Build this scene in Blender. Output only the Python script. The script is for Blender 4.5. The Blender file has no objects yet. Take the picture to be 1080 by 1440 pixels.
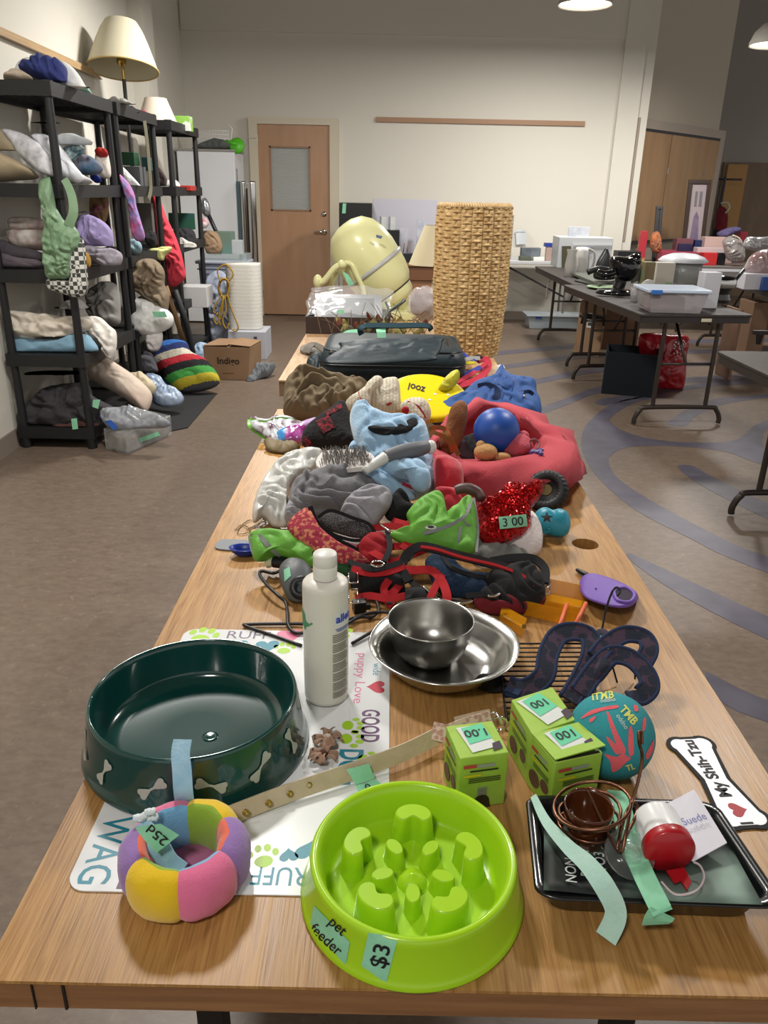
import bpy, math, random
from mathutils import Vector, Matrix, noise
WORLD_S=.68; EXPO=0.22
LAMP_LIST=[(-.75,2.75,2.97,62,'round pendant lamp over the near left of the sale table'),
 (1.66,8.0,2.985,75,'lit pendant lamp shade at the top edge above the back wall'),
 (3.47,8.2,2.745,50,'grey dome pendant lamp at the upper right corner'),
 (1.7,3.2,2.97,50,'round pendant lamp over the right folding tables'),
 (-.75,6.3,2.97,85,'round pendant lamp over the far end of the sale table'),
 (-.6,-.8,2.97,30,'round pendant lamp behind the viewer')]
V=Vector; pi=math.pi
random.seed(7)
sc=bpy.context.scene; COL=sc.collection
# ---------------- camera ----------------
CF=1100.0; PITCH=math.radians(22.25); ROLL=0.021; EYE=1.447
cd_=bpy.data.cameras.new('camera'); cam=bpy.data.objects.new('camera',cd_); COL.objects.link(cam)
_D=V((0,math.cos(PITCH),-math.sin(PITCH))); _U0=V((0,math.sin(PITCH),math.cos(PITCH))); _R0=V((1,0,0))
_R=_R0*math.cos(ROLL)+_U0*math.sin(ROLL); _U=-_R0*math.sin(ROLL)+_U0*math.cos(ROLL)
cam.matrix_world=Matrix(((_R.x,_U.x,-_D.x,0),(_R.y,_U.y,-_D.y,0),(_R.z,_U.z,-_D.z,EYE),(0,0,0,1)))
cd_.sensor_fit='VERTICAL'; cd_.sensor_height=24; cd_.lens=CF/1440*24; cd_.clip_start=.05
sc.camera=cam
def _ray(x,y): return _D+_R*((x-540)/CF)-_U*((y-720)/CF)
def at(x,y,z=.74):                       # photo pixel -> point on the horizontal plane z
    d=_ray(x,y); return V((0,0,EYE))+d*((z-EYE)/d.z)
def atY(x,y,Y):                          # photo pixel -> point on the upright plane at distance Y
    d=_ray(x,y); return V((0,0,EYE))+d*(Y/d.y)
def atX(x,y,X):
    d=_ray(x,y); return V((0,0,EYE))+d*(X/d.x)
def px(p):
    v=V(p)-V((0,0,EYE)); z=v.dot(_D); return 540+CF*v.dot(_R)/z, 720-CF*v.dot(_U)/z, z
# ---------------- light ----------------
w=bpy.data.worlds.new('world'); sc.world=w; w.use_nodes=True
w.node_tree.nodes['Background'].inputs[0].default_value=(1.0,.965,.92,1)
w.node_tree.nodes['Background'].inputs[1].default_value=WORLD_S
sc.view_settings.view_transform='Standard'; sc.view_settings.look='None'
sc.view_settings.gamma=1; sc.view_settings.use_curve_mapping=False; sc.view_settings.exposure=EXPO
sc.cycles.max_bounces=8; sc.cycles.transparent_max_bounces=12
# pendant lamps of the hall: (x, y, z of the shade mouth, power)
LAMPS=LAMP_LIST
def pendant_light(x,y,z,pw):
    l=bpy.data.lights.new('pendant_glow','AREA'); l.shape='DISK'; l.size=.42; l.energy=pw; l.color=(1.0,.965,.915)
    o=bpy.data.objects.new('pendant_glow',l); COL.objects.link(o); o.location=(x,y,z-.012)
    return o
# ---------------- helpers ----------------
def lin(c):
    c=c/255.; return c/12.92 if c<=.04045 else ((c+.055)/1.055)**2.4
def rgb(h):
    if isinstance(h,str): h=h.lstrip('#'); h=tuple(int(h[i:i+2],16) for i in (0,2,4))
    return (lin(h[0]),lin(h[1]),lin(h[2]),1)
_M={}
def mat(name,col='#888888',rough=.5,metal=0,col2=None,vs=8,bump=0,bs=60,alpha=1,trans=0,coat=0,emit=0,sheen=0,st=(1,1,1),ior=1.45,kind='noise',det=3,lo=.35,hi=.65):
    if name in _M: return _M[name]
    m=bpy.data.materials.new(name); m.use_nodes=True; nt=m.node_tree; b=nt.nodes['Principled BSDF']
    b.inputs['Base Color'].default_value=rgb(col); b.inputs['Roughness'].default_value=rough
    b.inputs['Metallic'].default_value=metal; b.inputs['IOR'].default_value=ior
    if alpha<1: b.inputs['Alpha'].default_value=alpha
    if trans: b.inputs['Transmission Weight'].default_value=trans
    if coat: b.inputs['Coat Weight'].default_value=coat
    if sheen: b.inputs['Sheen Weight'].default_value=sheen
    if emit: b.inputs['Emission Color'].default_value=rgb(col); b.inputs['Emission Strength'].default_value=emit
    if col2 or bump:
        tc=nt.nodes.new('ShaderNodeTexCoord'); mp=nt.nodes.new('ShaderNodeMapping'); mp.inputs['Scale'].default_value=st
        nt.links.new(tc.outputs['Object'],mp.inputs[0])
    def tex(k,s):
        if k=='noise':
            n=nt.nodes.new('ShaderNodeTexNoise'); n.inputs['Scale'].default_value=s; n.inputs['Detail'].default_value=det; o=n.outputs[0]
        elif k=='voronoi':
            n=nt.nodes.new('ShaderNodeTexVoronoi'); n.inputs['Scale'].default_value=s; o=n.outputs[0]
        elif k=='checker':
            n=nt.nodes.new('ShaderNodeTexChecker'); n.inputs['Scale'].default_value=s; o=n.outputs[1]
        else:
            n=nt.nodes.new('ShaderNodeTexWave'); n.bands_direction=k[-1].upper(); n.inputs['Scale'].default_value=s; n.inputs['Distortion'].default_value=.6 ; n.inputs['Detail Scale'].default_value=2; o=n.outputs[1]
        nt.links.new(mp.outputs[0],n.inputs[0]); return o
    if col2:
        o=tex(kind,vs); r=nt.nodes.new('ShaderNodeValToRGB'); r.color_ramp.elements[0].color=rgb(col); r.color_ramp.elements[1].color=rgb(col2)
        r.color_ramp.elements[0].position=lo; r.color_ramp.elements[1].position=hi
        nt.links.new(o,r.inputs[0]); nt.links.new(r.outputs[0],b.inputs['Base Color'])
    if bump:
        o=tex('noise',bs); bn=nt.nodes.new('ShaderNodeBump'); bn.inputs['Strength'].default_value=bump; bn.inputs['Distance'].default_value=.004
        nt.links.new(o,bn.inputs['Height']); nt.links.new(bn.outputs[0],b.inputs['Normal'])
    _M[name]=m; return m
def cloth(name,c='#888888',c2=None,**k):
    k.setdefault('rough',.9); k.setdefault('bump',.25); k.setdefault('bs',350); k.setdefault('vs',14)
    return mat(name,c,col2=c2,**k)
def tag(o,label=None,cat=None,group=None,kind=None):
    if label: o['label']=label
    if cat: o['category']=cat
    if group: o['group']=group
    if kind: o['kind']=kind
    return o
MW={}
def thing(name,label,cat,loc=(0,0,0),rz=0,group=None):
    o=bpy.data.objects.new(name,None); COL.objects.link(o); o.location=loc; o.rotation_euler=(0,0,rz)
    o.empty_display_size=.05
    MW[o.name]=Matrix.Translation(V(loc))@Matrix.Rotation(rz,4,'Z'); return tag(o,label,cat,group)
def cr(pts,k=6,closed=False):            # Catmull-Rom
    P_=[V(p) for p in pts]; n=len(P_); out=[]
    rng=range(n if closed else n-1)
    for i in rng:
        if closed: a,b,c,d=P_[(i-1)%n],P_[i],P_[(i+1)%n],P_[(i+2)%n]
        else: a,b,c,d=P_[max(i-1,0)],P_[i],P_[i+1],P_[min(i+2,n-1)]
        for j in range(k):
            t=j/k; out.append(.5*((2*b)+(c-a)*t+(2*a-5*b+4*c-d)*t*t+(3*b-3*c+d-a)*t*t*t))
    if not closed: out.append(P_[-1])
    return out
class B:
    def __init__(s): s.v=[]; s.f=[]; s.m=[]; s.cur=0; s.ns=set()
    def add(s,vs,fs,smooth=True):
        n=len(s.v); s.v+=[V(v) for v in vs]
        for f in fs:
            if not smooth: s.ns.add(len(s.f))
            s.f.append([i+n for i in f]); s.m.append(s.cur)
        return s
    def box(s,c,sz,rz=0,R=None,taper=1):
        x,y,z=[q/2 for q in sz]; c=V(c); R=R or Matrix.Rotation(rz,3,'Z')
        vs=[c+R@V((a*x*(taper if e<0 else 1),b*y*(taper if e<0 else 1),e*z)) for e in (-1,1) for a,b in ((-1,-1),(1,-1),(1,1),(-1,1))]
        return s.add(vs,[[3,2,1,0],[4,5,6,7],[0,1,5,4],[1,2,6,5],[2,3,7,6],[3,0,4,7]],False)
    def hexa(s,bot,top):                   # box from 4 bottom and 4 top corners
        return s.add(list(bot)+list(top),[[3,2,1,0],[4,5,6,7],[0,1,5,4],[1,2,6,5],[2,3,7,6],[3,0,4,7]],False)
    def lathe(s,prof,c=(0,0,0),n=48,R=None,a0=0,a1=2*pi,f=None,smooth=True):
        c=V(c); R=R or Matrix.Identity(3); vs=[]; fs=[]; rows=[]
        full=abs(a1-a0-2*pi)<1e-6; m=n if full else n+1
        for r,z in prof:
            if r<1e-6 and full: rows.append([len(vs)]*m); vs.append(c+R@V((0,0,z)))
            else:
                row=[]
                for i in range(m):
                    a=a0+(a1-a0)*i/n; rr=r*(f(a,z) if f else 1)
                    row.append(len(vs)); vs.append(c+R@V((rr*math.cos(a),rr*math.sin(a),z)))
                rows.append(row)
        for A,Bq in zip(rows,rows[1:]):
            for i in range(n):
                j=(i+1)%m; q=[A[i],A[j],Bq[j],Bq[i]]; u=[]
                for t in q:
                    if t not in u: u.append(t)
                if len(u)>2: fs.append(u)
        return s.add(vs,fs,smooth)
    def cyl(s,a,b,r,r2=None,n=20,caps=True):
        a=V(a); b=V(b); d=b-a; L=d.length; R=d.to_track_quat('Z','Y').to_matrix(); r2=r if r2 is None else r2
        s.lathe([(r,0),(r2,L)],a,n,R)
        if caps: s.lathe([(0,0),(r,0)],a,n,R,smooth=False); s.lathe([(r2,L),(0,L)],a,n,R,smooth=False)
        return s
    def ball(s,c,r,n=20,sc_=(1,1,1),R=None,disp=0,ds=20):
        c=V(c); vs=[]; fs=[]; m=n; R=R or Matrix.Identity(3)
        prof=[(r*math.sin(pi*i/m),-r*math.cos(pi*i/m)) for i in range(m+1)]
        k=len(s.v); s.lathe(prof,(0,0,0),n*2)
        for i in range(k,len(s.v)):
            p=s.v[i]; 
            if disp: p=p*(1+disp*noise.noise(p*ds+c*7))
            s.v[i]=c+R@V((p.x*sc_[0],p.y*sc_[1],p.z*sc_[2]))
        return s
    def tube(s,pts,r,n=8,closed=False,caps=True,rf=None):
        pts=[V(p) for p in pts]; N=len(pts); vs=[]; fs=[]; u=None
        for i,p in enumerate(pts):
            a=pts[(i-1)%N] if (closed or i) else pts[0]; b=pts[(i+1)%N] if (closed or i<N-1) else pts[-1]
            t=(b-a); t=t.normalized() if t.length>1e-9 else V((0,0,1))
            if u is None: u=t.orthogonal().normalized()
            u=(u-t*u.dot(t)); u=u.normalized() if u.length>1e-6 else t.orthogonal().normalized()
            w_=t.cross(u); rr=rf(i/(N-1))*r if rf else r
            for j in range(n):
                an=2*pi*j/n; vs.append(p+(u*math.cos(an)+w_*math.sin(an))*rr)
        for i in range(N if closed else N-1):
            for j in range(n):
                k=(j+1)%n; i2=(i+1)%N; fs.append([i*n+j,i*n+k,i2*n+k,i2*n+j])
        if caps and not closed: fs.append(list(range(n))[::-1]); fs.append([(N-1)*n+j for j in range(n)])
        return s.add(vs,fs)
    def strap(s,pts,w_,t=.002,nrm=None,closed=False,wf=None):
        pts=[V(p) for p in pts]; N=len(pts); vs=[]; fs=[]
        for i,p in enumerate(pts):
            a=pts[(i-1)%N] if (closed or i) else pts[0]; b=pts[(i+1)%N] if (closed or i<N-1) else pts[-1]
            T=(b-a).normalized(); n_=nrm(i/(N-1)) if callable(nrm) else (nrm or V((0,0,1))); n_=V(n_)
            S=T.cross(n_); S=S.normalized() if S.length>1e-5 else T.orthogonal().normalized(); n2=S.cross(T)
            h=w_/2*(wf(i/(N-1)) if wf else 1)
            vs+=[p+S*h+n2*t/2,p+S*h-n2*t/2,p-S*h-n2*t/2,p-S*h+n2*t/2]
        out=[];F_=[]
        for j in range(4):
            o=len(out); out+=[vs[4*i+j] for i in range(N)]+[vs[4*i+(j+1)%4] for i in range(N)]
            for i in range(N if closed else N-1): k=(i+1)%N; F_.append([o+i,o+N+i,o+N+k,o+k])
        s.add(out,F_,True)
        if not closed: s.add(vs[:4],[[3,2,1,0]],False); s.add(vs[-4:],[[0,1,2,3]],False)
        return s
    def prism(s,poly,h,frame=None):        # poly: 2D points, frame: function (x,y,z)->V
        frame=frame or (lambda x,y,z:V((x,y,z))); n=len(poly)
        vs=[frame(p[0],p[1],0) for p in poly]+[frame(p[0],p[1],h) for p in poly]
        fs=[list(range(n))[::-1],[n+i for i in range(n)]]+[[i,(i+1)%n,n+(i+1)%n,n+i] for i in range(n)]
        return s.add(vs,fs,False)
    def slab(s,pts,h,nrm=(0,0,1)):         # polygon of 3D points pushed along nrm
        n=len(pts); d=V(nrm)*h
        vs=[V(p) for p in pts]+[V(p)+d for p in pts]
        return s.add(vs,[list(range(n))[::-1],[n+i for i in range(n)]]+[[i,(i+1)%n,n+(i+1)%n,n+i] for i in range(n)],False)
    def grid(s,f,nu,nv,t=0,smooth=True):   # f(u,v)->V ; t thickness along local normal
        vs=[V(f(i/nu,j/nv)) for j in range(nv+1) for i in range(nu+1)]; fs=[]
        for j in range(nv):
            for i in range(nu): k=j*(nu+1)+i; fs.append([k,k+1,k+nu+2,k+nu+1])
        if t:
            n=len(vs); nr=[]
            for j in range(nv+1):
                for i in range(nu+1):
                    a=vs[j*(nu+1)+min(i+1,nu)]-vs[j*(nu+1)+max(i-1,0)]; b=vs[min(j+1,nv)*(nu+1)+i]-vs[max(j-1,0)*(nu+1)+i]
                    c=a.cross(b); nr.append(c.normalized() if c.length>1e-12 else V((0,0,1)))
            vs=vs+[v-q*t for v,q in zip(vs,nr)]
            fs=fs+[[q+n for q in reversed(f_)] for f_ in fs]
            W=nu+1
            bd=[i for i in range(nu)]; 
            for i in range(nu): fs.append([i+1,i,i+n,i+1+n]); k=nv*W+i; fs.append([k,k+1,k+1+n,k+n])
            for j in range(nv): k=j*W; fs.append([k,k+W,k+W+n,k+n]); k=j*W+nu; fs.append([k+W,k,k+n,k+W+n])
        return s.add(vs,fs,smooth)
    def build(s,name,m=None,parent=None,bev=0,label=None,cat=None,group=None,kind=None,sub=0,world=True,seg=2):
        ms=m if isinstance(m,(list,tuple)) else [m]
        if parent is not None and world: inv=MW[parent.name].inverted(); vv=[inv@v for v in s.v]; loc=None
        elif parent is not None: vv=s.v; loc=None
        else:
            xs=[v.x for v in s.v]; ys=[v.y for v in s.v]; zs=[v.z for v in s.v]
            loc=V(((min(xs)+max(xs))/2,(min(ys)+max(ys))/2,min(zs))) if world else V((0,0,0)); vv=[v-loc for v in s.v]
        me=bpy.data.meshes.new(name); me.from_pydata([tuple(v) for v in vv],[],s.f)
        for q in ms:
            if q: me.materials.append(q)
        for i,p in enumerate(me.polygons): p.material_index=s.m[i]; p.use_smooth=i not in s.ns
        me.validate(); me.update()
        o=bpy.data.objects.new(name,me); COL.objects.link(o)
        if parent is not None: o.parent=parent; MW[o.name]=MW[parent.name]
        else:
            o.location=loc; MW[o.name]=Matrix.Translation(loc)
        if bev:
            b=o.modifiers.new('bevel','BEVEL'); b.width=bev; b.segments=seg; b.limit_method='ANGLE'; b.angle_limit=math.radians(35); b.harden_normals=False
            for p in me.polygons: p.use_smooth=True
            wn=o.modifiers.new('wn','WEIGHTED_NORMAL'); wn.keep_sharp=True
        if sub: q=o.modifiers.new('sub','SUBSURF'); q.levels=sub; q.render_levels=sub
        return tag(o,label,cat,group,kind)
_fc={}
def letters(s,size=1,bold=0,res=3):        # text as 2D triangles (verts, faces), origin left baseline
    k=(s,bold)
    if k not in _fc:
        c=bpy.data.curves.new('t','FONT'); c.body=s; c.size=1; c.offset=bold; c.resolution_u=res
        o=bpy.data.objects.new('t',c); COL.objects.link(o); bpy.context.view_layer.update()
        me=bpy.data.meshes.new_from_object(o.evaluated_get(bpy.context.evaluated_depsgraph_get()))
        _fc[k]=([tuple(v.co) for v in me.vertices],[list(p.vertices) for p in me.polygons])
        bpy.data.objects.remove(o); bpy.data.curves.remove(c); bpy.data.meshes.remove(me)
    vs,fs=_fc[k]; return [(v[0]*size,v[1]*size) for v in vs],fs
def write(b,s,size,frame,bold=.0,center=True,h=.0004):   # puts text into builder b with frame(x,y)->V
    vs,fs=letters(s,size,bold)
    if not vs: return b
    if center: cx=(min(v[0] for v in vs)+max(v[0] for v in vs))/2; cy=(min(v[1] for v in vs)+max(v[1] for v in vs))/2
    else: cx=cy=0
    return b.add([frame(v[0]-cx,v[1]-cy) for v in vs],fs,False)
def fr(o,xd,yd,lift=.0006):                # flat frame: origin, x direction, y direction
    o=V(o); xd=V(xd).normalized(); yd=V(yd); yd=(yd-xd*yd.dot(xd)).normalized(); n=xd.cross(yd)
    return lambda x,y,z=0: o+xd*x+yd*y+n*(z+lift)
def fold(u,v,ang,freq,warp,seed,sharp=1):
    big=FS
    p=V((u*9/big+seed*3.1,v*9/big-seed*1.7,seed)); w1=noise.noise(p)*warp*2.6+noise.noise(p*2.3)*warp*.9
    if freq<90: freq=(freq*1.5+14)/big
    s=abs(math.sin((u*math.cos(ang)+v*math.sin(ang))*freq+w1*pi))
    k=noise.noise(V((u*11/big+seed,v*11/big,seed*2.)))
    s2=1-abs(noise.noise(V((u*17/big,v*17/big+seed,seed))))*3.2
    return s*(.75+k*.7)+max(0,s2)*.45
FS=1.0
def pillow(b,out,m=.5,z0=.74,T=.03,Tb=.01,folds=(.006,30,0,1.2),seed=1,rings=26,k=9,p=2.4,zmin=None,mats=None,c=None,Yb=None,rag=0):
    """soft thing: its outline (photo pixels) lies on a plane that rises away from the viewer with slope m,
    its body swells T towards the viewer's side and Tb behind"""
    yb=max(out,key=lambda q:q[1]); B0=at(yb[0],yb[1],z0) if Yb is None else V((0,Yb,z0)); Y0=B0.y
    def un(x,y):
        d=_ray(x,y); t=(z0-EYE-m*Y0)/(d.z-m*d.y) if m<50 else Y0/d.y; return V((0,0,EYE))+d*t
    pts=[un(*q) for q in out]; pts=cr(pts,k,True)
    N_=V((0,-m,1)).normalized() if m<50 else V((0,-1,0)); E1=V((1,0,0)); E2=N_.cross(E1)
    C=sum(pts,V())/len(pts) if c is None else un(*c)
    n=len(pts); A,fq,ang,wp=folds; zm=z0 if zmin is None else zmin
    def P3(q,side,r):
        u=(q-C).dot(E1); v=(q-C).dot(E2); h=(1-r**p)**.5 if r<1 else 0
        fo=fold(u,v,ang,fq,wp,seed)*A+noise.noise(V((u*40,v*40,seed)))*A*.35
        fo+=noise.noise(V((u*14,v*14,seed+5)))*A*.9
        if side>0: g=q+N_*(T*h+fo*min(1,(1-r)*5+.12))
        else: g=q-N_*(Tb*h)
        if g.z<zm+.0015: g.z=zm+.0015
        return g
    vs=[];fs=[]
    ro=[i/rings for i in range(1,rings+1)]
    vs.append(P3(C,1,0)); 
    for r in ro:
        for q in pts:
            qq=C+(q-C)*r
            if rag and r==1: qq=C+(q-C)*(1+rag*noise.noise(q*90))
            vs.append(P3(qq,1,r))
    for i in range(n): fs.append([0,1+i,1+(i+1)%n])
    for a in range(rings-1):
        for i in range(n): j=(i+1)%n; fs.append([1+a*n+i,1+(a+1)*n+i,1+(a+1)*n+j,1+a*n+j])
    base=1+(rings-1)*n; off=len(vs); rb=[.85,.6,.3]
    prev=[base+i for i in range(n)]
    for r in rb:
        cur=[]
        for q in pts: cur.append(len(vs)); vs.append(P3(C+(q-C)*r,-1,r))
        for i in range(n): j=(i+1)%n; fs.append([prev[i],cur[i],cur[j],prev[j]])
        prev=cur
    vs.append(P3(C,-1,0))
    for i in range(n): fs.append([prev[i],len(vs)-1,prev[(i+1)%n]])
    k0=len(s_f) if False else len(b.f); b.add(vs,fs)
    if mats:                                 # mats(u,v)->material slot, by place on the cloth
        for fi in range(k0,len(b.f)):
            q=sum((b.v[i] for i in b.f[fi]),V())/len(b.f[fi])-C; b.m[fi]=mats(q.dot(E1),q.dot(E2))
    return b
def soft(name,out,material,label,cat,group=None,parent=None,**k):
    b=B(); pillow(b,out,**k); return b.build(name,material,parent,label=label,cat=cat,group=group)
def dup(root,loc=None,rz=None,label=None,group=None):
    r=root.copy(); COL.objects.link(r)
    if loc is not None: r.location=loc
    if rz is not None: r.rotation_euler=(0,0,rz)
    if label: r['label']=label
    if group: r['group']=group
    MW[r.name]=Matrix.Translation(r.location)@Matrix.Rotation(r.rotation_euler.z,4,'Z')
    for ch in list(root.children):
        c=ch.copy(); COL.objects.link(c); c.parent=r; MW[c.name]=MW[r.name]
        for g in ch.children:
            d=g.copy(); COL.objects.link(d); d.parent=c
    return r
TAPE=mat('green_masking_tape','#8ccba8',.75,bump=.2,bs=200,col2='#7ec09b',vs=30)
TAPEP=mat('pale_masking_tape','#b5d6ca',.8,bump=.2,bs=200,col2='#a9cfc2',vs=30)
INK=mat('black_marker','#15151a',.6)
WHITE=mat('white_plastic','#e9e8e2',.35); BLACK=mat('black_plastic','#141417',.4,bump=.1,bs=300)
STEEL=mat('brushed_steel','#b9b9b6',.22,1,bump=.08,bs=30); CHROME=mat('chrome','#d5d5d2',.12,1)
def tape_on(b_pts,parent,text=None,size=.012,m=None,fold_=0,xd=None,yd=None,bold=.01,lift=.0005,flip=None):
    """a strip of tape over 4 corner points (tl,tr,br,bl) with hand lettering"""
    tl,tr,br,bl=[V(p) for p in b_pts]; b=B()
    n=(tr-tl).cross(bl-tl).normalized()*-1
    if n.dot(V((0,0,EYE))-tl)<0: n=-n
    b.grid(lambda u,v:(tl*(1-u)+tr*u)*(1-v)+(bl*(1-u)+br*u)*v+n*(lift+.0004*math.sin(u*9+v*4)+(.0005*math.sin(v*40) if u in(0,1) else 0)),6,6)
    o=b.build('tape_label',m or TAPE,parent)
    if text:
        c=(tl+tr+br+bl)/4; x=V(xd) if xd is not None else (tr-tl); y=V(yd) if yd is not None else (tl-bl)
        x=(x-n*x.dot(n)).normalized(); y=y-n*y.dot(n); y=(y-x*y.dot(x)).normalized(); t=B()
        for i,ln in enumerate(text.split('|')):
            k=len(text.split('|')); oy=((k-1)/2-i)*size*1.0
            write(t,ln,size,lambda a,b_:c+x*a+y*(b_+oy)+n*(lift+.0012),bold)
        t.build('lettering',INK,o)
    return o

from mathutils.bvhtree import BVHTree
class Skin:                                # finds points on a finished surface
    def __init__(s,b): s.t=BVHTree.FromPolygons([tuple(v) for v in b.v],b.f)
    def __call__(s,x,y,lift=.0008):
        o=V((0,0,EYE)); d=_ray(x,y).normalized(); h=s.t.ray_cast(o,d)
        if h[0] is None:
            best=None
            t=.5
            while t<7:
                g=s.t.find_nearest(o+d*t)
                if best is None or g[3]<best[0]: best=(g[3],t)
                t+=.04
            return o+d*(best[1]-lift)
        return h[0]-d*lift
    def near(s,p,lift=.0): 
        h=s.t.find_nearest(V(p)); n=h[1]; n=-n if n.dot(V((0,0,EYE))-h[0])<0 else n; return h[0]+n*lift
def decal(sk,quad,m,host,name='tape_label',n=8,lift=.0012,text=None,size=10,read=(1,0),bold=.012,ink=None):
    """thin patch laid on a surface; quad = tl,tr,br,bl photo pixels; read = reading direction in the photo"""
    tl,tr,br,bl=quad; b=B()
    def f(u,v):
        x=(tl[0]*(1-u)+tr[0]*u)*(1-v)+(bl[0]*(1-u)+br[0]*u)*v; y=(tl[1]*(1-u)+tr[1]*u)*(1-v)+(bl[1]*(1-u)+br[1]*u)*v
        return sk(x,y,lift)
    b.grid(f,n,n); o=b.build(name,m,host)
    if text:
        cx=sum(q[0] for q in quad)/4; cy=sum(q[1] for q in quad)/4; sword(sk,text,cx,cy,size,read,o,bold,lift+.0012,ink)
    return o
def sword(sk,text,cx,cy,size,read,host,bold=.012,lift=.002,ink=None):
    dx,dy=read; n=math.hypot(dx,dy); dx/=n; dy/=n; b=B(); L=text.split('|')
    for i,ln in enumerate(L):
        vs,fs=letters(ln,size,bold); mx=(max(v[0] for v in vs)+min(v[0] for v in vs))/2; my=(max(v[1] for v in vs)+min(v[1] for v in vs))/2
        off=((len(L)-1)/2-i)*size; b.add([sk(cx+(v[0]-mx)*dx+(v[1]-my+off)*dy,cy+(v[0]-mx)*dy-(v[1]-my+off)*dx,lift) for v in vs],fs,False)
    return b.build('lettering',ink or INK,host)
def spix(sk,pts,lift=.004,k=5,closed=False): return cr([sk(x,y,lift) for x,y in pts],k,closed)
# ================= SETTING =================
def floor_mat():
    m=mat('vinyl_floor','#746557',.42); nt=m.node_tree; b=nt.nodes['Principled BSDF']
    tc=nt.nodes.new('ShaderNodeTexCoord'); 
    mp=nt.nodes.new('ShaderNodeMapping'); mp.inputs['Scale'].default_value=(3.6,6.5,1); nt.links.new(tc.outputs['Object'],mp.inputs[0])
    n=nt.nodes.new('ShaderNodeTexNoise'); n.inputs['Scale'].default_value=6.0; n.inputs['Detail'].default_value=12; n.inputs['Roughness'].default_value=.68; nt.links.new(mp.outputs[0],n.inputs[0])
    r=nt.nodes.new('ShaderNodeValToRGB'); r.color_ramp.elements[0].position=.32; r.color_ramp.elements[1].position=.68
    r.color_ramp.elements[0].color=rgb('#5e5045'); r.color_ramp.elements[1].color=rgb('#726457')
    nt.links.new(n.outputs[0],r.inputs[0])
    n2=nt.nodes.new('ShaderNodeTexNoise'); n2.inputs['Scale'].default_value=38; n2.inputs['Detail'].default_value=3; nt.links.new(tc.outputs['Object'],n2.inputs[0])
    r2=nt.nodes.new('ShaderNodeValToRGB'); r2.color_ramp.elements[0].position=.62; r2.color_ramp.elements[1].position=.76; r2.color_ramp.elements[0].color=(0,0,0,1); r2.color_ramp.elements[1].color=(.5,.5,.5,1)
    nt.links.new(n2.outputs[0],r2.inputs[0]); mx=nt.nodes.new('ShaderNodeMixRGB'); mx.inputs[2].default_value=rgb('#8a7969')
    nt.links.new(r2.outputs[0],mx.inputs[0]); nt.links.new(r.outputs[0],mx.inputs[1]); nt.links.new(mx.outputs[0],b.inputs['Base Color'])
    return m
def struct(b,name,m,**k): return b.build(name,m,kind='structure',**k)
WALL=mat('painted_wall','#d0ccc1',.85,bump=.12,bs=160)
LW0,LW1=-2.185,-2.375      # left wall at y=4.2 and y=10
def lwx(y): return LW0+(LW1-LW0)*(y-4.2)/5.8
BY=10.02
b=B(); b.box((2.5,5,-.03),(16,22,.06)); struct(b,'floor',floor_mat())
b=B(); y0=-2.5; b.slab([(lwx(y0),y0,0),(lwx(BY),BY,0),(lwx(BY)-.12,BY,0),(lwx(y0)-.12,y0,0)],4.5); struct(b,'wall_left',WALL)
b=B(); b.box((.22,BY+.06,2.25),(5.4,.12,4.5)); struct(b,'wall_back',WALL)
# projecting upper panel edge of the back wall
b=B(); b.box((.22,BY-.012,3.78),(5.15,.024,1.44)); struct(b,'trim_6',WALL)
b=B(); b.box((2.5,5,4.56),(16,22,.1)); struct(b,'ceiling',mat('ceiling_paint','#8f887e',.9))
PILX=2.80
# slanting closet wall to the right of the back wall : from (2.8,10.0) receding to the right
TL=atY(905,62,BY); 
c0=V((2.80,BY,0)); c1=V((4.35,11.6,0)); cd=(c1-c0).normalized(); cn=V((-cd.y,cd.x,0))   # cn away from the room
cL=(c1-c0).length
def cw(u,z,d=0): return c0+cd*u+V((0,0,z))-cn*d
b=B(); b.slab([cw(0,0),cw(cL,0),cw(cL,0)+cn*.12,cw(0,0)+cn*.12],4.5); struct(b,'wall_right',mat('painted_wall_tan','#b0a697',.85,bump=.1,bs=160))
b=B(); b.box((2.68,BY-.02,2.25),(.24,.04,4.5)); struct(b,'trim_1',WALL)
# hall beyond, to the right
b=B(); b.box((7.4,13.2,2.25),(8,.12,4.5)); struct(b,'wall_far',mat('far_wall_paint','#8f8a84',.9,bump=.1,bs=160))
# baseboards
BB=mat('rubber_baseboard','#857a70',.6)
b=B(); b.slab([(lwx(y0)+.012,y0,0),(lwx(BY)+.012,BY,0),(lwx(BY),BY,0),(lwx(y0),y0,0)],.11); struct(b,'baseboard_left',BB)
b=B(); b.box((1.06,BY-.006-.02,.05),(3.3,.012,.1)); struct(b,'baseboard_back',BB)
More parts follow.
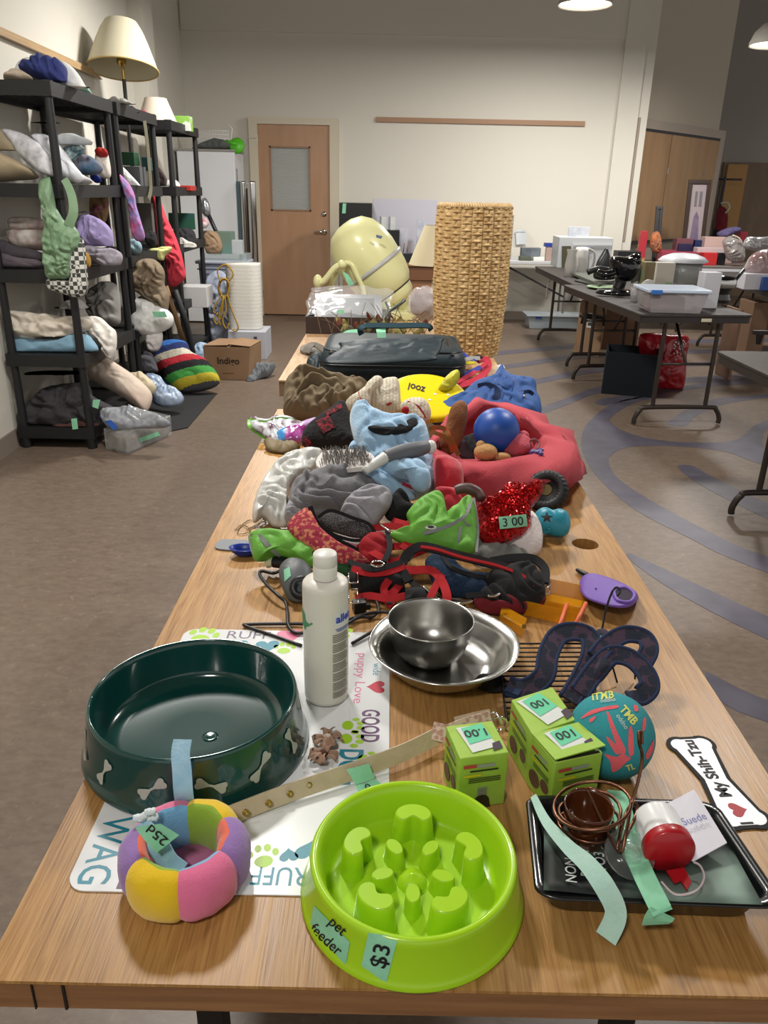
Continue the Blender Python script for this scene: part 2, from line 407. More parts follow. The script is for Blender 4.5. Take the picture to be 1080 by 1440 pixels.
# floor inlay
INL=mat('grey_violet_inlay','#4a4752',.42,col2='#55525d',vs=9,det=6)
def q7(pts): return [(780+x/3.6,440+y/3.6) for x,y in pts]
polys=[ q7([(560,428),(410,440),(300,470),(220,520),(160,580),(135,640),(138,710),(180,800),(260,895),(370,990),(500,1070),(700,1170),(820,1235),(1080,1340),(1250,1400),(1250,1320),(1080,1255),(960,1215),(850,1165),(640,1055),(430,935),(310,845),(270,770),(290,730),(350,700),(450,688),(650,692),(850,715),(980,760),(1080,795),(1250,840),(1250,700),(1090,730),(1055,690),(1050,640),(1090,590),(1250,530),(1250,480),(1080,552),(1000,590),(940,645),(850,668),(620,668),(450,645),(340,610),(285,570),(280,548),(340,500),(440,455),(560,440)]),
 q7([(570,580),(580,560),(650,510),(740,470),(850,440),(1080,425),(1250,420),(1250,440),(1080,442),(900,465),(780,500),(700,545),(660,585)]),
 q7([(620,795),(660,785),(710,795),(800,850),(1080,985),(1250,1060),(1250,1150),(1080,1065),(830,940),(690,860)]),
 [(885,784),(960,819),(1031,852),(1080,874),(1160,905),(1160,935),(1080,907),(960,845),(893,800)],
 [(990,952),(1033,973),(1080,993),(1160,1022),(1160,1055),(1080,1024),(1015,996)],
 [(640,520),(717,515),(800,502),(900,497),(1100,492),(1100,497),(900,502),(800,509),(717,521),(640,526)],
 [(640,502),(710,496),(800,488),(900,482),(1100,478),(1100,483),(900,487),(800,493),(710,501),(640,508)],
 [(700,549),(743,539),(800,526),(850,519),(960,513),(1100,508),(1100,513),(960,519),(850,526),(800,534),(743,546),(700,556)],
 [(740,585),(762,576),(800,562),(850,545),(950,535),(1100,527),(1100,534),(950,543),(850,554),(800,572),(762,586),(740,595)],
 [(840,566),(900,556),(1000,540),(1100,536),(1100,541),(1000,547),(900,563),(850,574)] ]
b=B()
for i,pl in enumerate(polys): b.slab(cr([at(x,y,-.0188) for x,y in pl],3,True),.02)
struct(b,'trim_2',INL)
# light panel rails
b=B(); A=atY(529,167,BY); Bq=atY(822,174,BY); b.box(((A.x+Bq.x)/2,BY-.015,2.215),(Bq.x-A.x,.03,.05)); struct(b,'trim_3',mat('rail_wood','#9c7a5e',.5))
b=B(); pts=[atX(0,44,lwx(4.3)+.02),atX(130,103,lwx(6.5)+.02)]
# rail on the left wall
zr=2.27
def lw_at(x,y,off=.0):   # pixel on the left wall
    d=_ray(x,y); sl=(LW1-LW0)/5.8; t=(LW0-4.2*sl+off)/(d.x-sl*d.y); return V((0,0,EYE))+d*t
ra=lw_at(-60,8); rb=lw_at(141,110)
pa=lw_at(-60,12,.02); pb=lw_at(128,97,.02); pc=lw_at(141,112,.02); pd=lw_at(-60,24,.02)
b.slab([pa,pb,pc,pd],.018,(1,0,0)); struct(b,'trim_4',mat('rail_wood_light','#b79a72',.5,col2='#a88a64',vs=4,st=(1,1,20)))
b=B(); xx=lw_at(190,40).y; cx_=atY(199,0,7.85).x; b.box(((cx_+lwx(8)-.02)/2,8.0,2.25),(cx_-lwx(8)+.02,.3,4.5)); struct(b,'trim_5',WALL)
# ---- door with blind window ----
DX0,DX1,DZ=-1.545,-.715,2.14
DW=mat('birch_door','#ad8768',.45,col2='#a17b5c',vs=1.6,st=(6,6,1.2),det=6,lo=.3,hi=.7)
b=B(); y=BY-.045; wx0,wx1,wz0,wz1=-1.415,-.94,1.215,1.915
for x0,x1,z0,z1 in ((DX0,wx0,.012,DZ),(wx1,DX1,.012,DZ),(wx0,wx1,.012,wz0),(wx0,wx1,wz1,DZ)): b.box(((x0+x1)/2,y,(z0+z1)/2),(x1-x0,.045,z1-z0))
dr=struct(b,'door_1',DW)
b=B()
for x0,x1,z0,z1 in ((DX0-.1,DX0,0,DZ+.07),(DX1,DX1+.1,0,DZ+.07),(DX0,DX1,DZ,DZ+.07)): b.box(((x0+x1)/2,BY-.04,(z0+z1)/2),(x1-x0,.1,z1-z0))
b.build('door_frame',mat('frame_paint','#c6bda8',.6),dr)
b=B(); nsl=34
for i in range(nsl):
    z=wz0+(wz1-wz0)*(i+.5)/nsl; b.box(((wx0+wx1)/2,y+.012,z),(wx1-wx0,.003,.017),R=Matrix.Rotation(.5,3,'X'))
b.box(((wx0+wx1)/2,y+.02,(wz0+wz1)/2),(wx1-wx0,.002,wz1-wz0)); b.build('window_blind',mat('blind_slats','#8f9184',.6),dr)
b=B(); b.box(((wx0+wx1)/2,y-.012,(wz0+wz1)/2),(wx1-wx0,.004,wz1-wz0)); b.build('window_pane',mat('pane_glass','#eef2f0',.05,alpha=.18),dr)
b=B(); t=.018
for x0,x1,z0,z1 in ((wx0,wx0+t,wz0,wz1),(wx1-t,wx1,wz0,wz1),(wx0,wx1,wz0,wz0+t),(wx0,wx1,wz1-t,wz1)): b.box(((x0+x1)/2,y-.02,(z0+z1)/2),(x1-x0,.02,z1-z0))
b.build('window_bead',mat('bead_wood','#8f6f54',.5),dr)
b=B(); hx=DX1-.07; b.lathe([(0,0),(.034,0),(.034,.012),(.02,.02),(0,.022)],(hx,y-.022,.99),24,Matrix.Rotation(pi/2,3,'X')); b.tube(cr([(hx,y-.04,.99),(hx-.01,y-.065,.99),(hx-.06,y-.07,.992),(hx-.12,y-.06,.985)],5),.010,10)
b.build('lever_handle',CHROME,dr)
b=B(); b.lathe([(0,0),(.03,0),(.028,.014),(0,.018)],(hx,y-.022,1.19),24,Matrix.Rotation(pi/2,3,'X')); b.build('deadbolt',CHROME,dr)
b=B(); b.cyl((DX0-.005,y-.03,1.93),(DX0-.005,y-.03,2.03),.009); b.cyl((DX0-.005,y-.03,.2),(DX0-.005,y-.03,.3),.009); b.box((DX0-.06,y-.04,1.99),(.1,.02,.008)); b.build('hinge',STEEL,dr)
# ---- roll-up closet front in the slanted wall ----
CLW=mat('closet_veneer','#ab8861',.5,col2='#9b7852',vs=1.3,st=(5,5,.8),det=5,lo=.3,hi=.7)
def cwu(x,y):      # pixel on slanted wall -> (u,z)
    d=_ray(x,y); o=V((0,0,EYE)); n=V((cn.x,cn.y,0)); t=(c0-o).dot(n)/d.dot(n); p=o+d*t; return (p-c0).dot(cd),p.z
u0,z1=cwu(902,184); u1,z2=cwu(1010,199); u2,z3=cwu(882,344); 
u0=.1; zt=z1; zb=.95
b=B(); b.slab([cw(u0,zb,.02),cw(u1,zb,.02),cw(u1,zb),cw(u0,zb)],zt-zb)
cl=struct(b,'door_2',CLW)
b=B(); b.slab([cw(u0,zt,.022),cw(u1,zt,.022),cw(u1,zt),cw(u0,zt)],.03); b.slab([cw(u0,zb-.03,.06),cw(u1,zb-.03,.06),cw(u1,zb-.03),cw(u0,zb-.03)],.03); b.build('shadow_gap_track',BLACK,cl)  # closet track strips; their black also paints the shadow gap
b=B(); um=u0+(u1-u0)*.36; b.slab([cw(um,zb,.023),cw(um+.006,zb,.023),cw(um+.006,zb),cw(um,zb)],zt-zb); b.build('seam',mat('seam','#5f4930',.7),cl)
b=B()
for uu in (um,u0+(u1-u0)*.83): b.slab([cw(uu,1.72,.026),cw(uu+.03,1.72,.026),cw(uu+.03,1.72),cw(uu,1.72)],.07)
b.build('latch_plate',STEEL,cl)
b=B()
for a_,b_,c_,d_ in ((u0-.09,u0,zb,zt+.13),(u1,u1+.12,zb-.95,zt+.13),(u0,u1,zt+.03,zt+.13)): b.slab([cw(a_,c_,.035),cw(b_,c_,.035),cw(b_,c_),cw(a_,c_)],d_-c_)
b.build('door_frame',mat('closet_frame','#a2968a',.7),cl)
# far doors to the right
b=B(); p0=atY(1018,228,13.1); p1=atY(1150,240,13.1); b.box(((p0.x+p1.x)/2,13.1,p0.z/2),(p1.x-p0.x,.06,p0.z)); d3=struct(b,'door_3',mat('far_door_wood','#6f5c49',.5,col2='#65523f',vs=2,st=(4,4,1)))
b=B(); b.box((p0.x+.2,13.05,p0.z/2),(.3,.05,p0.z-.06)); b.build('side_light',mat('warm_wood','#a07840',.5),d3)
b=B(); b.box((p0.x+1.05,13.03,p0.z-.12),(.55,.06,.09)); b.build('door_closer',STEEL,d3)
# ---- pendants ----
def pendant(x,y,z,pw,label,shade_only=False):
    t=thing('pendant_lamp',label,'ceiling lamp',(x,y,z))
    b=B(); b.lathe([(.235,0),(.232,.03),(.2,.11),(.14,.17),(.07,.2),(.05,.26),(0,.27)],(x,y,z),40); b.lathe([(.228,.004),(.195,.105),(.13,.163),(0,.19)],(x,y,z),40); b.build('shade',mat('enamel_shade','#b9b4ac',.5),t)
    b=B(); b.lathe([(0,.0),(.2,.004),(.222,.016)],(x,y,z+.012),40); b.build('diffuser',mat('lamp_diffuser','#fff4e2',.5,emit=6),t)
    b=B(); b.cyl((x,y,z+.26),(x,y,4.51),.012); b.build('stem',BLACK,t)
    pendant_light(x,y,z,pw)
for L_ in LAMPS: pendant(*L_)
# ================= SALE TABLE =================
TZ=.74
def wood_mat(name,a,b_,c_,s=1):
    m=mat(name,a,.33); nt=m.node_tree; b=nt.nodes['Principled BSDF']
    tc=nt.nodes.new('ShaderNodeTexCoord'); mp=nt.nodes.new('ShaderNodeMapping'); mp.inputs['Scale'].default_value=(52*s,3.0*s,8); nt.links.new(tc.outputs['Object'],mp.inputs[0])
    n=nt.nodes.new('ShaderNodeTexNoise'); n.inputs['Scale'].default_value=2.6; n.inputs['Detail'].default_value=9; n.inputs['Roughness'].default_value=.62; n.inputs['Distortion'].default_value=.5; nt.links.new(mp.outputs[0],n.inputs[0])
    r=nt.nodes.new('ShaderNodeValToRGB'); e=r.color_ramp.elements; e[0].position=.3; e[0].color=rgb(a); e[1].position=.72; e[1].color=rgb(c_); q=e.new(.5); q.color=rgb(b_)
    nt.links.new(n.outputs[0],r.inputs[0])
    mp2=nt.nodes.new('ShaderNodeMapping'); mp2.inputs['Scale'].default_value=(260,9,20); nt.links.new(tc.outputs['Object'],mp2.inputs[0])
    n2=nt.nodes.new('ShaderNodeTexNoise'); n2.inputs['Scale'].default_value=1.5; n2.inputs['Detail'].default_value=3; nt.links.new(mp2.outputs[0],n2.inputs[0])
    r2=nt.nodes.new('ShaderNodeValToRGB'); r2.color_ramp.elements[0].position=.36; r2.color_ramp.elements[1].position=.5; r2.color_ramp.elements[0].color=(.66,.6,.54,1); r2.color_ramp.elements[1].color=(1,1,1,1)
    nt.links.new(n2.outputs[0],r2.inputs[0]); mx=nt.nodes.new('ShaderNodeMixRGB'); mx.blend_type='MULTIPLY'; mx.inputs[0].default_value=.6
    nt.links.new(r.outputs[0],mx.inputs[1]); nt.links.new(r2.outputs[0],mx.inputs[2]); nt.links.new(mx.outputs[0],b.inputs['Base Color'])
    mr=nt.nodes.new('ShaderNodeMapRange'); mr.inputs[3].default_value=.26; mr.inputs[4].default_value=.5; nt.links.new(n.outputs[0],mr.inputs[0]); nt.links.new(mr.outputs[0],b.inputs['Roughness'])
    bn=nt.nodes.new('ShaderNodeBump'); bn.inputs['Strength'].default_value=.12; bn.inputs['Distance'].default_value=.002; nt.links.new(n2.outputs[0],bn.inputs['Height']); nt.links.new(bn.outputs[0],b.inputs['Normal'])
    return m
WOOD=wood_mat('varnished_plywood','#906738','#a47a45','#b38a53')
EDGE=mat('solid_wood_edge','#7d5636',.55,col2='#8f6742',vs=3,st=(2,12,40),bump=.2,bs=40)
tb=thing('sale_table','long sale table made of a varnished plywood door slab with a lock hole','table',(.068,1.6,0))
X0,X1,Y0,Y1=-.378,.518,.521,2.655
hc=at(823,765,TZ)
b=B(); hr=.029; nh=24
ring=[V((hc.x+hr*math.cos(2*pi*i/nh),hc.y+hr*math.sin(2*pi*i/nh),TZ)) for i in range(nh)]
# top with a bored hole: eight-sector fan around the hole, then the outer strips
S=.05; sq=[]
for i in range(nh):
    a=2*pi*i/nh; k=S/max(abs(math.cos(a)),abs(math.sin(a))); sq.append(V((hc.x+k*math.cos(a),hc.y+k*math.sin(a),TZ)))
b.add(ring+sq,[[i,nh+i,nh+(i+1)%nh,(i+1)%nh] for i in range(nh)],False)
for xa,xb,ya,yb in ((X0,hc.x-S,Y0,Y1),(hc.x+S,X1,Y0,Y1),(hc.x-S,hc.x+S,Y0,hc.y-S),(hc.x-S,hc.x+S,hc.y+S,Y1)):
    b.add([V((xa,ya,TZ)),V((xb,ya,TZ)),V((xb,yb,TZ)),V((xa,yb,TZ))],[[0,1,2,3]],False)
b.add([v.copy() for v in ring]+[v-V((0,0,.036)) for v in ring],[[(i+1)%nh,i,nh+i,nh+(i+1)%nh] for i in range(nh)])
th=.004
b.add([V((X0,Y0,TZ)),V((X1,Y0,TZ)),V((X1,Y1,TZ)),V((X0,Y1,TZ)),V((X0,Y0,TZ-th)),V((X1,Y0,TZ-th)),V((X1,Y1,TZ-th)),V((X0,Y1,TZ-th))],[[0,4,5,1],[1,5,6,2],[2,6,7,3],[3,7,4,0]],False)
b.build('tabletop',WOOD,tb)
b=B()
def rim(x0,x1,y0,y1): b.box(((x0+x1)/2,(y0+y1)/2,TZ-.022),(x1-x0,y1-y0,.0345))
rim(X0+.003,hc.x-S,Y0+.002,Y1-.002); rim(hc.x+S,X1-.003,Y0+.002,Y1-.002); rim(hc.x-S,hc.x+S,Y0+.002,hc.y-S); rim(hc.x-S,hc.x+S,hc.y+S,Y1-.002)
b.build('core_edge',EDGE,tb)
b=B(); b.box((.07,1.58,TZ-.042),(.78,2.0,.004)); b.build('support_panel',EDGE,tb)
def leg_frame(y,parent,zt,xs=(-.27,.41)):
    for x in xs:
        b=B(); b.box((x,y,(zt)/2),(.045,.045,zt)); b.build('leg',mat('dark_leg_steel','#2b2725',.5,.4),parent,bev=.003)
for y in (.9,2.3): leg_frame(y,tb,TZ-.044)
# bottle-top crack marks along the front edge
b=B()
for x,w_ in ((-.30,.0025),(-.46+.13,.0015)): b.box((x,Y0+.0015,TZ-.022),(w_,.003,.034))
b.build('edge_crack',mat('dark_crack','#21160e',.9),tb)
t2=thing('sale_table','second plywood door table standing end to end behind the long sale table','table',(.02,4.15,0))
b=B(); b.box((.03,4.12,TZ-.003),(.93,2.04,.006)); b.build('tabletop',wood_mat('pale_plywood','#a5805a','#b8946c','#c6a680'),t2)
b=B(); b.box((.03,4.12,TZ-.036),(.926,2.036,.060)); b.build('core_edge',mat('pale_edge','#7b6048',.6,col2='#8c7054',vs=6),t2)
for y in (3.4,4.9): leg_frame(y,t2,TZ-.066,(-.3,.36))
# ---------------- placemat ----------------
def rrect(x0,x1,y0,y1,r,n=6):
    out=[]
    for cx,cy,a in ((x1-r,y0+r,-90),(x1-r,y1-r,0),(x0+r,y1-r,90),(x0+r,y0+r,180)):
        for i in range(n+1): t=math.radians(a+90*i/n); out.append((cx+r*math.cos(t),cy+r*math.sin(t)))
    return out
pm=thing('placemat','white dog placemat with paw prints and words under the green bowl','placemat',(-.16,.89,TZ))
b=B(); b.prism(rrect(-.338,.014,.625,1.172,.022),.0016,lambda x,y,z:V((x,y,TZ+z+.0003))); b.build('mat_sheet',mat('glossy_white_vinyl','#dcdfe0',.22,coat=.3),pm)
MZ=TZ+.0021
TEAL=mat('print_teal','#1f7f93',.4); PURP=mat('print_purple','#5b2f5f',.4); LIME=mat('print_lime','#9cc71f',.4); PINKP=mat('print_pink','#d06a8c',.4); REDP=mat('print_red','#b81f3c',.4); GREYP=mat('print_grey_violet','#6a5b74',.4)
def wmat(txt,x,y,size,xd,yd,m,bold=0,sx=1):
    b=B(); c=at(x,y,MZ); f=fr(c,xd,yd,0); write(b,txt,size,lambda a,q:f(a*sx,q),bold); b.build('printed_word',m,pm)
DN=(0,-1,0); RT=(1,0,0)
wmat('WAG',150,1193,.050,DN,RT,TEAL,.004,.84)
wmat('E',190,1226,.062,(-1,0,0),(0,-1,0),PURP,.035)
wmat('puppy Love',505,952,.022,(-.02,-1,0),RT,PINKP,0,1.35)
wmat('wide',530,941,.018,DN,RT,TEAL,.0,1.0)
wmat('GOOD',521,1020,.036,DN,RT,PURP,.022,.66)
wmat('DOG',493,1078,.044,DN,RT,TEAL,.03,.7)
wmat('RUFF',393,1232,.036,(-1,0,0),(0,-1,0),TEAL,.004,.8)
wmat('RUFF',350,893,.034,(1,0,0),(0,1,0),GREYP,.0,1.0)
wmat('E',452,1236,.05,(-1,0,0),(0,-1,0),PURP,.03)
def heart(b,x,y,s,rot=0):
    c=at(x,y,MZ); pl=[]
    for i in range(28):
        t=2*pi*i/28; hx=16*math.sin(t)**3; hy=13*math.cos(t)-5*math.cos(2*t)-2*math.cos(3*t)-math.cos(4*t)
        hx,hy=hx*s/32,hy*s/32; pl.append((c.x+hx*math.cos(rot)-hy*math.sin(rot),c.y+hx*math.sin(rot)+hy*math.cos(rot)))
    b.add([V((p[0],p[1],MZ)) for p in pl],[list(range(28))],False)
def paw(b,x,y,s,rot=0):
    c=at(x,y,MZ)
    for dx,dy,rx,ry in ((0,-.25,.32,.26),(-.42,.1,.12,.17),(-.16,.32,.13,.18),(.16,.32,.13,.18),(.42,.1,.12,.17)):
        pl=[]
        for i in range(16):
            t=2*pi*i/16; ex=(dx+rx*math.cos(t))*s; ey=(dy+ry*math.sin(t))*s
            pl.append(V((c.x+ex*math.cos(rot)-ey*math.sin(rot),c.y+ex*math.sin(rot)+ey*math.cos(rot),MZ)))
        b.add(pl,[list(range(16))],False)
for x,y,q,r_,m_ in ((406,1203,.022,3.3,TEAL),(436,1197,.034,3.0,TEAL),(376,908,.04,.1,TEAL),(336,906,.03,.2,TEAL),(530,966,.032,-pi/2,REDP),(408,893,.045,.2,PINKP)):
    b=B(); heart(b,x,y,q,r_); b.build('printed_heart',m_,pm)
for x,y,q,r_ in ((370,1203,.034,.2),(286,893,.05,-.2),(497,1020,.032,-pi/2),(495,1039,.034,-pi/2),(400,911,.034,0),(480,890,.04,.3),(519,1068,.03,-pi/2)):
    b=B(); paw(b,x,y,q,r_); b.build('printed_paw',LIME,pm)
# ---------------- green dog bowl ----------------
c=V((-.2495,.8775,MZ+.0005)); 
db=thing('dog_bowl','large dark green dog bowl printed with pale bones','bowl',c)
GR=mat('dark_green_plastic','#0b3a36',.16,coat=.6)
b=B(); z0=0
prof=[(.146,.0),(.1505,.001),(.1515,.004),(.149,.009),(.1455,.02),(.1395,.06),(.1375,.074),(.1365,.078),(.1345,.0795),(.1325,.078),(.1305,.07),(.124,.03),(.118,.020),(.10,.017),(.04,.0155),(0,.0155)]
b.lathe(prof,c,96); b.build('bowl_body',GR,db)
b=B(); b.lathe([(.011,.0158),(.0095,.0168),(.007,.0169),(.004,.0162),(0,.0162)],c+V((0.02,-.012,0)),24); b.build('moulding_mark',GR,db)
def bone2d(L,w_,r):
    out=[]; h=L/2
    for cx,cy,a0,a1 in ((h,r*.8,-60,200-40),):
        pass
    def arc(cx,cy,a,b_,n=7): return [(cx+r*math.cos(math.radians(a+(b_-a)*i/n)),cy+r*math.sin(math.radians(a+(b_-a)*i/n))) for i in range(n+1)]
    out+=arc(h,-r*.85,-207,40,12); out+=arc(h,r*.85,-40,207,12); out+=arc(-h,r*.85,-27,220,12); out+=arc(-h,-r*.85,140,387,12)
    return out
def on_cone(c,prof_r,ang,zmid):            # frame wrapped on a cone side: (x along, y up)
    r0,zr0,r1,zr1=prof_r
    def f(x,y,z=0):
        k=(zmid+y-zr0)/(zr1-zr0); r=r0+(r1-r0)*k+.0007; a=ang+x/r
        return c+V((r*math.cos(a),r*math.sin(a),zmid+y))
    return f
bp=bone2d(.031,.005,.0040)
for i,(ang,tilt) in enumerate(((188,1.9),(207,2.1),(233,1.05),(262,.6),(290,-.4),(316,.75),(340,1.9),(160,1.2),(130,.4),(95,1.6),(60,.9),(20,.8))):
    f=on_cone(c,(.1495,.008,.1376,.074),math.radians(ang),.041); ct,st_=math.cos(tilt),math.sin(tilt)
    pts=[f(p[0]*ct-p[1]*st_,p[0]*st_+p[1]*ct) for p in bp]; k=len(pts); cc=f(0,0); b=B()
    b.add([cc]+pts,[[0,1+j,1+(j+1)%k] for j in range(k)],False); b.build('bone_print',mat('bone_print_grey','#a7a9a0',.4),db)
# ---------------- lime slow feeder ----------------
fc=V((.039,.6365,TZ+.0004)); LG=mat('lime_plastic','#9dcb1a',.3,coat=.25)
sf=thing('slow_feeder_bowl','bright lime green slow feeder bowl at the front table edge','bowl',fc)
b=B(); b.lathe([(.117,0),(.1205,.0008),(.1212,.003),(.1185,.007),(.1165,.012),(.1105,.046),(.1102,.052),(.108,.0555),(.105,.0560),(.102,.054),(.0985,.046),(.092,.017),(.088,.0125),(.08,.0115),(0,.0112)],fc,96); b.build('bowl_body',LG,sf)
def ridge(poly,h,x,y,ang,base=1.16,top=.86):
    b=B(); n=len(poly); lv=[(0.0105,base),(h*.5,1.02),(h*.93,top*1.03),(h,top*.93)]; vs=[]
    for z,s in lv:
        for p in poly:
            px_,py_=p[0]*s,p[1]*s; vs.append(fc+V((x+px_*math.cos(ang)-py_*math.sin(ang),y+px_*math.sin(ang)+py_*math.cos(ang),z)))
    fs=[[n*k+i,n*k+(i+1)%n,n*(k+1)+(i+1)%n,n*(k+1)+i] for k in range(len(lv)-1) for i in range(n)]; fs.append([n*(len(lv)-1)+i for i in range(n)])
    b.add(vs,fs); b.ns.add(len(b.f)-1)
    return b.build('ridge',LG,sf)
ell=[(.0128*math.cos(2*pi*i/20),.0078*math.sin(2*pi*i/20)) for i in range(20)]
cres=[]
for i in range(40):
    a=2*pi*i/40; y=.0205*math.sin(a); cres.append((.0138*math.cos(a)+(.0105*math.exp(-(y/.0085)**2) if math.cos(a)<0 else 0)*min(1,-math.cos(a)*2),y))
for k in range(5):
    a=math.radians(88+72*k); ridge([(p*1.18,q*1.12) for p,q in cres],.048,.064*math.cos(a),.064*math.sin(a),a,1.12,.9)
    a=math.radians(53+72*k); ridge([(p*1.12,q*1.15) for p,q in ell],.034,.034*math.cos(a),.034*math.sin(a),a+pi/2 if k in () else a,1.15,.85)
b=B(); b.lathe([(.017,.011),(.0145,.017),(.009,.021),(.003,.0225),(.0015,.024),(0,.024)],fc,32); b.build('centre_dome',LG,sf)
def fcone(px_,py_):        # pixel on the feeder's outer side
    d=_ray(px_,py_); o=V((0,0,EYE)); best=None
    for i in range(4000):
        t=.6+i*.0002; p=o+d*t; q=p-fc; z=q.z
        if 0<=z<=.056:
            r=.1165+(.1105-.1165)*(z-.012)/.034
            if math.hypot(q.x,q.y)<=r+.0009: return p
    return at(px_,py_)
def cone_tape(quad,text,size,xd_px,bold=.01,host=None):
    P_=[fcone(*q) for q in quad]; b=B(); tl,tr,br,bl=quad
    def f(u,v):
        x=(tl[0]*(1-u)+tr[0]*u)*(1-v)+(bl[0]*(1-u)+br[0]*u)*v; y=(tl[1]*(1-u)+tr[1]*u)*(1-v)+(bl[1]*(1-u)+br[1]*u)*v
        return fcone(x,y)
    b.grid(f,8,8); o=b.build('tape_label',TAPE,host)
    return o
t_=cone_tape([(518,1312),(560,1317),(543,1383),(508,1358)],'$3',.02,None,host=sf)
def wcone(o,lines,cx,cy,dx,dy,size,bold=.012):   # text laid through pixels: direction of reading (dx,dy) in the photo
    n=math.hypot(dx,dy); dx/=n; dy/=n; b=B()
    for i,ln in enumerate(lines):
        vs,fs=letters(ln,size,bold); mx=(max(v[0] for v in vs)+min(v[0] for v in vs))/2; my=(max(v[1] for v in vs)+min(v[1] for v in vs))/2
        off=((len(lines)-1)/2-i)*size*1.0
        pts=[]
        for v in vs:
            a=v[0]-mx; q=v[1]-my+off; p=fcone(cx+a*dx+q*dy,cy+a*dy-q*dx); p=p+(V((0,0,EYE))-p).normalized()*.0008; pts.append(p)
        b.add(pts,fs,False)
    b.build('lettering',INK,o)
wcone(t_,['$3'],536,1345,.25,-1,34)
t_=cone_tape([(441,1273),(492,1325),(486,1358),(436,1300)],'',.02,None,host=sf)
wcone(t_,['pet','feeder'],466,1313,1,.92,21,.01)
# ---------------- felt ring toy ----------------
tc_=V((-.2085,.645,MZ)); ft=thing('felt_ring_toy','stuffed felt ring toy in pink, yellow and purple with pale blue strips','pet toy',tc_)
fcol={'purple':'#8a6aa6','yellow':'#d8b408','pink':'#d4698f','orange':'#d8644a','green':'#86a52e','blue':'#6fa3c8'}
fm={k:cloth('felt_'+k,v,sheen=.3) for k,v in fcol.items()}
outer=['purple','yellow','pink','purple','yellow','pink']; inner=['orange','green','blue','orange','green','blue']
for k in range(6):
    a0=math.radians(-22+60*k); b=B(); 
    def f(u,v,side):
        a=a0+math.radians(60)*u; pinch=.74+.26*math.sin(pi*u)**.45; th_=(v*pi-pi/2) if side==0 else (pi/2+v*pi)
        rr=.0475; sn=math.sin(th_); X_=rr+(.0235 if side==0 else .0115)*(.35+.65*pinch)*math.cos(th_)-(1-pinch)*.004; Z_=.032+.0325*(.55+.45*pinch)*math.copysign(abs(sn)**.75,sn)
        w_=noise.noise(V((math.cos(a)*4,math.sin(a)*4,th_)))*.0025*math.sin(pi*u)
        return tc_+V(((X_+w_)*math.cos(a),(X_+w_)*math.sin(a),max(.0006,Z_-.003)))
    b.grid(lambda u,v:f(u,v,0),14,14); b.build('outer_panel',fm[outer[k]],ft)
    b=B(); b.grid(lambda u,v:f(u,v,1),14,14); b.build('inner_panel',fm[inner[k]],ft)
b=B(); b.lathe([(0,.014),(.03,.013),(.04,.008)],tc_,24); b.build('base_disc',cloth('felt_dusty_pink','#b9719a'),ft)
STR=cloth('blue_fleece_strip','#9fc3d6',c2='#8fb6ce',vs=60)
b=B(); pts=cr([atY(262,1142,.715),atY(258,1115,.7),atY(256,1085,.708),atY(254,1060,.722),atY(257,1040,.735)],5); b.strap(pts,.0215,.0022,lambda t:V((.12*math.sin(t*4),-1,.2))); b.build('fleece_strip',STR,ft)
b=B(); pts=cr([atY(254,1228,.632),atY(238,1215,.635),atY(222,1190,.64),atY(206,1172,.65),atY(196,1160,.66)],5); b.strap(pts,.024,.0025,lambda t:V((-.3,-.6,.8))); 
b.build('fleece_strip',STR,ft)
b=B()
for i in range(9): x=192+i*3.2; y=1150-i*1.2+random.uniform(-3,3); b.ball(atY(x,y+random.uniform(0,9),.662),.0042,6,disp=.5,ds=400)
b.build('frayed_end',cloth('frayed_white','#d3dbe0'),ft)
q=[atY(188,1163,.632),atY(232,1152,.63),atY(254,1174,.628),atY(221,1196,.626)]
tp=[atY(192,1160,.640),atY(228,1155,.636),atY(255,1171,.634),atY(222,1197,.630)]
tape_on(tp,ft,'25d',.017,xd=(atY(195,1165,.63)-atY(240,1190,.63)),yd=(atY(212,1195,.63)-atY(222,1160,.63)),bold=.01,lift=.004)
# ---------------- leather dog collar ----------------
cl_=thing('dog_collar','beige leather dog collar with brass eyelets across the placemat','collar',at(480,1095,MZ))
LEA=mat('beige_leather','#c5b49c',.6,bump=.2,bs=300,col2='#b9a78e',vs=40); LEA2=cloth('pink_patterned_leather','#b98f86',c2='#d8c2b4',vs=160,kind='voronoi')
def on(x,y,z): return at(x,y,z)
cp_=cr([on(322,1147,.752),(on(400,1117,.754)),on(500,1083,.756),on(570,1057,.758),on(622,1031,.758)],6)
b=B(); b.strap(cp_,.022,.004,V((.28,-.82,.5))); b.build('strap_band',LEA,cl_)
for x,y in ((346,1141),(378,1128),(408,1115),(435,1103),(468,1091)):
    b=B(); p=on(x,y,.7545)+V((0,-.003,.0015)); R=V((.28,-.82,.5)).to_track_quat('Z','Y').to_matrix(); b.lathe([(.0012,.0),(.0035,.0002),(.0042,.001),(.0035,.0018),(.0018,.001)],p,14,R); b.build('brass_eyelet',mat('brass','#a88a45',.3,1),cl_)
b=B(); b.strap(cr([on(608,1027,.766),on(630,1031,.766),on(655,1022,.77),on(690,1012,.77)],4),.024,.006,V((.2,-.75,.6))); b.build('patterned_tab',LEA2,cl_)
b=B(); b.tube([on(702,1018,.76)+V((.011*math.cos(t/3),0,.011*math.sin(t/3))) for t in range(19)],.0022,8,closed=True); b.tube(cr([on(688,1016,.76),on(692,1003,.775),on(700,1006,.775),on(706,1020,.765)],4),.002,8); b.build('buckle_ring',CHROME,cl_)
b=B(); b.strap(cr([on(640,1016,.745),on(665,1010,.752),on(690,1005,.765)],4),.016,.003,V((.2,-.75,.6))); b.build('strap_end',LEA,cl_)
tape_on([on(487,1082,.764),on(519,1074,.765),on(527,1095,.752),on(500,1104,.752)],cl_,'',.012,lift=.0003)
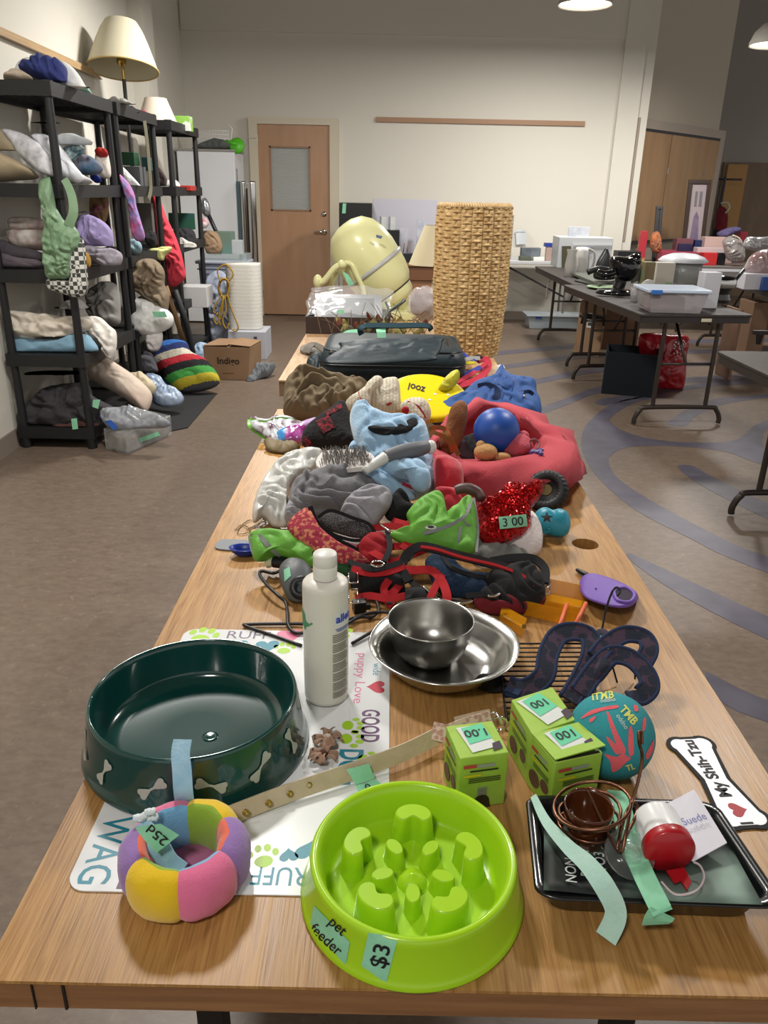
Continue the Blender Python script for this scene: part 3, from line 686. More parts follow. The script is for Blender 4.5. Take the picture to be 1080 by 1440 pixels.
tape_on([on(500,1105,.751),on(528,1096,.751),on(541,1106,.749),on(507,1123,.749)],cl_,'0.',.016,lift=.0003)
# ---------------- hair bows ----------------
BR=cloth('brown_dotted_satin','#2a1712',c2='#947560',vs=130,kind='voronoi',lo=.2,hi=.28,rough=.6)
def bow(cx,cy,cols,label,s=1.0,rot=0):
    p=at(cx,cy,MZ); t=thing('hair_bow',label,'hair bow',p,0,'dotted brown hair bows on the placemat')
    for k in range(2):
        a=rot+k*1.35; R=Matrix.Rotation(a,3,'Z')
        for sd in (-1,1):
            b=B(); b.grid(lambda u,v:p+R@V((sd*u*.019*s,(v-.5)*.019*s*(.3+.7*u**.7)*(1+.12*math.sin(u*9)),.0035+k*.004+.007*math.sin(u*pi*.9)+.0022*math.sin(v*9+k))),10,8,.0012); b.build('bow_loop',BR,t)
    b=B(); b.ball(p+V((0,0,.011)),.005*s,10,(1.1,1,.8),disp=.3,ds=300); b.build('knot',cloth('knot_'+cols,{'w':'#c9b6a6','b':'#4a2a1e'}[cols]),t)
    return t
bow(461,1045,'w','brown dotted hair bow with a pale knot, the farther of the pair',1.05,.3); bow(455,1068,'b','brown dotted hair bow with a dark knot, the nearer of the pair',1.0,-.1)
# ---------------- bottle ----------------
bc=V((-.081,.9865,MZ+.0003)); bt=thing('shampoo_bottle','tall white plastic bottle with flip cap standing on the placemat','bottle',bc)
WB=mat('offwhite_hdpe','#d6d3c9',.38,bump=.05,bs=60)
b=B(); b.lathe([(0,.002),(.028,.001),(.0315,.003),(.0325,.009),(.0328,.05),(.0328,.187),(.0322,.1925),(.030,.1955),(.019,.1985),(.0165,.199)],bc,64); b.build('bottle_body',WB,bt)
b=B(); b.lathe([(.0158,.199),(.0170,.2005),(.0170,.219),(.0166,.2195),(.0166,.2205),(.0170,.221),(.0168,.236),(.0155,.2378),(0,.2382)],bc,48); b.build('flip_cap',mat('cap_white','#dcdad3',.35),bt)
def cylf(c,r,ang,zc):
    return lambda x,y,z=0:c+V(((r+.0005+z)*math.cos(ang+x/r),(r+.0005+z)*math.sin(ang+x/r),zc+y))
def patch(b,f,x0,x1,y0,y1,n=8): b.grid(lambda u,v:f(x0+(x1-x0)*u,y0+(y1-y0)*v,0),n,3)
f=cylf(bc,.0328,math.radians(-47),.145)
b=B(); patch(b,f,-.011,.04,-.012,.014); lb=b.build('label_panel',mat('label_white','#d6d8d8',.4),bt)
b=B(); f2=cylf(bc,.0333,math.radians(-47),.146); write(b,'allergroom',.0175,lambda x,y:f2(x+.031,y),.03); b.build('lettering',mat('label_blue','#2348b8',.4),lb)
b=B(); 
for i in range(2): patch(b,cylf(bc,.0333,math.radians(-47),.1315-i*.003),-.008+i*.002,.02,-.0007,.0007)
b.build('fine_print',mat('print_blue2','#4a64b0',.5),lb)
b=B(); 
for i in range(34):
    z=.123-i*.0029-(i//5)*.0016; patch(b,cylf(bc,.0331,math.radians(-47),z),-.0125,.012+.006*random.random(),-.00065,.00065)
b.build('fine_print',mat('print_grey','#6e6a62',.6),bt)
g=cylf(bc,.0331,math.radians(-142),.142); b=B(); cc_=[g(-.014,.014),g(-.006,.010),g(.014,-.001),g(.006,-.008),g(-.001,-.012),g(-.002,-.018),g(-.012,-.013),g(-.018,0)]; b.add([g(-.004,-.001)]+cc_,[[0,i+1,(i+1)%8+1] for i in range(8)],False); b.build('tape_label',mat('dark_green_tape','#4f8f63',.7),bt)
# ---------------- steel bowls ----------------
pc_=V((.0995,1.072,TZ+.0005)); b=B(); wv=lambda a,z:1+.006*math.sin(a*6)+.004*math.sin(a*4+1)
b.lathe([(0,.0),(.06,.0),(.08,.005),(.092,.018),(.1,.034),(.103,.040),(.115,.0445),(.1188,.0465),(.1192,.0485),(.1165,.0482),(.104,.0425),(.099,.0365),(.089,.018),(.078,.0075),(.06,.0025),(0,.0025)],pc_,96,f=wv)
tag(b.build('steel_dish',STEEL),'wide shallow stainless steel dish holding a smaller steel bowl','dish')
cc2=V((.0785,1.094,TZ+.0085)); b=B()
b.lathe([(0,-.0045),(.03,-.0045),(.044,.0015),(.0565,.016),(.0635,.035),(.0665,.055),(.0685,.066),(.0695,.0685),(.0685,.0695),(.067,.066),(.065,.055),(.062,.035),(.055,.017),(.042,.003),(.028,-.003),(0,-.003)],cc2,80,f=lambda a,z:1+.006*math.sin(a*3+z*20))
tag(b.build('steel_bowl',mat('worn_steel','#a9a8a4',.25,1,bump=.1,bs=18)),'small deep stainless steel bowl set inside the wide steel dish','bowl')
# ---------------- bulb boxes ----------------
LB=mat('lime_card','#8fb437',.55,col2='#9cc04b',vs=25,bump=.1,bs=60)
def bulbbox(tc4,h,label,txt,lid=0,name='bulb_box'):
    """tc4: pixel corners of the top (front-left, front-right, back-right, back-left) at height TZ+h"""
    T=[at(x,y,TZ+h) for x,y in tc4]; T[2]=V((T[1].x+T[3].x-T[0].x,T[1].y+T[3].y-T[0].y,T[0].z)); Bt=[V((p.x,p.y,TZ+.0005)) for p in T]; c=sum(Bt,V())/4
    t=thing(name,label,'box',c,0,'small lime green light bulb boxes')
    b=B(); b.hexa(Bt,T); bd=b.build('carton',LB,t,bev=.0015)
    X_=(T[1]-T[0]); Y_=(T[3]-T[0]); w_=X_.length; d_=Y_.length; xn=X_.normalized(); yn=Y_.normalized(); up=V((0,0,1))
    F=fr((T[0]+T[1])/2-up*h/2,xn,up,.0012); L=fr((T[0]+T[3])/2-up*h/2,-yn,up,.0012)
    if lid:
        b=B(); q=[T[0]+up*.004+xn*-.001,T[1]+up*.009+xn*.002,T[2]+up*.004,T[3]+up*.001]; b.slab(q,.0016); b.build('lid_flap',LB,t)
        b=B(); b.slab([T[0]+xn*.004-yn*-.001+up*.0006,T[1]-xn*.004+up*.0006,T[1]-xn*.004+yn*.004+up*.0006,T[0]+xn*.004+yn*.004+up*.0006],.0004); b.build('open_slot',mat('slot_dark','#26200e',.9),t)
    if lid: Tp=fr((T[0]+T[1]+T[2]+T[3])/4+up*.0064,(xn+up*.07),yn,0)
    else: Tp=fr((T[0]+T[1]+T[2]+T[3])/4,xn,yn,.0008)
    def bar(fm_,x0,x1,y0,y1,m):
        b=B(); b.add([fm_(x0,y0),fm_(x1,y0),fm_(x1,y1),fm_(x0,y1)],[[0,1,2,3]],False); b.build('printed_band',m,t)
    k_=mat('print_black','#262a18',.6); y_=mat('print_yellow','#c9c019',.6); r_=mat('print_red2','#b0433a',.6); g_=mat('print_silver','#8f968a',.6)
    for s_,W in ((F,w_),(L,d_)):
        bar(s_,-W*.42,-W*.15,h*.30,h*.36,r_); bar(s_,-W*.13,W*.22,h*.29,h*.35,g_); bar(s_,-W*.28,W*.3,h*.22,h*.25,k_); bar(s_,-W*.4,-W*.05,h*.13,h*.17,y_); 
        b=B(); 
        for i in range(3): b.add([s_(-W*.3,h*(.1-.035*i)),s_(W*.36,h*(.1-.035*i)),s_(W*.36,h*(.085-.035*i)),s_(-W*.3,h*(.085-.035*i))],[[0,1,2,3]],False)
        b.build('printed_band',k_,t)
    b=B(); b.prism([(.010*math.cos(a/10*pi),.010*math.sin(a/10*pi)-h*.36) for a in range(0,11)]+[(-.012,-h*.49),(.012,-h*.49)],.0003,lambda x,y,z:F(x,y,z)); b.build('bulb_picture',mat('bulb_dark','#2e2a18',.4),t)
    b=B(); 
    for i in range(4): b.add([F(-.006,-h*(.245-.04*i)),F(.006,-h*(.245-.04*i)),F(.006,-h*(.215-.04*i)),F(-.006,-h*(.215-.04*i))],[[0,1,2,3]],False)
    b.build('bulb_picture',mat('bulb_grey','#8b8c80',.4),t)
    b=B(); 
    for cx_,cy_,rr in ((-d_*.2,-h*.2,.012),(d_*.22,-h*.12,.009)): b.prism([(cx_+rr*math.cos(a/8*pi),cy_+rr*math.sin(a/8*pi)) for a in range(16)],.0003,lambda x,y,z:L(x,y,z))
    b.build('bulb_picture',mat('bulb_maroon','#5a3d33',.5),t)
    # top paper label, tape, price
    b=B(); b.add([Tp(-w_*.22,-d_*.4,.0004),Tp(w_*.34,-d_*.3,.0004),Tp(w_*.2,d_*.4,.0004),Tp(-w_*.32,d_*.38,.0004)],[[0,1,2,3]],False); b.build('paper_sticker',mat('sticker_white','#cfd3cf',.6),t)
    b=B(); b.add([Tp(-w_*.2,-d_*.16,.001),Tp(w_*.3,-d_*.05,.001),Tp(w_*.24,d_*.42,.001),Tp(-w_*.22,d_*.34,.001)],[[0,1,2,3]],False); o=b.build('tape_label',mat('aqua_tape','#63c79b',.7),t)
    b=B(); write(b,txt,.019,lambda x,y:Tp(-x+.001,-y+d_*.14,.0016),.015); b.build('lettering',INK,o)
    b=B(); b.add([Tp(w_*.2,-d_*.42,.0006),Tp(w_*.42,-d_*.36,.0006),Tp(w_*.42,-d_*.15,.0006),Tp(w_*.25,-d_*.2,.0006)],[[0,1,2,3]],False); b.build('printed_band',mat('print_aubergine','#3a2a38',.6),t)
    return t
bulbbox([(647,1067),(716,1058),(700,1012),(627,1021)],.080,'small lime green bulb box standing alone beside the lime feeder','1.00')
bulbbox([(749,1033),(810,1012),(788,975),(719,984)],.080,'lime green bulb box behind the other, touching the patterned ball','100')
bulbbox([(781,1073),(848,1058),(812,1020),(748,1034)],.078,'lime green bulb box with a lifted lid, right behind the black tray','100',lid=1)
# ---------------- patterned ball ----------------
r=.0555; pc3=at(859,1035,TZ+r); 
ba=thing('patterned_ball','teal fabric ball with coral splashes beside the lime boxes','ball',V((pc3.x,pc3.y,TZ+.0005)))
cb=V((pc3.x,pc3.y,TZ+r+.0006)); b=B(); b.ball(cb,r,32); b.build('ball_body',cloth('teal_canvas','#2f8f97',c2='#2a8088',bs=500),ba)
def on_ball(x,y,lift=.0008,rr=None):
    rr=rr or r; o=V((0,0,EYE)); d=_ray(x,y).normalized(); oc=o-cb; bb=oc.dot(d); disc=bb*bb-(oc.dot(oc)-rr*rr)
    if disc<=0: p=o+d*(-bb); return cb+(p-cb).normalized()*(rr+lift)
    p=o+d*(-bb-math.sqrt(disc)); return cb+(p-cb).normalized()*(rr+lift)
def blotch(b,pts,lift=.0006):
    P_=cr([V((x,y,0)) for x,y in pts],3,True); c_=sum(P_,V())/len(P_); n=len(P_)
    b.add([on_ball(c_.x,c_.y,lift)]+[on_ball(c_.x+(p.x-c_.x)*.5,c_.y+(p.y-c_.y)*.5,lift) for p in P_]+[on_ball(p.x,p.y,lift) for p in P_],[[0,1+i,1+(i+1)%n] for i in range(n)]+[[1+i,1+n+i,1+n+(i+1)%n,1+(i+1)%n] for i in range(n)])
CO=cloth('coral_print','#dd5f66'); b=B()
for pl in ([(861,1085),(858,1070),(850,1060),(868,1064),(875,1056),(880,1062),(887,1066),(880,1072),(872,1080)],[(817,1011),(830,1000),(852,994),(868,992),(868,996),(850,999),(832,1005)],[(853,1003),(857,1004),(868,1030),(880,1055),(872,1058),(862,1034)],[(884,1025),(889,1025),(891,1058),(884,1060)],[(853,1038),(857,1038),(872,1055),(866,1060)],[(891,992),(896,993),(897,1000),(892,1000)],[(908,1060),(916,1045),(919,1040),(918,1055),(910,1068)],[(886,972),(897,980),(908,992),(900,986)],[(904,1012),(908,1010),(907,1024),(903,1028)],[(843,966),(851,966),(849,969),(844,969)],[(829,1012),(838,1007),(836,1012),(831,1016)]): blotch(b,pl)
b.build('coral_splash',CO,ba)
b=B()
def wball(s,cx,cy,size,dx,dy,bold): 
    vs,fs=letters(s,size,bold); mx=(max(v[0] for v in vs)+min(v[0] for v in vs))/2; my=(max(v[1] for v in vs)+min(v[1] for v in vs))/2
    n=math.hypot(dx,dy); dx/=n; dy/=n; b.add([on_ball(cx+(v[0]-mx)*dx+(v[1]-my)*dy,cy+(v[0]-mx)*dy-(v[1]-my)*dx,.0011) for v in vs],fs,False)
wball('iTMB',848,979,14,1,-.12,.03); wball('TMB',884,1006,15,.75,.85,.03); wball('TL',886,1078,11,1,-.3,.03)
b.build('lettering',cloth('yellow_print','#cfd06a'),ba)
b=B(); wball('oddno',855,985,8,1,-.12,.01); wball('oddno',875,1015,9,.6,.9,.01); b.build('lettering',cloth('white_print','#b9c8c4'),ba)
# ---------------- black tray and what lies in it ----------------
def loft(b,rings_,close=True):
    n=len(rings_[0]); k=[]; vs=[]
    for r_ in rings_: vs+=r_
    fs=[[n*a+i,n*a+(i+1)%n,n*(a+1)+(i+1)%n,n*(a+1)+i] for a in range(len(rings_)-1) for i in range(n)]
    if close: fs.append([n*(len(rings_)-1)+i for i in range(n)])
    b.add(vs,fs)
def trr(ins,z,r=.02,ux=0):
    A=V((.178,.7425,z)); Bq=V((.403,.738,z)); Cq=V((.419,.588,z)); D_=V((.165,.594,z)); out=[]
    base=rrect(-1+0,1,-1,1,.22,7)
    for x,y in base:
        u=(x+1)/2; v=(y+1)/2; p=(D_*(1-u)+Cq*u)*(1-v)+(A*(1-u)+Bq*u)*v; c=V((.292,.665,z)); q=p-c; l=q.length; sx=(abs(q.x)-ins)/max(abs(q.x),1e-6); sy=(abs(q.y)-ins)/max(abs(q.y),1e-6)
        out.append(c+V((q.x*(1-ins/.12),q.y*(1-ins/.075),0)))
    return out
tr_=thing('black_tray','black plastic food tray at the right front corner of the table','tray',(.292,.665,TZ))
TB_=mat('tray_black','#101214',.28,coat=.3); b=B()
loft(b,[trr(.024,TZ+.0006),trr(.020,TZ+.002),trr(.011,TZ+.03),trr(.009,TZ+.036),trr(0,TZ+.037),trr(-.0015,TZ+.039),trr(.0005,TZ+.041),trr(.008,TZ+.0405),trr(.0115,TZ+.036),trr(.02,TZ+.0045),trr(.026,TZ+.003)]); b.build('tray_body',TB_,tr_)
PC=mat('printed_card','#0d1512',.6,col2='#7d9488',vs=16,det=1,lo=.48,hi=.78)
ic=thing('photo_card','dark green picture card with white print lying in the black tray','card',at(900,1230,.765))
def card(u,v):   # u across, v from back to front
    a=at(765,1165,.7665); b_=at(1012,1160,.7665); c_=at(1072,1274,.7835); d_=at(764,1254,.7815); return (a*(1-u)+b_*u)*(1-v)+(d_*(1-u)+c_*u)*v+V((0,0,.002*math.sin(u*5+v*2)))
b=B(); b.grid(card,16,8,.0012); b.build('card_sheet',PC,ic)
b=B()
for i,s in enumerate(('NON-MOU','BEE-PRO','TO3 E')):
    u_,v_=.13+.075*i,.52; c_=card(u_,v_)+V((0,0,.0035)); xd=card(u_,v_-.2)-card(u_,v_+.2); yd=card(u_-.1,v_)-card(u_+.1,v_); ff=fr(c_,xd,yd,0); write(b,s,.0165,lambda x,y:ff(x,y),.006)
b.build('lettering',mat('card_white_print','#c9cfcd',.5),ic)
# brown candle cup with copper wire
cw_=at(822,1176,.775); bcup=V((cw_.x,cw_.y,.7705)); t=thing('candle_holder','brown glass cup with coiled copper wire stem in the black tray','candle holder',bcup)
AMB=mat('amber_brown_glass','#4a2410',.15,coat=.5); b=B(); b.lathe([(0,0),(.022,0),(.0245,.004),(.0268,.046),(.0275,.05),(.0262,.05),(.025,.046),(.0228,.006),(0,.004)],bcup,40); b.build('cup',AMB,t)
CU=mat('copper_wire','#6f4c3a',.3,.9); b=B()
hel=[bcup+V(((.034+.004*math.sin(i*.3))*math.cos(i/10*pi)+.004,(.029)*math.sin(i/10*pi),.012+i*.0008)) for i in range(0,46)]
b.tube([bcup+V((.041*math.cos(i/16*pi)+.003,.036*math.sin(i/16*pi),.050+.010*math.cos(i/16*pi))) for i in range(32)],.0019,8,True)
b.tube(hel,.0019,8)
b.tube(cr([hel[-1],at(868,1195,.80),at(880,1172,.815),at(888,1130,.83),at(897,1100,.85),at(903,1065,.875),at(899,1045,.895),at(898,1032,.905),at(902,1030,.905),at(903,1046,.893)],8),.0019,8)
b.tube(cr([at(868,1195,.802),at(874,1165,.805),at(882,1140,.81),at(892,1128,.812),at(896,1140,.808),at(886,1165,.802),at(872,1190,.798)],6),.0019,8)
b.build('wire_stem',CU,t)
# white jar with red cap
jf=at(943,1199,.80); jd=V((-.02,.97,-.03)).normalized(); R=(-jd).to_track_quat('Z','Y').to_matrix()
jf=V((jf.x,jf.y,jf.z)); t=thing('pill_jar','white jar with a bright red screw cap tipped over in the tray','jar',V((jf.x,jf.y+.02,.772)))
RC=mat('red_cap_plastic','#a3101c',.35,coat=.2); b=B(); b.lathe([(0,0.001),(.026,.0),(.0275,-.002),(.0275,-.013),(.0265,-.014)],jf,48,R); b.build('screw_cap',RC,t)
b=B(); b.lathe([(.0258,-.013),(.0255,-.048),(.024,-.0515),(0,-.052)],jf,48,R); b.build('jar_body',mat('jar_white','#dfe0e0',.25),t)
b=B(); pl=[at(937,1226,.788),at(962,1222,.788),at(972,1242,.7855),at(966,1253,.785),at(957,1240,.786),at(948,1243,.786)]; b.slab(pl,.002); tag(b.build('red_plastic_tab',RC),'small red plastic tab under the tipped red-capped jar','tab')
b=B(); b.tube(cr([at(930,1240,.786),at(950,1258,.786),at(978,1253,.787),at(990,1235,.787),at(985,1218,.789),at(975,1212,.79)],6),.0012,8); tag(b.build('clear_loop',mat('clear_plastic_wire','#d9c9cc',.1,alpha=.55)),'thin clear plastic loop lying on the picture card','clip')
sc_=at(886,1200,.795); b=B(); R=V((.05,-.45,.9)).to_track_quat('Z','Y').to_matrix(); b.lathe([(0,.004),(.006,.004),(.008,.0),(.014,-.003),(.024,-.0035),(.0268,-.0025),(.0268,-.0015),(.024,-.0022),(.014,-.001),(.01,.004),(.008,.011),(0,.012)],sc_,40,R)
tag(b.build('suction_cup',mat('clear_vinyl','#e8f0ee',.06,trans=.9,alpha=.55)),'clear suction cup lying over the green tape in the tray','suction cup')
pp=thing('paper_slip','folded white paper slip behind the red-capped jar','paper',at(950,1160,.79)); b=B(); q=[at(898,1152,.785),at(976,1111,.802),at(1022,1186,.79),at(975,1212,.785),at(930,1190,.784)]; b.slab(q,.0012); b.build('paper_sheet',mat('white_paper','#d5d3dc',.7),pp)
b=B(); ff=fr(at(975,1153,.7985)+V((0,0,.001)),at(1000,1145,.797)-at(950,1160,.794),at(965,1120,.80)-at(980,1180,.79),.001); write(b,'Suede',.013,lambda x,y:ff(x,y),0); b.build('lettering',mat('pen_blue','#6a6fa8',.6),pp)
# tapes over the tray
b=B(); tpth=cr([at(750,1119,.785),at(768,1155,.79),at(798,1190,.80),at(826,1215,.803),at(852,1250,.795),at(866,1285,.772),at(852,1320,.745)],8); b.strap(tpth,.0185,.0006,lambda u:V((-.5+.3*u,-.35,.8-.3*u)),wf=lambda u:.42+.75*min(1,u*1.6))
tag(b.build('tape_strip',TAPEP),'pale green tape strip dangling over the left front of the tray','tape')
b=B(); tp2=cr([at(868,1112,.7815),at(875,1140,.784),at(885,1180,.789),at(903,1225,.7905),at(925,1270,.787),at(932,1284,.7835)],6); b.strap(tp2,.024,.0006,lambda u:V((.0,-.15,1))); b.strap(cr([at(932,1283,.783),at(925,1293,.774),at(922,1300,.764)],4),.028,.0006,V((0,-1,.25)))
tag(b.build('tape_strip',TAPE),'green tape strip stuck straight across the middle of the tray','tape')
# ---------------- bone magnet ----------------
A=at(972,1048,TZ+.001); Z=at(1045,1152,TZ+.001); ax=(A-Z); L=ax.length; bm=thing('bone_magnet','flat bone shaped car magnet reading I love my Shih-Tzu','magnet',(A+Z)/2)
F=fr((A+Z)/2,ax,V((-1,0,0)),0)
def boneout(g):
    r=.0185+g; h=L/2; out=[]; 
    def arc(cx,cy,a,b_,n=9): return [(cx+r*math.cos(math.radians(a+(b_-a)*i/n)),cy+r*math.sin(math.radians(a+(b_-a)*i/n))) for i in range(n+1)]
    out+=arc(h,-.0165,-135,25); out+=arc(h,.0165,-25,135); out+=[(0,.021+g)]; out+=arc(-h,.0165,45,205); out+=arc(-h,-.0165,155,315); out+=[(0,-.021-g)]
    return out
b=B(); b.prism(boneout(0),.0012,lambda x,y,z:F(x,y,z)); b.build('magnet_sheet',mat('magnet_black','#0a0a0b',.7),bm)
b=B(); b.prism(boneout(-.0062),.0004,lambda x,y,z:F(x,y,z+.0012)); b.build('white_face',mat('magnet_white','#dfe2e8',.35),bm)
b=B(); write(b,'My Shih-Tzu',.0225,lambda x,y:F(x+.023,y,.0019),.035); write(b,'I',.022,lambda x,y:F(x-L*.56,y,.0019),.03); b.build('lettering',INK,bm)
b=B(); pl=[]
for i in range(28): t=2*pi*i/28; pl.append((-L*.40+(13*math.cos(t)-5*math.cos(2*t)-2*math.cos(3*t)-math.cos(4*t))*0.0+16*math.sin(t)**3*.00075,(13*math.cos(t)-5*math.cos(2*t)-2*math.cos(3*t)-math.cos(4*t))*.00075))
b.prism(pl,.0003,lambda x,y,z:F(x,y,z+.0017)); b.build('red_heart',mat('heart_red','#a3121f',.5),bm)
# ================= THINGS IN THE MIDDLE OF THE SALE TABLE =================
def stroke(sk,pts,w_,m,host,name='stripe',lift=.0012,t=.0008,k=5,closed=False):
    P_=spix(sk,pts,lift,k,closed); b=B(); V_=lambda p:(V((0,0,EYE))-p).normalized(); N=len(P_)
    b.strap(P_,w_,t,lambda u:V_(P_[min(N-1,int(u*(N-1)))]),closed); return b.build(name,m,host)
def pl3(b,pts): return cr(pts,6)
BLKW=cloth('black_webbing','#17171a',bs=700); REDW=cloth('red_webbing','#a5161e',bs=700); MESH=cloth('grey_mesh','#6b6866',c2='#2d2b2c',vs=420,kind='voronoi',lo=.2,hi=.5)
# --- purple leash, pen, cable hook, orange holder ---
lp=thing('retractable_leash','purple retractable dog leash lying near the right table edge','leash',at(855,842,TZ))
PU=mat('purple_plastic','#6f4fa6',.5); b=B()
def leash_ring(s,z): 
    o=[(818,812),(832,806),(856,812),(880,822),(895,833),(897,843),(886,853),(868,855),(842,849),(822,840),(815,826)]
    c=at(857,832,z); return [c+(q-c)*s for q in cr([at(x,y,z) for x,y in o],4,True)]
loft(b,[leash_ring(.93,TZ+.001),leash_ring(1.0,TZ+.006),leash_ring(1.0,TZ+.024),leash_ring(.94,TZ+.030),leash_ring(.8,TZ+.0315)]); b.build('case',PU,lp)
b=B(); q=cr([at(x,y,TZ+.0318) for x,y in ((864,831),(880,827),(892,836),(886,847),(869,845))],4,True); b.slab(q,.0006); b.build('handle_opening_shade',mat('opening_shade_plum','#2c1d33',.8),lp)  # dark patch painted in for the shade inside the handle opening
b=B(); b.tube([q_+V((0,0,.001)) for q_ in q],.0035,8,True); b.build('handle_rim',PU,lp)
b=B(); b.cyl(at(838,828,TZ+.031),at(838,828,TZ+.0325),.0018); b.build('screw',BLACK,lp)
b=B(); b.tube(cr([at(811,801,TZ+.006),at(820,806,TZ+.007),at(832,811,TZ+.008)],4),.0055,10,rf=lambda t:.6+.4*math.sin(t*pi)); tag(b.build('marker_pen',BLACK),'short black marker pen poking out behind the purple leash','pen')
oh=thing('orange_holder','clear amber plastic holder with pink clips behind the wire rack','holder',at(770,870,TZ))
AM=mat('amber_acrylic','#d9930c',.12,alpha=.48,coat=.4)
b=B(); A_=[at(737,865,TZ+.001),at(808,882,TZ+.001),at(828,845,TZ+.001),at(762,832,TZ+.001)]; b.slab(A_,.003)
for i,h in ((0,.03),(2,.03)):
    p,q=A_[i],A_[(i+1)%4]; n_=((p+q)/2-sum(A_,V())/4).normalized(); b.slab([p,q,q+n_*.002,p+n_*.002],h)
b.slab([at(770,848,TZ+.004),at(818,858,TZ+.004),at(815,868,TZ+.004),at(765,858,TZ+.004)],.02); b.slab([at(705,862,TZ+.004),at(740,882,TZ+.004),at(735,896,TZ+.004),at(702,876,TZ+.004)],.018); b.build('acrylic_body',AM,oh,bev=.001)
b=B(); b.cyl(at(737,881,TZ+.022),at(737,881,TZ+.026),.004); b.build('rivet',mat('brass2','#5f4712',.4,.8),oh)
for p,q in (((784,888),(797,850)),((808,880),(824,848))):
    b=B(); b.tube([at(*p,TZ+.028),at(*q,TZ+.033)],.0035,8); b.build('clip_bar',mat('coral_plastic','#e8704a',.4,alpha=.8),oh)
# --- wire rack with its hook ---
wr=thing('wire_rack','black wire cooling rack under the navy harness','rack',at(760,950,TZ))
b=B(); c4=[at(700,905,.757),at(836,905,.757),at(838,1012,.757),at(712,1012,.757)]
b.tube([c4[0],c4[1],c4[2],c4[3]],.0022,8,True); b.build('rack_frame',mat('black_wire','#121213',.4,.3),wr)
for i in range(1,15):
    u=i/15; b=B(); b.tube([c4[0]*(1-u)+c4[3]*u,c4[1]*(1-u)+c4[2]*u],.0013,6); b.build('rack_wire',mat('black_wire'),wr)
for q in c4: b=B(); b.tube([q,V((q.x,q.y,TZ+.001))],.002,6); b.build('leg',mat('black_wire'),wr)
b=B(); b.tube(cr([at(844,905,.757),at(846,890,.775),at(852,858,.80),at(861,832,.825),at(868,826,.83),at(872,832,.826),at(868,838,.822)],6),.0019,8); b.build('hook',mat('black_wire'),wr)
b=B(); b.tube([at(893,918,.79),at(893,955,.745)],.0015,6); b.tube([at(858,925,.78),at(868,960,.745)],.0015,6); b.build('prong',mat('black_wire'),wr)
# --- navy harness ---
nh_=thing('navy_harness','navy step-in dog harness with pink ring print lying on the wire rack','harness',at(820,930,TZ+.02))
NV=cloth('navy_piping','#1c2a49'); NP=cloth('navy_print','#1d2130',c2='#3d2c3e',vs=60,kind='voronoi',lo=.56,hi=.6)
def loopband(pts,w_,name,m,t=.004,par=nh_,nr=V((0,-.55,.8))):
    P_=cr(pts,7); b=B(); b.strap(P_,w_,t,nr); o=b.build(name,m,par)
    S=[]; 
    for s_ in (-1,1):
        ed=[]
        for i,p in enumerate(P_):
            T=(P_[min(i+1,len(P_)-1)]-P_[max(i-1,0)]).normalized(); n_=nr(i/(len(P_)-1)) if callable(nr) else nr; s2=T.cross(n_).normalized(); ed.append(p+s2*s_*w_/2)
        b=B(); b.tube(ed,t*.8,8); b.build('piping',NV if par is nh_ else BLKW,o)
    return o
loopband([at(714,965,.765),at(740,968,.77),at(765,950,.785),at(771,920,.80),at(784,895,.81),at(805,888,.815),at(828,895,.81),at(832,920,.80),at(820,950,.785),at(800,985,.77)],.027,'padded_band',NP)
loopband([at(838,925,.80),at(855,905,.81),at(880,892,.815),at(905,896,.812),at(913,912,.805),at(905,930,.795)],.024,'padded_band',NP)
loopband([at(815,975,.775),at(835,945,.79),at(858,922,.80),at(885,925,.80),at(907,945,.79),at(913,965,.78),at(900,978,.772),at(893,972,.77)],.026,'padded_band',NP)
b=B(); pillow(b,[(833,893),(850,886),(868,905),(880,920),(862,940),(845,960),(828,965),(832,930)],m=.25,z0=.775,T=.012,Tb=.006,seed=3,rings=8); b.build('chest_panel',NP,nh_); sk=Skin(b)
decal(sk,[(838,893),(856,896),(856,912),(840,908)],TAPE,nh_)
b=B(); b.strap([at(715,965,.764),at(735,972,.766)],.026,.006,V((0,-.3,1))); b.build('strap_end',NV,nh_)
b=B(); pillow(b,[(665,958),(690,950),(715,960),(712,972),(690,975),(672,968)],m=.1,z0=.743,T=.008,seed=2,rings=6); tag(b.build('nylon_strap',BLKW),'black nylon strap scrap under the steel dish edge','strap')
# --- scoop, scraper, gold wire ---
sp=thing('feed_scoop','blue plastic food scoop at the left table edge','scoop',at(345,782,TZ)); b=B()
BL=mat('blue_plastic','#17338f',.35); cs=at(344,780,TZ+.002)
b.lathe([(0,0),(.012,.001),(.018,.008),(.0205,.016),(.0215,.017),(.0195,.0165),(.017,.009),(.011,.003),(0,.002)],cs,28); 
for i in range(len(b.v)): b.v[i]=V((cs.x+(b.v[i].x-cs.x)*1.5,b.v[i].y,b.v[i].z))
b.build('scoop_cup',BL,sp); b=B(); b.strap([at(352,774,.757),at(375,771,.758)],.014,.003); b.build('handle',BL,sp)
b=B(); b.slab(cr([at(x,y,TZ+.0006) for x,y in ((303,772),(308,762),(320,760),(352,762),(356,772),(330,775))],3,True),.003); tag(b.build('scraper',mat('grey_rubber','#70767a',.5)),'grey flat scraper lying behind the blue scoop','scraper')
b=B(); b.tube(cr([at(x,y,TZ+.003) for x,y in ((330,745),(340,738),(352,744),(345,750),(334,749),(340,738),(352,731),(364,733),(358,740),(346,744),(360,738),(370,730),(374,736),(362,742))],5),.0011,6); tag(b.build('wire_loop',mat('gold_wire','#8d7448',.35,.9)),'loops of thin gold wire near the left table edge','wire')
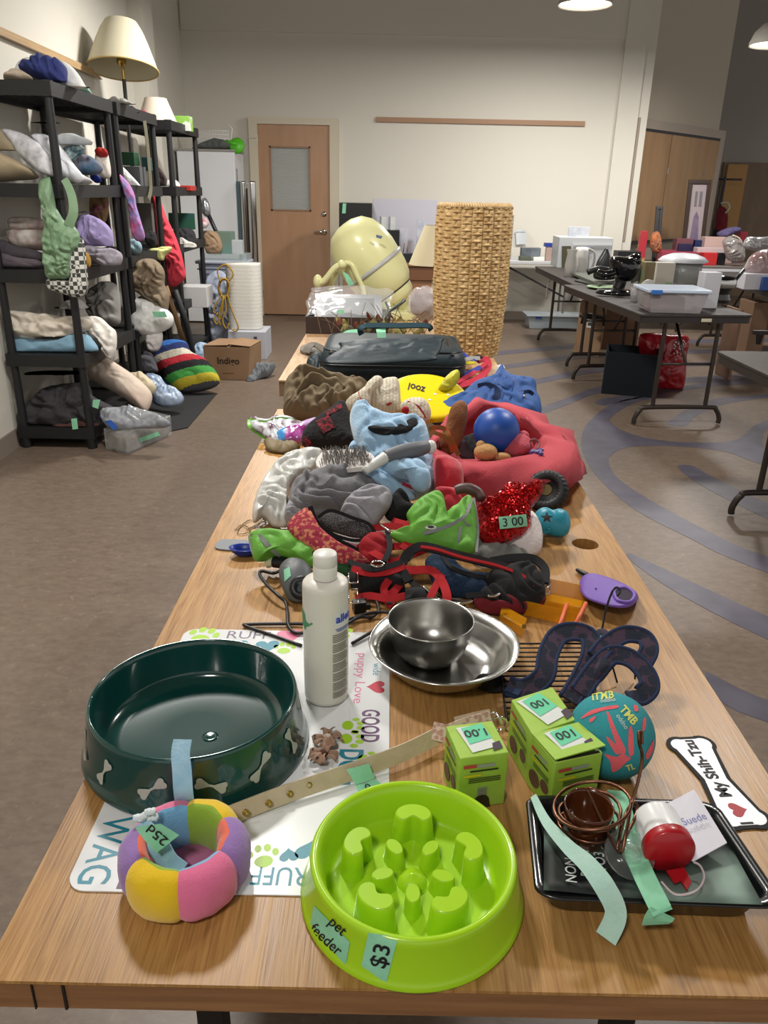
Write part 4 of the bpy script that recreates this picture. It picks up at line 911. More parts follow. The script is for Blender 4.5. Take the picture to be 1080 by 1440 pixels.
# --- black cable ---
b=B(); 
def cab(pts,r=.0032): b.tube(cr([at(x,y,z) for x,y,z in pts],7),r,8)
cab([(398,800,.76),(385,806,.765),(368,803,.765),(366,810,.765),(378,825,.762),(392,838,.758),(402,848,.752),(404,865,.75),(405,878,.748),(412,888,.746),(425,890,.746),(470,886,.746),(505,868,.748),(522,868,.746),(532,858,.748),(528,845,.75),(515,842,.752),(500,850,.75)])
tag(b.build('power_cable',mat('black_cable','#131314',.4)),'black power cable snaking behind the white bottle','cable')
b=B(); b.box(at(505,852,.753),(.022,.018,.02),.3); b.box(at(516,853,.751),(.012,.008,.01),.3); tag(b.build('cable_plug',mat('black_cable')),'black cable plug right of the white bottle','plug')
b=B(); b.tube(cr([at(x,y,z) for x,y,z in ((424,908,.7445),(385,894,.7445),(347,881,.7445),(349,878,.7445),(400,877,.745),(470,876,.745),(520,862,.75),(552,862,.75),(556,868,.75),(520,890,.748),(495,905,.746))],4),.0030,8); tag(b.build('clothes_hanger',mat('black_cable')),'black coat hanger lying behind the bottle across the placemat','hanger')
# --- grey and black torch-like leash handle ---
gl=thing('grey_leash_case','grey and black leash case with a green tape tag beside the cable','leash',at(420,830,TZ))
b=B(); pillow(b,[(392,805),(398,792),(410,786),(428,790),(440,805),(438,830),(425,848),(408,845),(398,830)],m=.5,z0=.745,T=.022,Tb=.01,folds=(.001,10,0,1),seed=4); b.build('case',mat('grey_case','#53585a',.5),gl); sk=Skin(b)
decal(sk,[(399,801),(407,797),(409,810),(400,818)],TAPE,gl)
b=B(); c_=sk(424,826,.006); b.lathe([(.010,.004),(.015,.006),(.021,.004),(.023,0),(.022,-.006)],c_,28,V((.1,-.75,.6)).to_track_quat('Z','Y').to_matrix()); b.build('black_ring',BLACK,gl)
b=B(); b.cyl(at(375,793,.757),at(388,789,.765),.009,.009); b.build('button_end',mat('cream_end','#b9bb9c',.5),gl); b=B(); b.cyl(at(386,790,.762),at(402,792,.765),.012,.012); b.build('black_neck',BLACK,gl)
# --- harness heap in the centre ---
bh=thing('blue_mesh_harness','black and red dog harness with a blue mesh panel behind the steel bowls','harness',at(665,820,TZ))
BM=cloth('blue_mesh','#16324f',c2='#0f2338',vs=300,kind='voronoi'); b=B(); pillow(b,[(598,788),(622,778),(640,795),(660,808),(688,812),(705,812),(700,830),(680,842),(645,842),(622,838),(606,815)],m=.55,z0=.745,T=.022,folds=(.003,25,.3,1),seed=6); b.build('mesh_panel',BM,bh)
b=B(); pillow(b,[(680,812),(710,800),(745,795),(762,812),(767,838),(755,856),(725,864),(690,862),(668,850),(672,838),(690,828)],m=.5,z0=.745,T=.028,folds=(.010,45,.5,1.4),seed=8); b.build('padded_panel',BLKW,bh)
b=B(); pillow(b,[(665,845),(700,850),(740,846),(766,838),(764,850),(745,860),(715,866),(680,862)],m=.4,z0=.744,T=.02,folds=(.008,60,.2,1.2),seed=9); b.build('padded_panel',cloth('dark_red_fabric','#6e1a24'),bh)
def st(pts,w_,m,par,name='strap_band',t=.003,nr=None,rw=None):
    b=B(); b.strap(cr([at(x,y,z) for x,y,z in pts],7),w_,t,nr or V((0,-.7,.7))); return b.build(name,m,par)
def tb_(pts,r,m,par,name='strap_band'):
    b=B(); b.tube(cr([at(x,y,z) for x,y,z in pts],7),r,8); return b.build(name,m,par)
st([(575,818,.775),(566,800,.79),(572,780,.81),(590,769,.825),(612,772,.825),(640,780,.82),(680,790,.81),(715,800,.805),(745,815,.795),(758,835,.78)],.017,BLKW,bh,t=.006)
st([(592,769,.828),(615,773,.828),(650,784,.82),(700,796,.812),(735,810,.803),(752,824,.792)],.005,REDW,bh,t=.006)
st([(690,790,.80),(720,785,.805),(750,786,.80),(766,800,.79),(766,820,.78)],.016,BLKW,bh,t=.006)
st([(622,782,.80),(635,798,.795),(660,808,.79),(690,812,.785),(720,806,.79),(740,800,.79)],.008,BLKW,bh,t=.005)
st([(566,800,.79),(580,802,.79),(605,802,.79),(620,815,.785),(628,835,.775),(628,848,.765)],.016,REDW,bh)
st([(622,808,.787),(615,820,.782),(605,840,.77),(602,850,.76)],.013,REDW,bh)
st([(575,815,.775),(590,828,.77),(605,838,.765),(625,845,.76),(655,850,.758)],.010,BLKW,bh,t=.005)
st([(655,838,.775),(680,836,.78),(705,834,.78),(725,832,.78)],.010,BLKW,bh,t=.005)
b=B(); b.tube(cr([at(595,825,.775),at(605,833,.772),at(618,845,.765)],4),.003,8); b.build('snap_hook',CHROME,bh); b=B(); b.tube(cr([at(632,848,.765),at(650,848,.768),at(665,844,.77)],4),.0035,8); b.build('snap_hook',CHROME,bh); b=B(); b.tube(cr([at(686,838,.79),at(695,838,.79),at(703,835,.79)],4),.0025,8); b.build('snap_hook',CHROME,bh); b=B(); b.tube([at(768+6*math.cos(i/6*pi),820+7*math.sin(i/6*pi),.77) for i in range(12)],.0018,6,True); b.tube([at(768+5*math.cos(i/6*pi),830+6*math.sin(i/6*pi),.765) for i in range(12)],.0018,6,True); b.build('snap_hook',CHROME,bh)
rl=thing('red_leash','tangled red nylon leashes and collars right of the white bottle','leash',at(560,815,TZ))
b=B(); pillow(b,[(568,845),(572,832),(600,828),(604,848),(590,858),(570,857)],m=.4,z0=.744,T=.02,seed=5,rings=8); b.build('buckle_pad',BLKW,rl)
for P_ in ([(500,842,.752),(520,838,.757),(545,842,.757),(570,838,.76)],[(495,800,.79),(520,806,.787),(545,804,.79),(572,795,.795)],[(560,800,.78),(548,815,.775),(540,828,.765),(545,845,.752),(552,852,.748)],[(570,805,.775),(560,825,.765),(548,836,.758),(540,838,.755)],[(505,748,.80),(530,742,.812),(555,740,.815),(575,746,.81),(560,758,.80)],[(552,732,.815),(575,738,.82),(590,735,.82),(580,755,.81),(565,772,.80)],[(505,765,.79),(530,780,.79),(552,790,.785),(580,780,.79),(600,772,.80)],[(540,770,.79),(570,768,.8),(590,772,.8)]): st(P_,.014,REDW,rl)
for P_ in ([(490,790,.79),(520,800,.795),(545,797,.797),(570,788,.80),(582,775,.80)],[(545,745,.81),(548,770,.805),(540,790,.795)],[(548,838,.757),(548,850,.75)],[(498,830,.76),(496,812,.78),(498,795,.79)]): st(P_,.011,BLKW,rl,t=.005)
b=B(); pillow(b,[(504,770),(515,755),(535,750),(545,760),(548,785),(530,795),(512,790)],m=.6,z0=.765,T=.02,folds=(.006,50,1,1),seed=11); b.build('folded_strap',cloth('red_nylon','#931520'),rl)
b=B(); pillow(b,[(500,800),(530,806),(560,812),(570,835),(540,832),(505,836)],m=.4,z0=.744,T=.03,folds=(.008,40,1,1),seed=12); b.build('webbing_bundle',BLKW,rl)
for c_ in ((496,810),(496,838)): b=B(); q=[at(c_[0]+x,c_[1]+y,.785) for x,y in ((-6,-10),(7,-10),(7,10),(-6,10))]; b.tube(q,.0016,6,True); b.build('metal_slide',CHROME,rl)
b=B(); b.tube([at(531+9*math.cos(i/6*pi),793+4*math.sin(i/6*pi),.803) for i in range(12)],.002,6,True); b.tube(cr([at(533,736,.82),at(545,745,.818),at(552,750,.815)],3),.0025,6); b.build('metal_slide',CHROME,rl)
# --- lime vest (left) ---
LV=cloth('lime_nylon','#5f9f33',c2='#68a93d',rough=.6,bs=120); RF=cloth('reflective_grey','#7b7e7e',rough=.5)
v1=thing('lime_dog_vest','crumpled lime vest with a grey edge reaching over the left of the table','dog vest',at(400,775,TZ))
b=B(); pillow(b,[(350,752),(370,747),(400,749),(418,752),(448,768),(462,785),(452,800),(430,798),(410,786),(385,782),(360,790),(353,772)],m=.6,z0=.762,T=.022,Tb=.012,folds=(.008,28,.9,1.2),seed=13); b.build('cloth_body',LV,v1); sk=Skin(b)
stroke(sk,[(352,754),(366,755),(378,768),(392,780),(402,785)],.009,RF,v1); stroke(sk,[(351,755),(354,772),(362,788)],.006,RF,v1)
b=B(); pillow(b,[(440,785),(470,790),(500,797),(500,812),(470,806),(445,798)],m=.3,z0=.756,T=.015,seed=14,rings=8); b.build('tail_flap',cloth('dark_green_nylon','#23502a'),v1)
# --- pink paisley harness ---
ph=thing('paisley_harness','pink paisley dog harness with grey mesh and black edging','harness',at(460,760,TZ))
PK=cloth('paisley','#96283f',c2='#c47a5a',vs=110,lo=.5,hi=.58); 
b=B(); pillow(b,[(405,746),(407,732),(420,720),(433,715),(445,738),(470,760),(500,780),(520,790),(508,797),(480,795),(455,788),(425,768)],m=.75,z0=.772,T=.02,Tb=.01,folds=(.003,20,0,1),seed=15); b.build('paisley_panel',PK,ph); sk=Skin(b)
stroke(sk,[(405,750),(428,768),(452,786),(480,796),(512,799)],.009,BLKW,ph,'black_edging',t=.004)
b=B(); pillow(b,[(447,730),(465,721),(490,728),(515,737),(523,752),(510,758),(480,752),(455,742)],m=.8,z0=.80,T=.014,Tb=.01,folds=(.002,20,0,1),seed=16,rings=10); b.build('mesh_panel',MESH,ph); sk=Skin(b)
stroke(sk,[(436,712),(446,735),(468,755),(495,770),(525,785)],.010,BLKW,ph,'black_edging',t=.005,lift=.004)
stroke(sk,[(447,728),(465,718),(495,728),(520,738),(525,754),(500,760),(470,752),(452,738)],.007,BLKW,ph,'black_edging',t=.004,lift=.003)
decal(sk,[(480,760),(504,766),(503,778),(490,772)],cloth('pink_tag','#c77f92'),ph)
# --- lime shirt (right) ---
v2=thing('lime_dog_shirt','lime dog shirt with grey reflective strips beside the sequin hat','dog shirt',at(620,750,TZ))
b=B(); pillow(b,[(572,722),(590,702),(612,692),(622,702),(625,722),(642,712),(660,698),(668,715),(671,745),(668,776),(650,782),(620,775),(592,770),(565,765),(548,752),(575,742)],m=.8,z0=.785,T=.03,Tb=.02,folds=(.010,20,.5,1.3),seed=17,c=(628,742)); b.build('cloth_body',LV,v2); sk=Skin(b)
stroke(sk,[(663,701),(656,722),(640,735),(615,745),(595,750)],.007,RF,v2); stroke(sk,[(650,730),(656,738),(670,742)],.006,RF,v2); stroke(sk,[(648,740),(645,760),(647,779)],.006,RF,v2); stroke(sk,[(666,700),(672,740),(670,776)],.005,RF,v2); stroke(sk,[(590,772),(625,779),(655,784)],.010,RF,v2)
b=B(); c_=sk(606,742,.002); b.ball(c_,.012,12,(1,.5,.4)); b.build('eye_patch',mat('eye_white','#c9cfc4',.5),v2); b=B(); b.ball(sk(606,741,.005),.007,10,(1,.5,.45)); b.build('eye_patch',INK,v2)
# grey jersey behind the lime shirt
soft('grey_sleeve',[(655,765),(672,755),(700,768),(735,775),(745,784),(735,790),(700,792),(668,788)],cloth('grey_satin','#7e7f7c'),'grey sleeve end between the lime shirt and the white hat trim','clothing',m=.4,z0=.750,T=.015,folds=(.008,40,.2,1),seed=18)
# --- santa hat, sequin ---
sh=thing('sequin_hat','red sequin santa hat with white fur trim and a tape tag','hat',at(715,755,TZ))
SQ=mat('red_sequins','#8e0f14',.22,.55,col2='#c21d1f',vs=260,kind='voronoi',bump=1,bs=700,lo=.1,hi=.5)
b=B(); pillow(b,[(671,728),(674,712),(700,698),(712,685),(738,684),(764,682),(760,698),(748,716),(744,732),(740,748),(715,762),(692,768),(672,757)],m=.7,z0=.775,T=.04,Tb=.02,folds=(.006,18,.6,1),seed=19); b.build('sequin_crown',SQ,sh); sk=Skin(b)
qs=B(); rr_=random.Random(8); cand=[f for f in b.f if len(f)==4]; eye=V((0,0,EYE))
for f in rr_.sample(cand,min(1500,len(cand))):
    P_=[b.v[i] for i in f]; c_=sum(P_,V())/4; n_=(P_[1]-P_[0]).cross(P_[3]-P_[0])
    if n_.length<1e-12: continue
    n_=n_.normalized(); n_=n_ if n_.dot(eye-c_)>0 else -n_
    n_=(n_+V((rr_.uniform(-.5,.5),rr_.uniform(-.5,.5),rr_.uniform(-.5,.5)))).normalized(); a_=n_.orthogonal().normalized(); d_=n_.cross(a_)
    qs.add([c_+n_*.0012+(a_*math.cos(k*pi/3)+d_*math.sin(k*pi/3))*.0026 for k in range(6)],[[0,1,2,3,4,5]],False)
qs.build('sequins',mat('sequin_disc','#c4161a',.16,.85),sh,kind='stuff')
decal(sk,[(701,727),(740,723),(742,740),(703,744)],TAPE,sh,text='3 00',size=17,read=(1,-.1),bold=.01,lift=.007)
b=B(); pillow(b,[(744,722),(754,730),(762,748),(762,770),(752,781),(735,783),(705,776),(690,770),(715,766),(738,752),(743,738)],m=.35,z0=.746,T=.03,Tb=.01,folds=(.003,50,0,2),seed=20,c=(745,762)); b.build('fur_trim',cloth('white_fur','#d9d2cf',bump=.9,bs=120),sh)
# --- teal rubber dog toy ---
tt=thing('teal_rubber_toy','teal rubber dog toy with a black star next to the sequin hat','pet toy',at(780,745,TZ))
TR=mat('teal_rubber','#2a8aa0',.4); b=B(); pillow(b,[(752,722),(762,715),(775,719),(785,717),(797,722),(802,736),(799,750),(788,756),(772,753),(758,748),(750,736)],m=1.1,z0=.745,T=.035,Tb=.02,folds=(.001,10,0,1),seed=21); b.build('toy_body',TR,tt); sk=Skin(b)
b=B(); stp=[]
for i in range(10): a=-pi/2+i*pi/5; rr=9.5 if i%2==0 else 3.8; stp.append(sk(769+rr*math.cos(a),728+rr*math.sin(a)*.9,.0012))
b.add([sk(769,728,.0012)]+stp,[[0,1+i,1+(i+1)%10] for i in range(10)],False); b.build('star_mark',INK,tt)
b=B(); b.tube(spix(sk,[(759,744),(764,749),(772,747),(772,742)],.002),.0035,8); b.build('ear',TR,tt)
# --- tyre ---
ty=thing('toy_tyre','small black rubber tyre leaning by the red bin','tyre',at(772,708,TZ)); R=V((-.35,-.7,.62)).to_track_quat('Z','Y').to_matrix(); c_=at(769,691,.785)
tread=lambda a,z:1+(.035 if math.sin(a*26+(1 if z>0 else 0)*pi)>.1 else 0)
b=B(); b.lathe([(.028,-.016),(.040,-.020),(.047,-.016),(.0505,-.010),(.052,-.001)],c_,156,R,f=lambda a,z:1+(.04 if math.sin(a*26)>.2 and z<-.005 else 0)); b.lathe([(.052,.001),(.0505,.010),(.047,.016),(.040,.020),(.028,.016),(.026,0),(.028,-.016)],c_,156,R,f=lambda a,z:1+(.04 if math.sin(a*26+2.4)>.2 and z>.004 and z<.017 else 0)); b.build('tyre_body',mat('tyre_rubber','#131415',.55),ty)
b=B(); b.cyl(c_+R@V((0,0,-.008)),c_+R@V((0,0,.012)),.014); b.build('hub',mat('hub_brass','#8a7a55',.3,.9),ty)
b=B(); b.lathe([(.027,.004),(.014,.006)],c_,30,R); b.build('hub_disc',BLACK,ty)
# --- red plush and brown chew ---
RPL=cloth('red_plush','#b01a2c',sheen=.4); rp=thing('red_plush_toy','red plush cloth toy between the blue fleece and the red bin','plush toy',at(640,690,TZ))
b=B(); pillow(b,[(608,650),(618,642),(635,645),(648,655),(652,672),(648,690),(630,700),(610,692)],m=1.0,z0=.80,T=.035,Tb=.02,folds=(.006,25,.5,1),seed=22); b.build('plush_body',RPL,rp)
b=B(); pillow(b,[(610,690),(630,688),(650,692),(668,699),(676,708),(665,722),(640,728),(622,712)],m=.9,z0=.785,T=.03,Tb=.02,folds=(.006,25,.2,1),seed=23); b.build('plush_limb',RPL,rp)
b=B(); b.tube(cr([at(640,690,.87),at(650,687,.875),at(662,688,.875),(at(673,694,.868)),at(677,702,.86)],5),.012,12,rf=lambda t:.8+.2*math.sin(t*pi)); tag(b.build('rubber_chew',mat('brown_rubber','#4b3331',.45)),'curved dark brown rubber chew lying on the red plush','pet toy')
# --- red fabric bin ---
rb=thing('red_fabric_bin','large floppy red fabric bin full of dog toys hanging over the table edge','bin',at(710,660,TZ))
RBF=cloth('red_canvas','#a33842',c2='#ad434c',vs=6,bump=.3,bs=250)
def ring_px(pts,z,sd,amp=.006,n=8):
    P_=cr([at(x,y,z+(dz[0] if (dz:=q[2:]) else 0)) for q in pts for x,y in (q[:2],)],n,True); return [p+V((noise.noise(p*14+V((sd,0,0)))*amp,noise.noise(p*14+V((0,sd,0)))*amp,noise.noise(p*11+V((0,0,sd)))*amp*1.6)) for p in P_]
# 14-point rings, starting at the left and running over the back
base=[(625,690),(632,665),(660,632),(700,622),(745,625),(785,640),(800,662),(803,684),(780,700),(750,708),(715,712),(680,712),(650,708),(632,702)]
low=[(603,672),(612,640),(650,606),(700,592),(755,600),(800,630),(820,650),(819,676),(798,690),(755,698),(715,702),(680,704),(640,700),(612,690)]
mid=[(600,645),(610,614),(650,585),(698,572),(750,585),(797,608),(816,640),(818,668),(793,680),(755,683),(715,686),(680,688),(640,680),(608,668)]
rimo=[(601,626),(612,604),(640,575,.01),(683,561,.02),(712,564,.02),(762,590,.01),(793,607),(808,622,.0),(800,640,.0),(776,645),(735,652),(690,660),(650,660),(612,646)]
rimi=[(612,628),(620,610),(645,585,.01),(683,570,.015),(710,575,.015),(745,594,.01),(763,606),(768,616),(769,626),(762,632),(735,642),(690,649),(650,647),(620,640)]
inm=[(622,628),(628,614),(650,597),(683,588),(710,592),(740,604),(752,612),(756,620),(757,628),(750,634),(728,640),(690,644),(655,643),(630,636)]
inb=[(632,640),(640,625),(660,612),(690,606),(715,610),(735,618),(745,625),(748,632),(745,640),(735,646),(712,650),(688,652),(660,650),(642,646)]
b=B(); loft(b,[ring_px(base,.742,1,.0),ring_px(low,.765,2,.016),ring_px(mid,.80,3,.026),ring_px(rimo,.838,4,.016),ring_px(rimi,.842,5,.010),ring_px(inm,.80,6,.010),ring_px(inb,.757,7,.002)]); b.build('fabric_wall',RBF,rb)
# toys in the bin
c_=at(698,606,.868); b=B(); b.ball(c_,.061,28); o=b.build('rubber_ball',mat('blue_rubber','#1d4a9c',.4,bump=.1,bs=400)); tag(o,'round blue rubber ball in the red fabric bin','ball')
pt=thing('pink_plush_toy','pink fuzzy plush toy right of the blue ball in the bin','plush toy',at(735,640,.78)); b=B(); b.ball(at(730,628,.835),.040,18,(1.05,.9,.75),disp=.25,ds=25); b.ball(at(736,614,.855),.016,10); b.build('plush_body',cloth('pink_plush','#b5505c',bump=.8,bs=200),pt); b=B(); b.tube(cr([at(745,620,.855),at(752,618,.86),at(758,624,.85),at(755,632,.845)],5),.0035,6); b.build('string_tail',cloth('mauve_cord','#7a4a4f'),pt)
b=B()
for i in range(9): b.ball(at(755+random.uniform(-8,8),635+random.uniform(-4,4),.84),.0065,8,disp=.3,ds=200)
tag(b.build('purple_bead_tassel',mat('purple_beads','#4b3c7a',.3)),'small purple bead tassel at the right inside rim of the bin','tassel')
b=B(); b.ball(at(683,636,.832),.028,14,(1.1,.9,.8)); b.ball(at(706,643,.820),.018,10,(1.3,.8,.7)); b.ball(at(676,626,.848),.012,10); tag(b.build('tan_bear',cloth('tan_plush','#b28a58',bump=.7,bs=200)),'small tan plush bear at the front inside of the bin','plush toy')
soft('black_fabric_disc',[(652,615),(668,611),(684,618),(690,632),(682,642),(662,640),(652,632)],cloth('black_felt','#141416'),'flat black cloth toy behind the tan bear','pet toy',m=.8,z0=.78,T=.012,seed=24,rings=8)
bp2=thing('brown_plush_toy','tall brown plush toy standing at the left end of the red bin','plush toy',at(635,650,.76)); b=B(); pillow(b,[(630,585),(636,570),(648,563),(657,570),(657,590),(652,610),(645,630),(630,640),(618,634),(618,612),(626,600)],m=3,z0=.80,T=.025,Tb=.02,folds=(.002,15,0,1),seed=25); b.build('plush_body',cloth('brown_plush','#6e4327',c2='#7d4f30',vs=20,bump=.7,bs=200),bp2)
b=B(); pillow(b,[(646,622),(655,620),(666,640),(668,648),(655,648),(645,640)],m=1,z0=.79,T=.01,seed=26,rings=6); b.build('grey_wing',cloth('dusk_grey','#4c3c42'),bp2)
b=B(); b.strap(cr([at(604,604,.90),at(615,601,.91),at(626,604,.905),at(633,615,.89),(at(640,630,.86)),at(645,640,.84)],5),.012,.002,V((0,-1,.3))); b.strap(cr([at(606,607,.905),at(620,612,.90),at(632,622,.88),at(636,636,.85)],5),.010,.002,V((0,-1,.3))); tag(b.build('orange_ribbon',cloth('orange_ribbon','#a5461f',c2='#6c5a2a',vs=60)),'orange and green ribbon on the brown plush at the bin rim','ribbon')
# --- light blue fleece coat ---
LBF=cloth('light_blue_fleece','#8fb2cf',c2='#9abcd8',vs=8,bump=.5,bs=160,sheen=.4)
fl=thing('blue_fleece_coat','light blue fleece dog coat with a black furry collar opening','dog coat',at(555,690,TZ))
b=B(); pillow(b,[(492,592),(495,574),(504,567),(522,578),(545,587),(575,588),(595,593),(603,612),(608,640),(612,665),(613,685),(600,698),(575,704),(548,690),(520,672),(510,648),(498,620)],m=.85,z0=.79,T=.05,Tb=.02,folds=(.012,14,.7,1.2),seed=27); b.build('fleece_body',LBF,fl); sk=Skin(b)
b=B(); o_=spix(sk,[(517,601),(524,608),(540,612),(560,611),(575,607),(586,598),(586,589),(578,588),(560,597),(540,600),(525,598)],.004,4,True); n_=len(o_); c_=sk(555,604,.012); b.add([c_]+[c_*.4+p*.6 for p in o_]+o_+[p+(p-V((0,0,EYE))).normalized()*.01 for p in o_],[[0,1+i,1+(i+1)%n_] for i in range(n_)]+[[1+i,1+n_+i,1+n_+(i+1)%n_,1+(i+1)%n_] for i in range(n_)]+[[1+n_+i,1+2*n_+i,1+2*n_+(i+1)%n_,1+n_+(i+1)%n_] for i in range(n_)]); b.build('fur_opening',cloth('black_fur','#0e0f12',bump=1,bs=150),fl)
b=B(); pillow(b,[(535,655),(555,648),(585,648),(602,662),(606,682),(596,694),(580,686),(570,668),(550,668)],m=.9,z0=.835,T=.03,Tb=.02,folds=(.006,20,.4,1),seed=28,c=(590,668)); b.build('rolled_hem',LBF,fl)
b=B(); pillow(b,[(468,662),(490,660),(520,662),(545,670),(566,684),(585,702),(560,705),(535,688),(505,672),(475,670)],m=.9,z0=.815,T=.02,Tb=.012,folds=(.005,20,.4,1),seed=29); b.build('flap',LBF,fl); sk=Skin(b)
decal(sk,[(566,677),(582,684),(580,689),(565,682)],cloth('red_label','#8e2230'),fl,'stitched_label')
b=B(); pillow(b,[(492,625),(500,618),(508,624),(512,638),(500,642),(490,636)],m=1,z0=.86,T=.015,seed=30,rings=6); b.build('fleece_toggle',LBF,fl)
# --- slicker brush with grey handle ---
br_=thing('slicker_brush','white and grey slicker brush lying across the blue fleece','brush',at(540,655,.86))
def bp_(x,y,z=.905): return at(x,y,z)
b=B(); b.tube(cr([bp_(541,643),bp_(565,636,.91),bp_(590,631,.912),bp_(600,628,.91)],6),.0165,14,rf=lambda t:.85+.25*math.sin(t*pi)); b.build('handle_grip',mat('grey_grip','#5f6268',.5),br_)
b=B(); b.ball(bp_(606,629,.909),.0165,14,(.8,.9,1)); b.build('hanging_end',mat('white_grip','#cfcfca',.35),br_); b=B(); b.tube(cr([bp_(513,662,.885),bp_(528,652,.895),bp_(542,643,.905)],5),.013,12,rf=lambda t:.75+.3*t); b.build('neck',mat('white_grip','#cfcfca',.35),br_)
b=B(); h4=[bp_(455,640,.865),bp_(515,640,.89),bp_(522,660,.885),bp_(450,664,.86)]; b.slab(cr(h4,5,True),.010); b.build('brush_head',mat('brush_white','#c6c1bd',.5),br_)
b=B(); rr_=random.Random(3)
for i in range(330):
    u=rr_.random(); v=rr_.random(); p=(h4[0]*(1-u)+h4[1]*u)*(1-v)+(h4[3]*(1-u)+h4[2]*u)*v+V((0,0,.01)); q=p+V((rr_.uniform(-.006,.006),-.012+rr_.uniform(-.004,.004),.018)); b.tube([p,q],.0007,3,caps=False)
b.build('wire_bristles',mat('bristle_grey','#8b8683',.4,.6),br_,kind='stuff')
# --- white plastic bag ---
BAG=mat('white_bag_film','#d8dad6',.35,alpha=.86,coat=.3,bump=.5,bs=30)
soft('plastic_bag',[(437,632),(454,635),(452,655),(443,664),(425,676),(408,692),(402,715),(404,742),(385,742),(370,728),(357,736),(356,712),(370,676),(392,648),(413,636)],BAG,'crumpled translucent white plastic bag at the left of the clothes pile','plastic bag',m=.7,z0=.744,T=.03,Tb=.012,folds=(.012,35,1.2,1.6),seed=31)
# --- grey hoodie ---
GH=cloth('grey_fleece','#6d6c70',c2='#7a797d',vs=10,bump=.4,bs=180); HG=cloth('heather_grey','#8d8b92',c2='#9b99a1',vs=60)
hd=thing('grey_hoodie','grey fleece hoodie with a lighter heather hood in front of the blue fleece','sweater',at(475,730,TZ))
b=B(); pillow(b,[(405,720),(408,692),(420,675),(438,667),(480,664),(512,672),(534,686),(535,712),(510,730),(470,740),(435,742),(412,738)],m=.75,z0=.765,T=.055,Tb=.02,folds=(.022,26,.9,1.0),seed=32); b.build('fleece_body',GH,hd)
b=B(); pillow(b,[(478,722),(492,698),(512,686),(535,684),(551,694),(549,712),(538,728),(524,744),(505,742),(488,734)],m=.9,z0=.80,T=.03,Tb=.02,folds=(.012,20,1.3,1.1),seed=33); b.build('hood',HG,hd)
b=B(); pillow(b,[(405,708),(418,695),(430,712),(436,730),(428,742),(410,740),(400,728)],m=.8,z0=.775,T=.025,Tb=.02,folds=(.012,30,1.3,1.1),seed=34); b.build('sleeve',HG,hd)
# black bits around
soft('black_velvet_scarf',[(545,706),(560,690),(572,700),(580,712),(598,718),(596,728),(575,732),(550,734),(540,722)],cloth('black_velvet','#101014'),'black velvet scrap between the grey hoodie and the lime shirt','clothing',m=.8,z0=.80,T=.02,folds=(.010,50,1,1.3),seed=35)
soft('black_glove',[(408,668),(425,660),(440,665),(436,678),(418,690),(408,684)],cloth('black_knit','#141417'),'small black knit scrap inside the mouth of the plastic bag','clothing',m=.8,z0=.80,T=.015,folds=(.006,50,1,1.3),seed=36,rings=8)
rbr=thing('round_brush','round black bristle brush at the left end of the hoodie','brush',at(388,728,TZ)); c_=at(388,714,.775); R=V((-.5,-.6,.6)).to_track_quat('Z','Y').to_matrix()
b=B(); b.lathe([(0,-.012),(.03,-.012),(.034,0),(.03,.012),(.012,.014),(0,.008)],c_,30,R,f=lambda a,z:1+.04*math.sin(a*14)); b.build('brush_core',BLACK,rbr)
b=B()
for i in range(46): a=2*pi*i/46; b.tube([c_+R@V((.030*math.cos(a),.030*math.sin(a),.011)),c_+R@V((.040*math.cos(a+.2),.040*math.sin(a+.2),.004))],.0012,4)
b.build('bristles',mat('pale_bristle','#7d7b6d',.5),rbr)
# --- packages on the left ---
gp=thing('treat_bag','clear treat bag with a green border sticking out over the left table edge','package',at(390,620,TZ))
b=B(); pillow(b,[(349,590),(354,588),(372,592),(392,586),(412,588),(422,598),(412,612),(398,622),(385,622),(366,610),(352,600)],m=.5,z0=.75,T=.015,folds=(.004,30,.3,1),seed=37,rings=10); b.build('film_pouch',mat('pouch_print','#b9bcc0',.3,col2='#6a4a5c',vs=40,coat=.5,lo=.45,hi=.6),gp); sk=Skin(b)
stroke(sk,[(351,590),(352,600),(366,611),(385,622)],.012,mat('green_border','#6cb52e',.4),gp,'green_border'); stroke(sk,[(352,589),(372,593),(392,588),(415,590)],.007,mat('green_border'),gp,'green_border')
gp=thing('wipes_pack','glossy pink and blue wrapped pack beside the black and red sweater','package',at(410,625,TZ))
b=B(); pillow(b,[(386,612),(398,604),(420,598),(443,588),(450,592),(438,602),(428,612),(424,622),(408,625),(392,624)],m=.7,z0=.745,T=.02,folds=(.003,30,.3,1),seed=38,rings=10,mats=lambda u,v:1 if u<-.035 else (2 if v>.012 else 0)); b.build('wrapped_pack',[mat('magenta_film','#8f2f82',.25,col2='#b765a8',vs=30,coat=.6),mat('cyan_film','#3787c4',.25,coat=.6),mat('lilac_film','#c3a5cf',.25,coat=.6)],gp)
soft('folded_cardboard',[(372,618),(392,622),(420,626),(418,636),(396,638),(376,632)],mat('olive_card','#6e5f3f',.6),'olive cardboard scrap under the pink pack','cardboard',m=.3,z0=.743,T=.01,seed=39,rings=6)
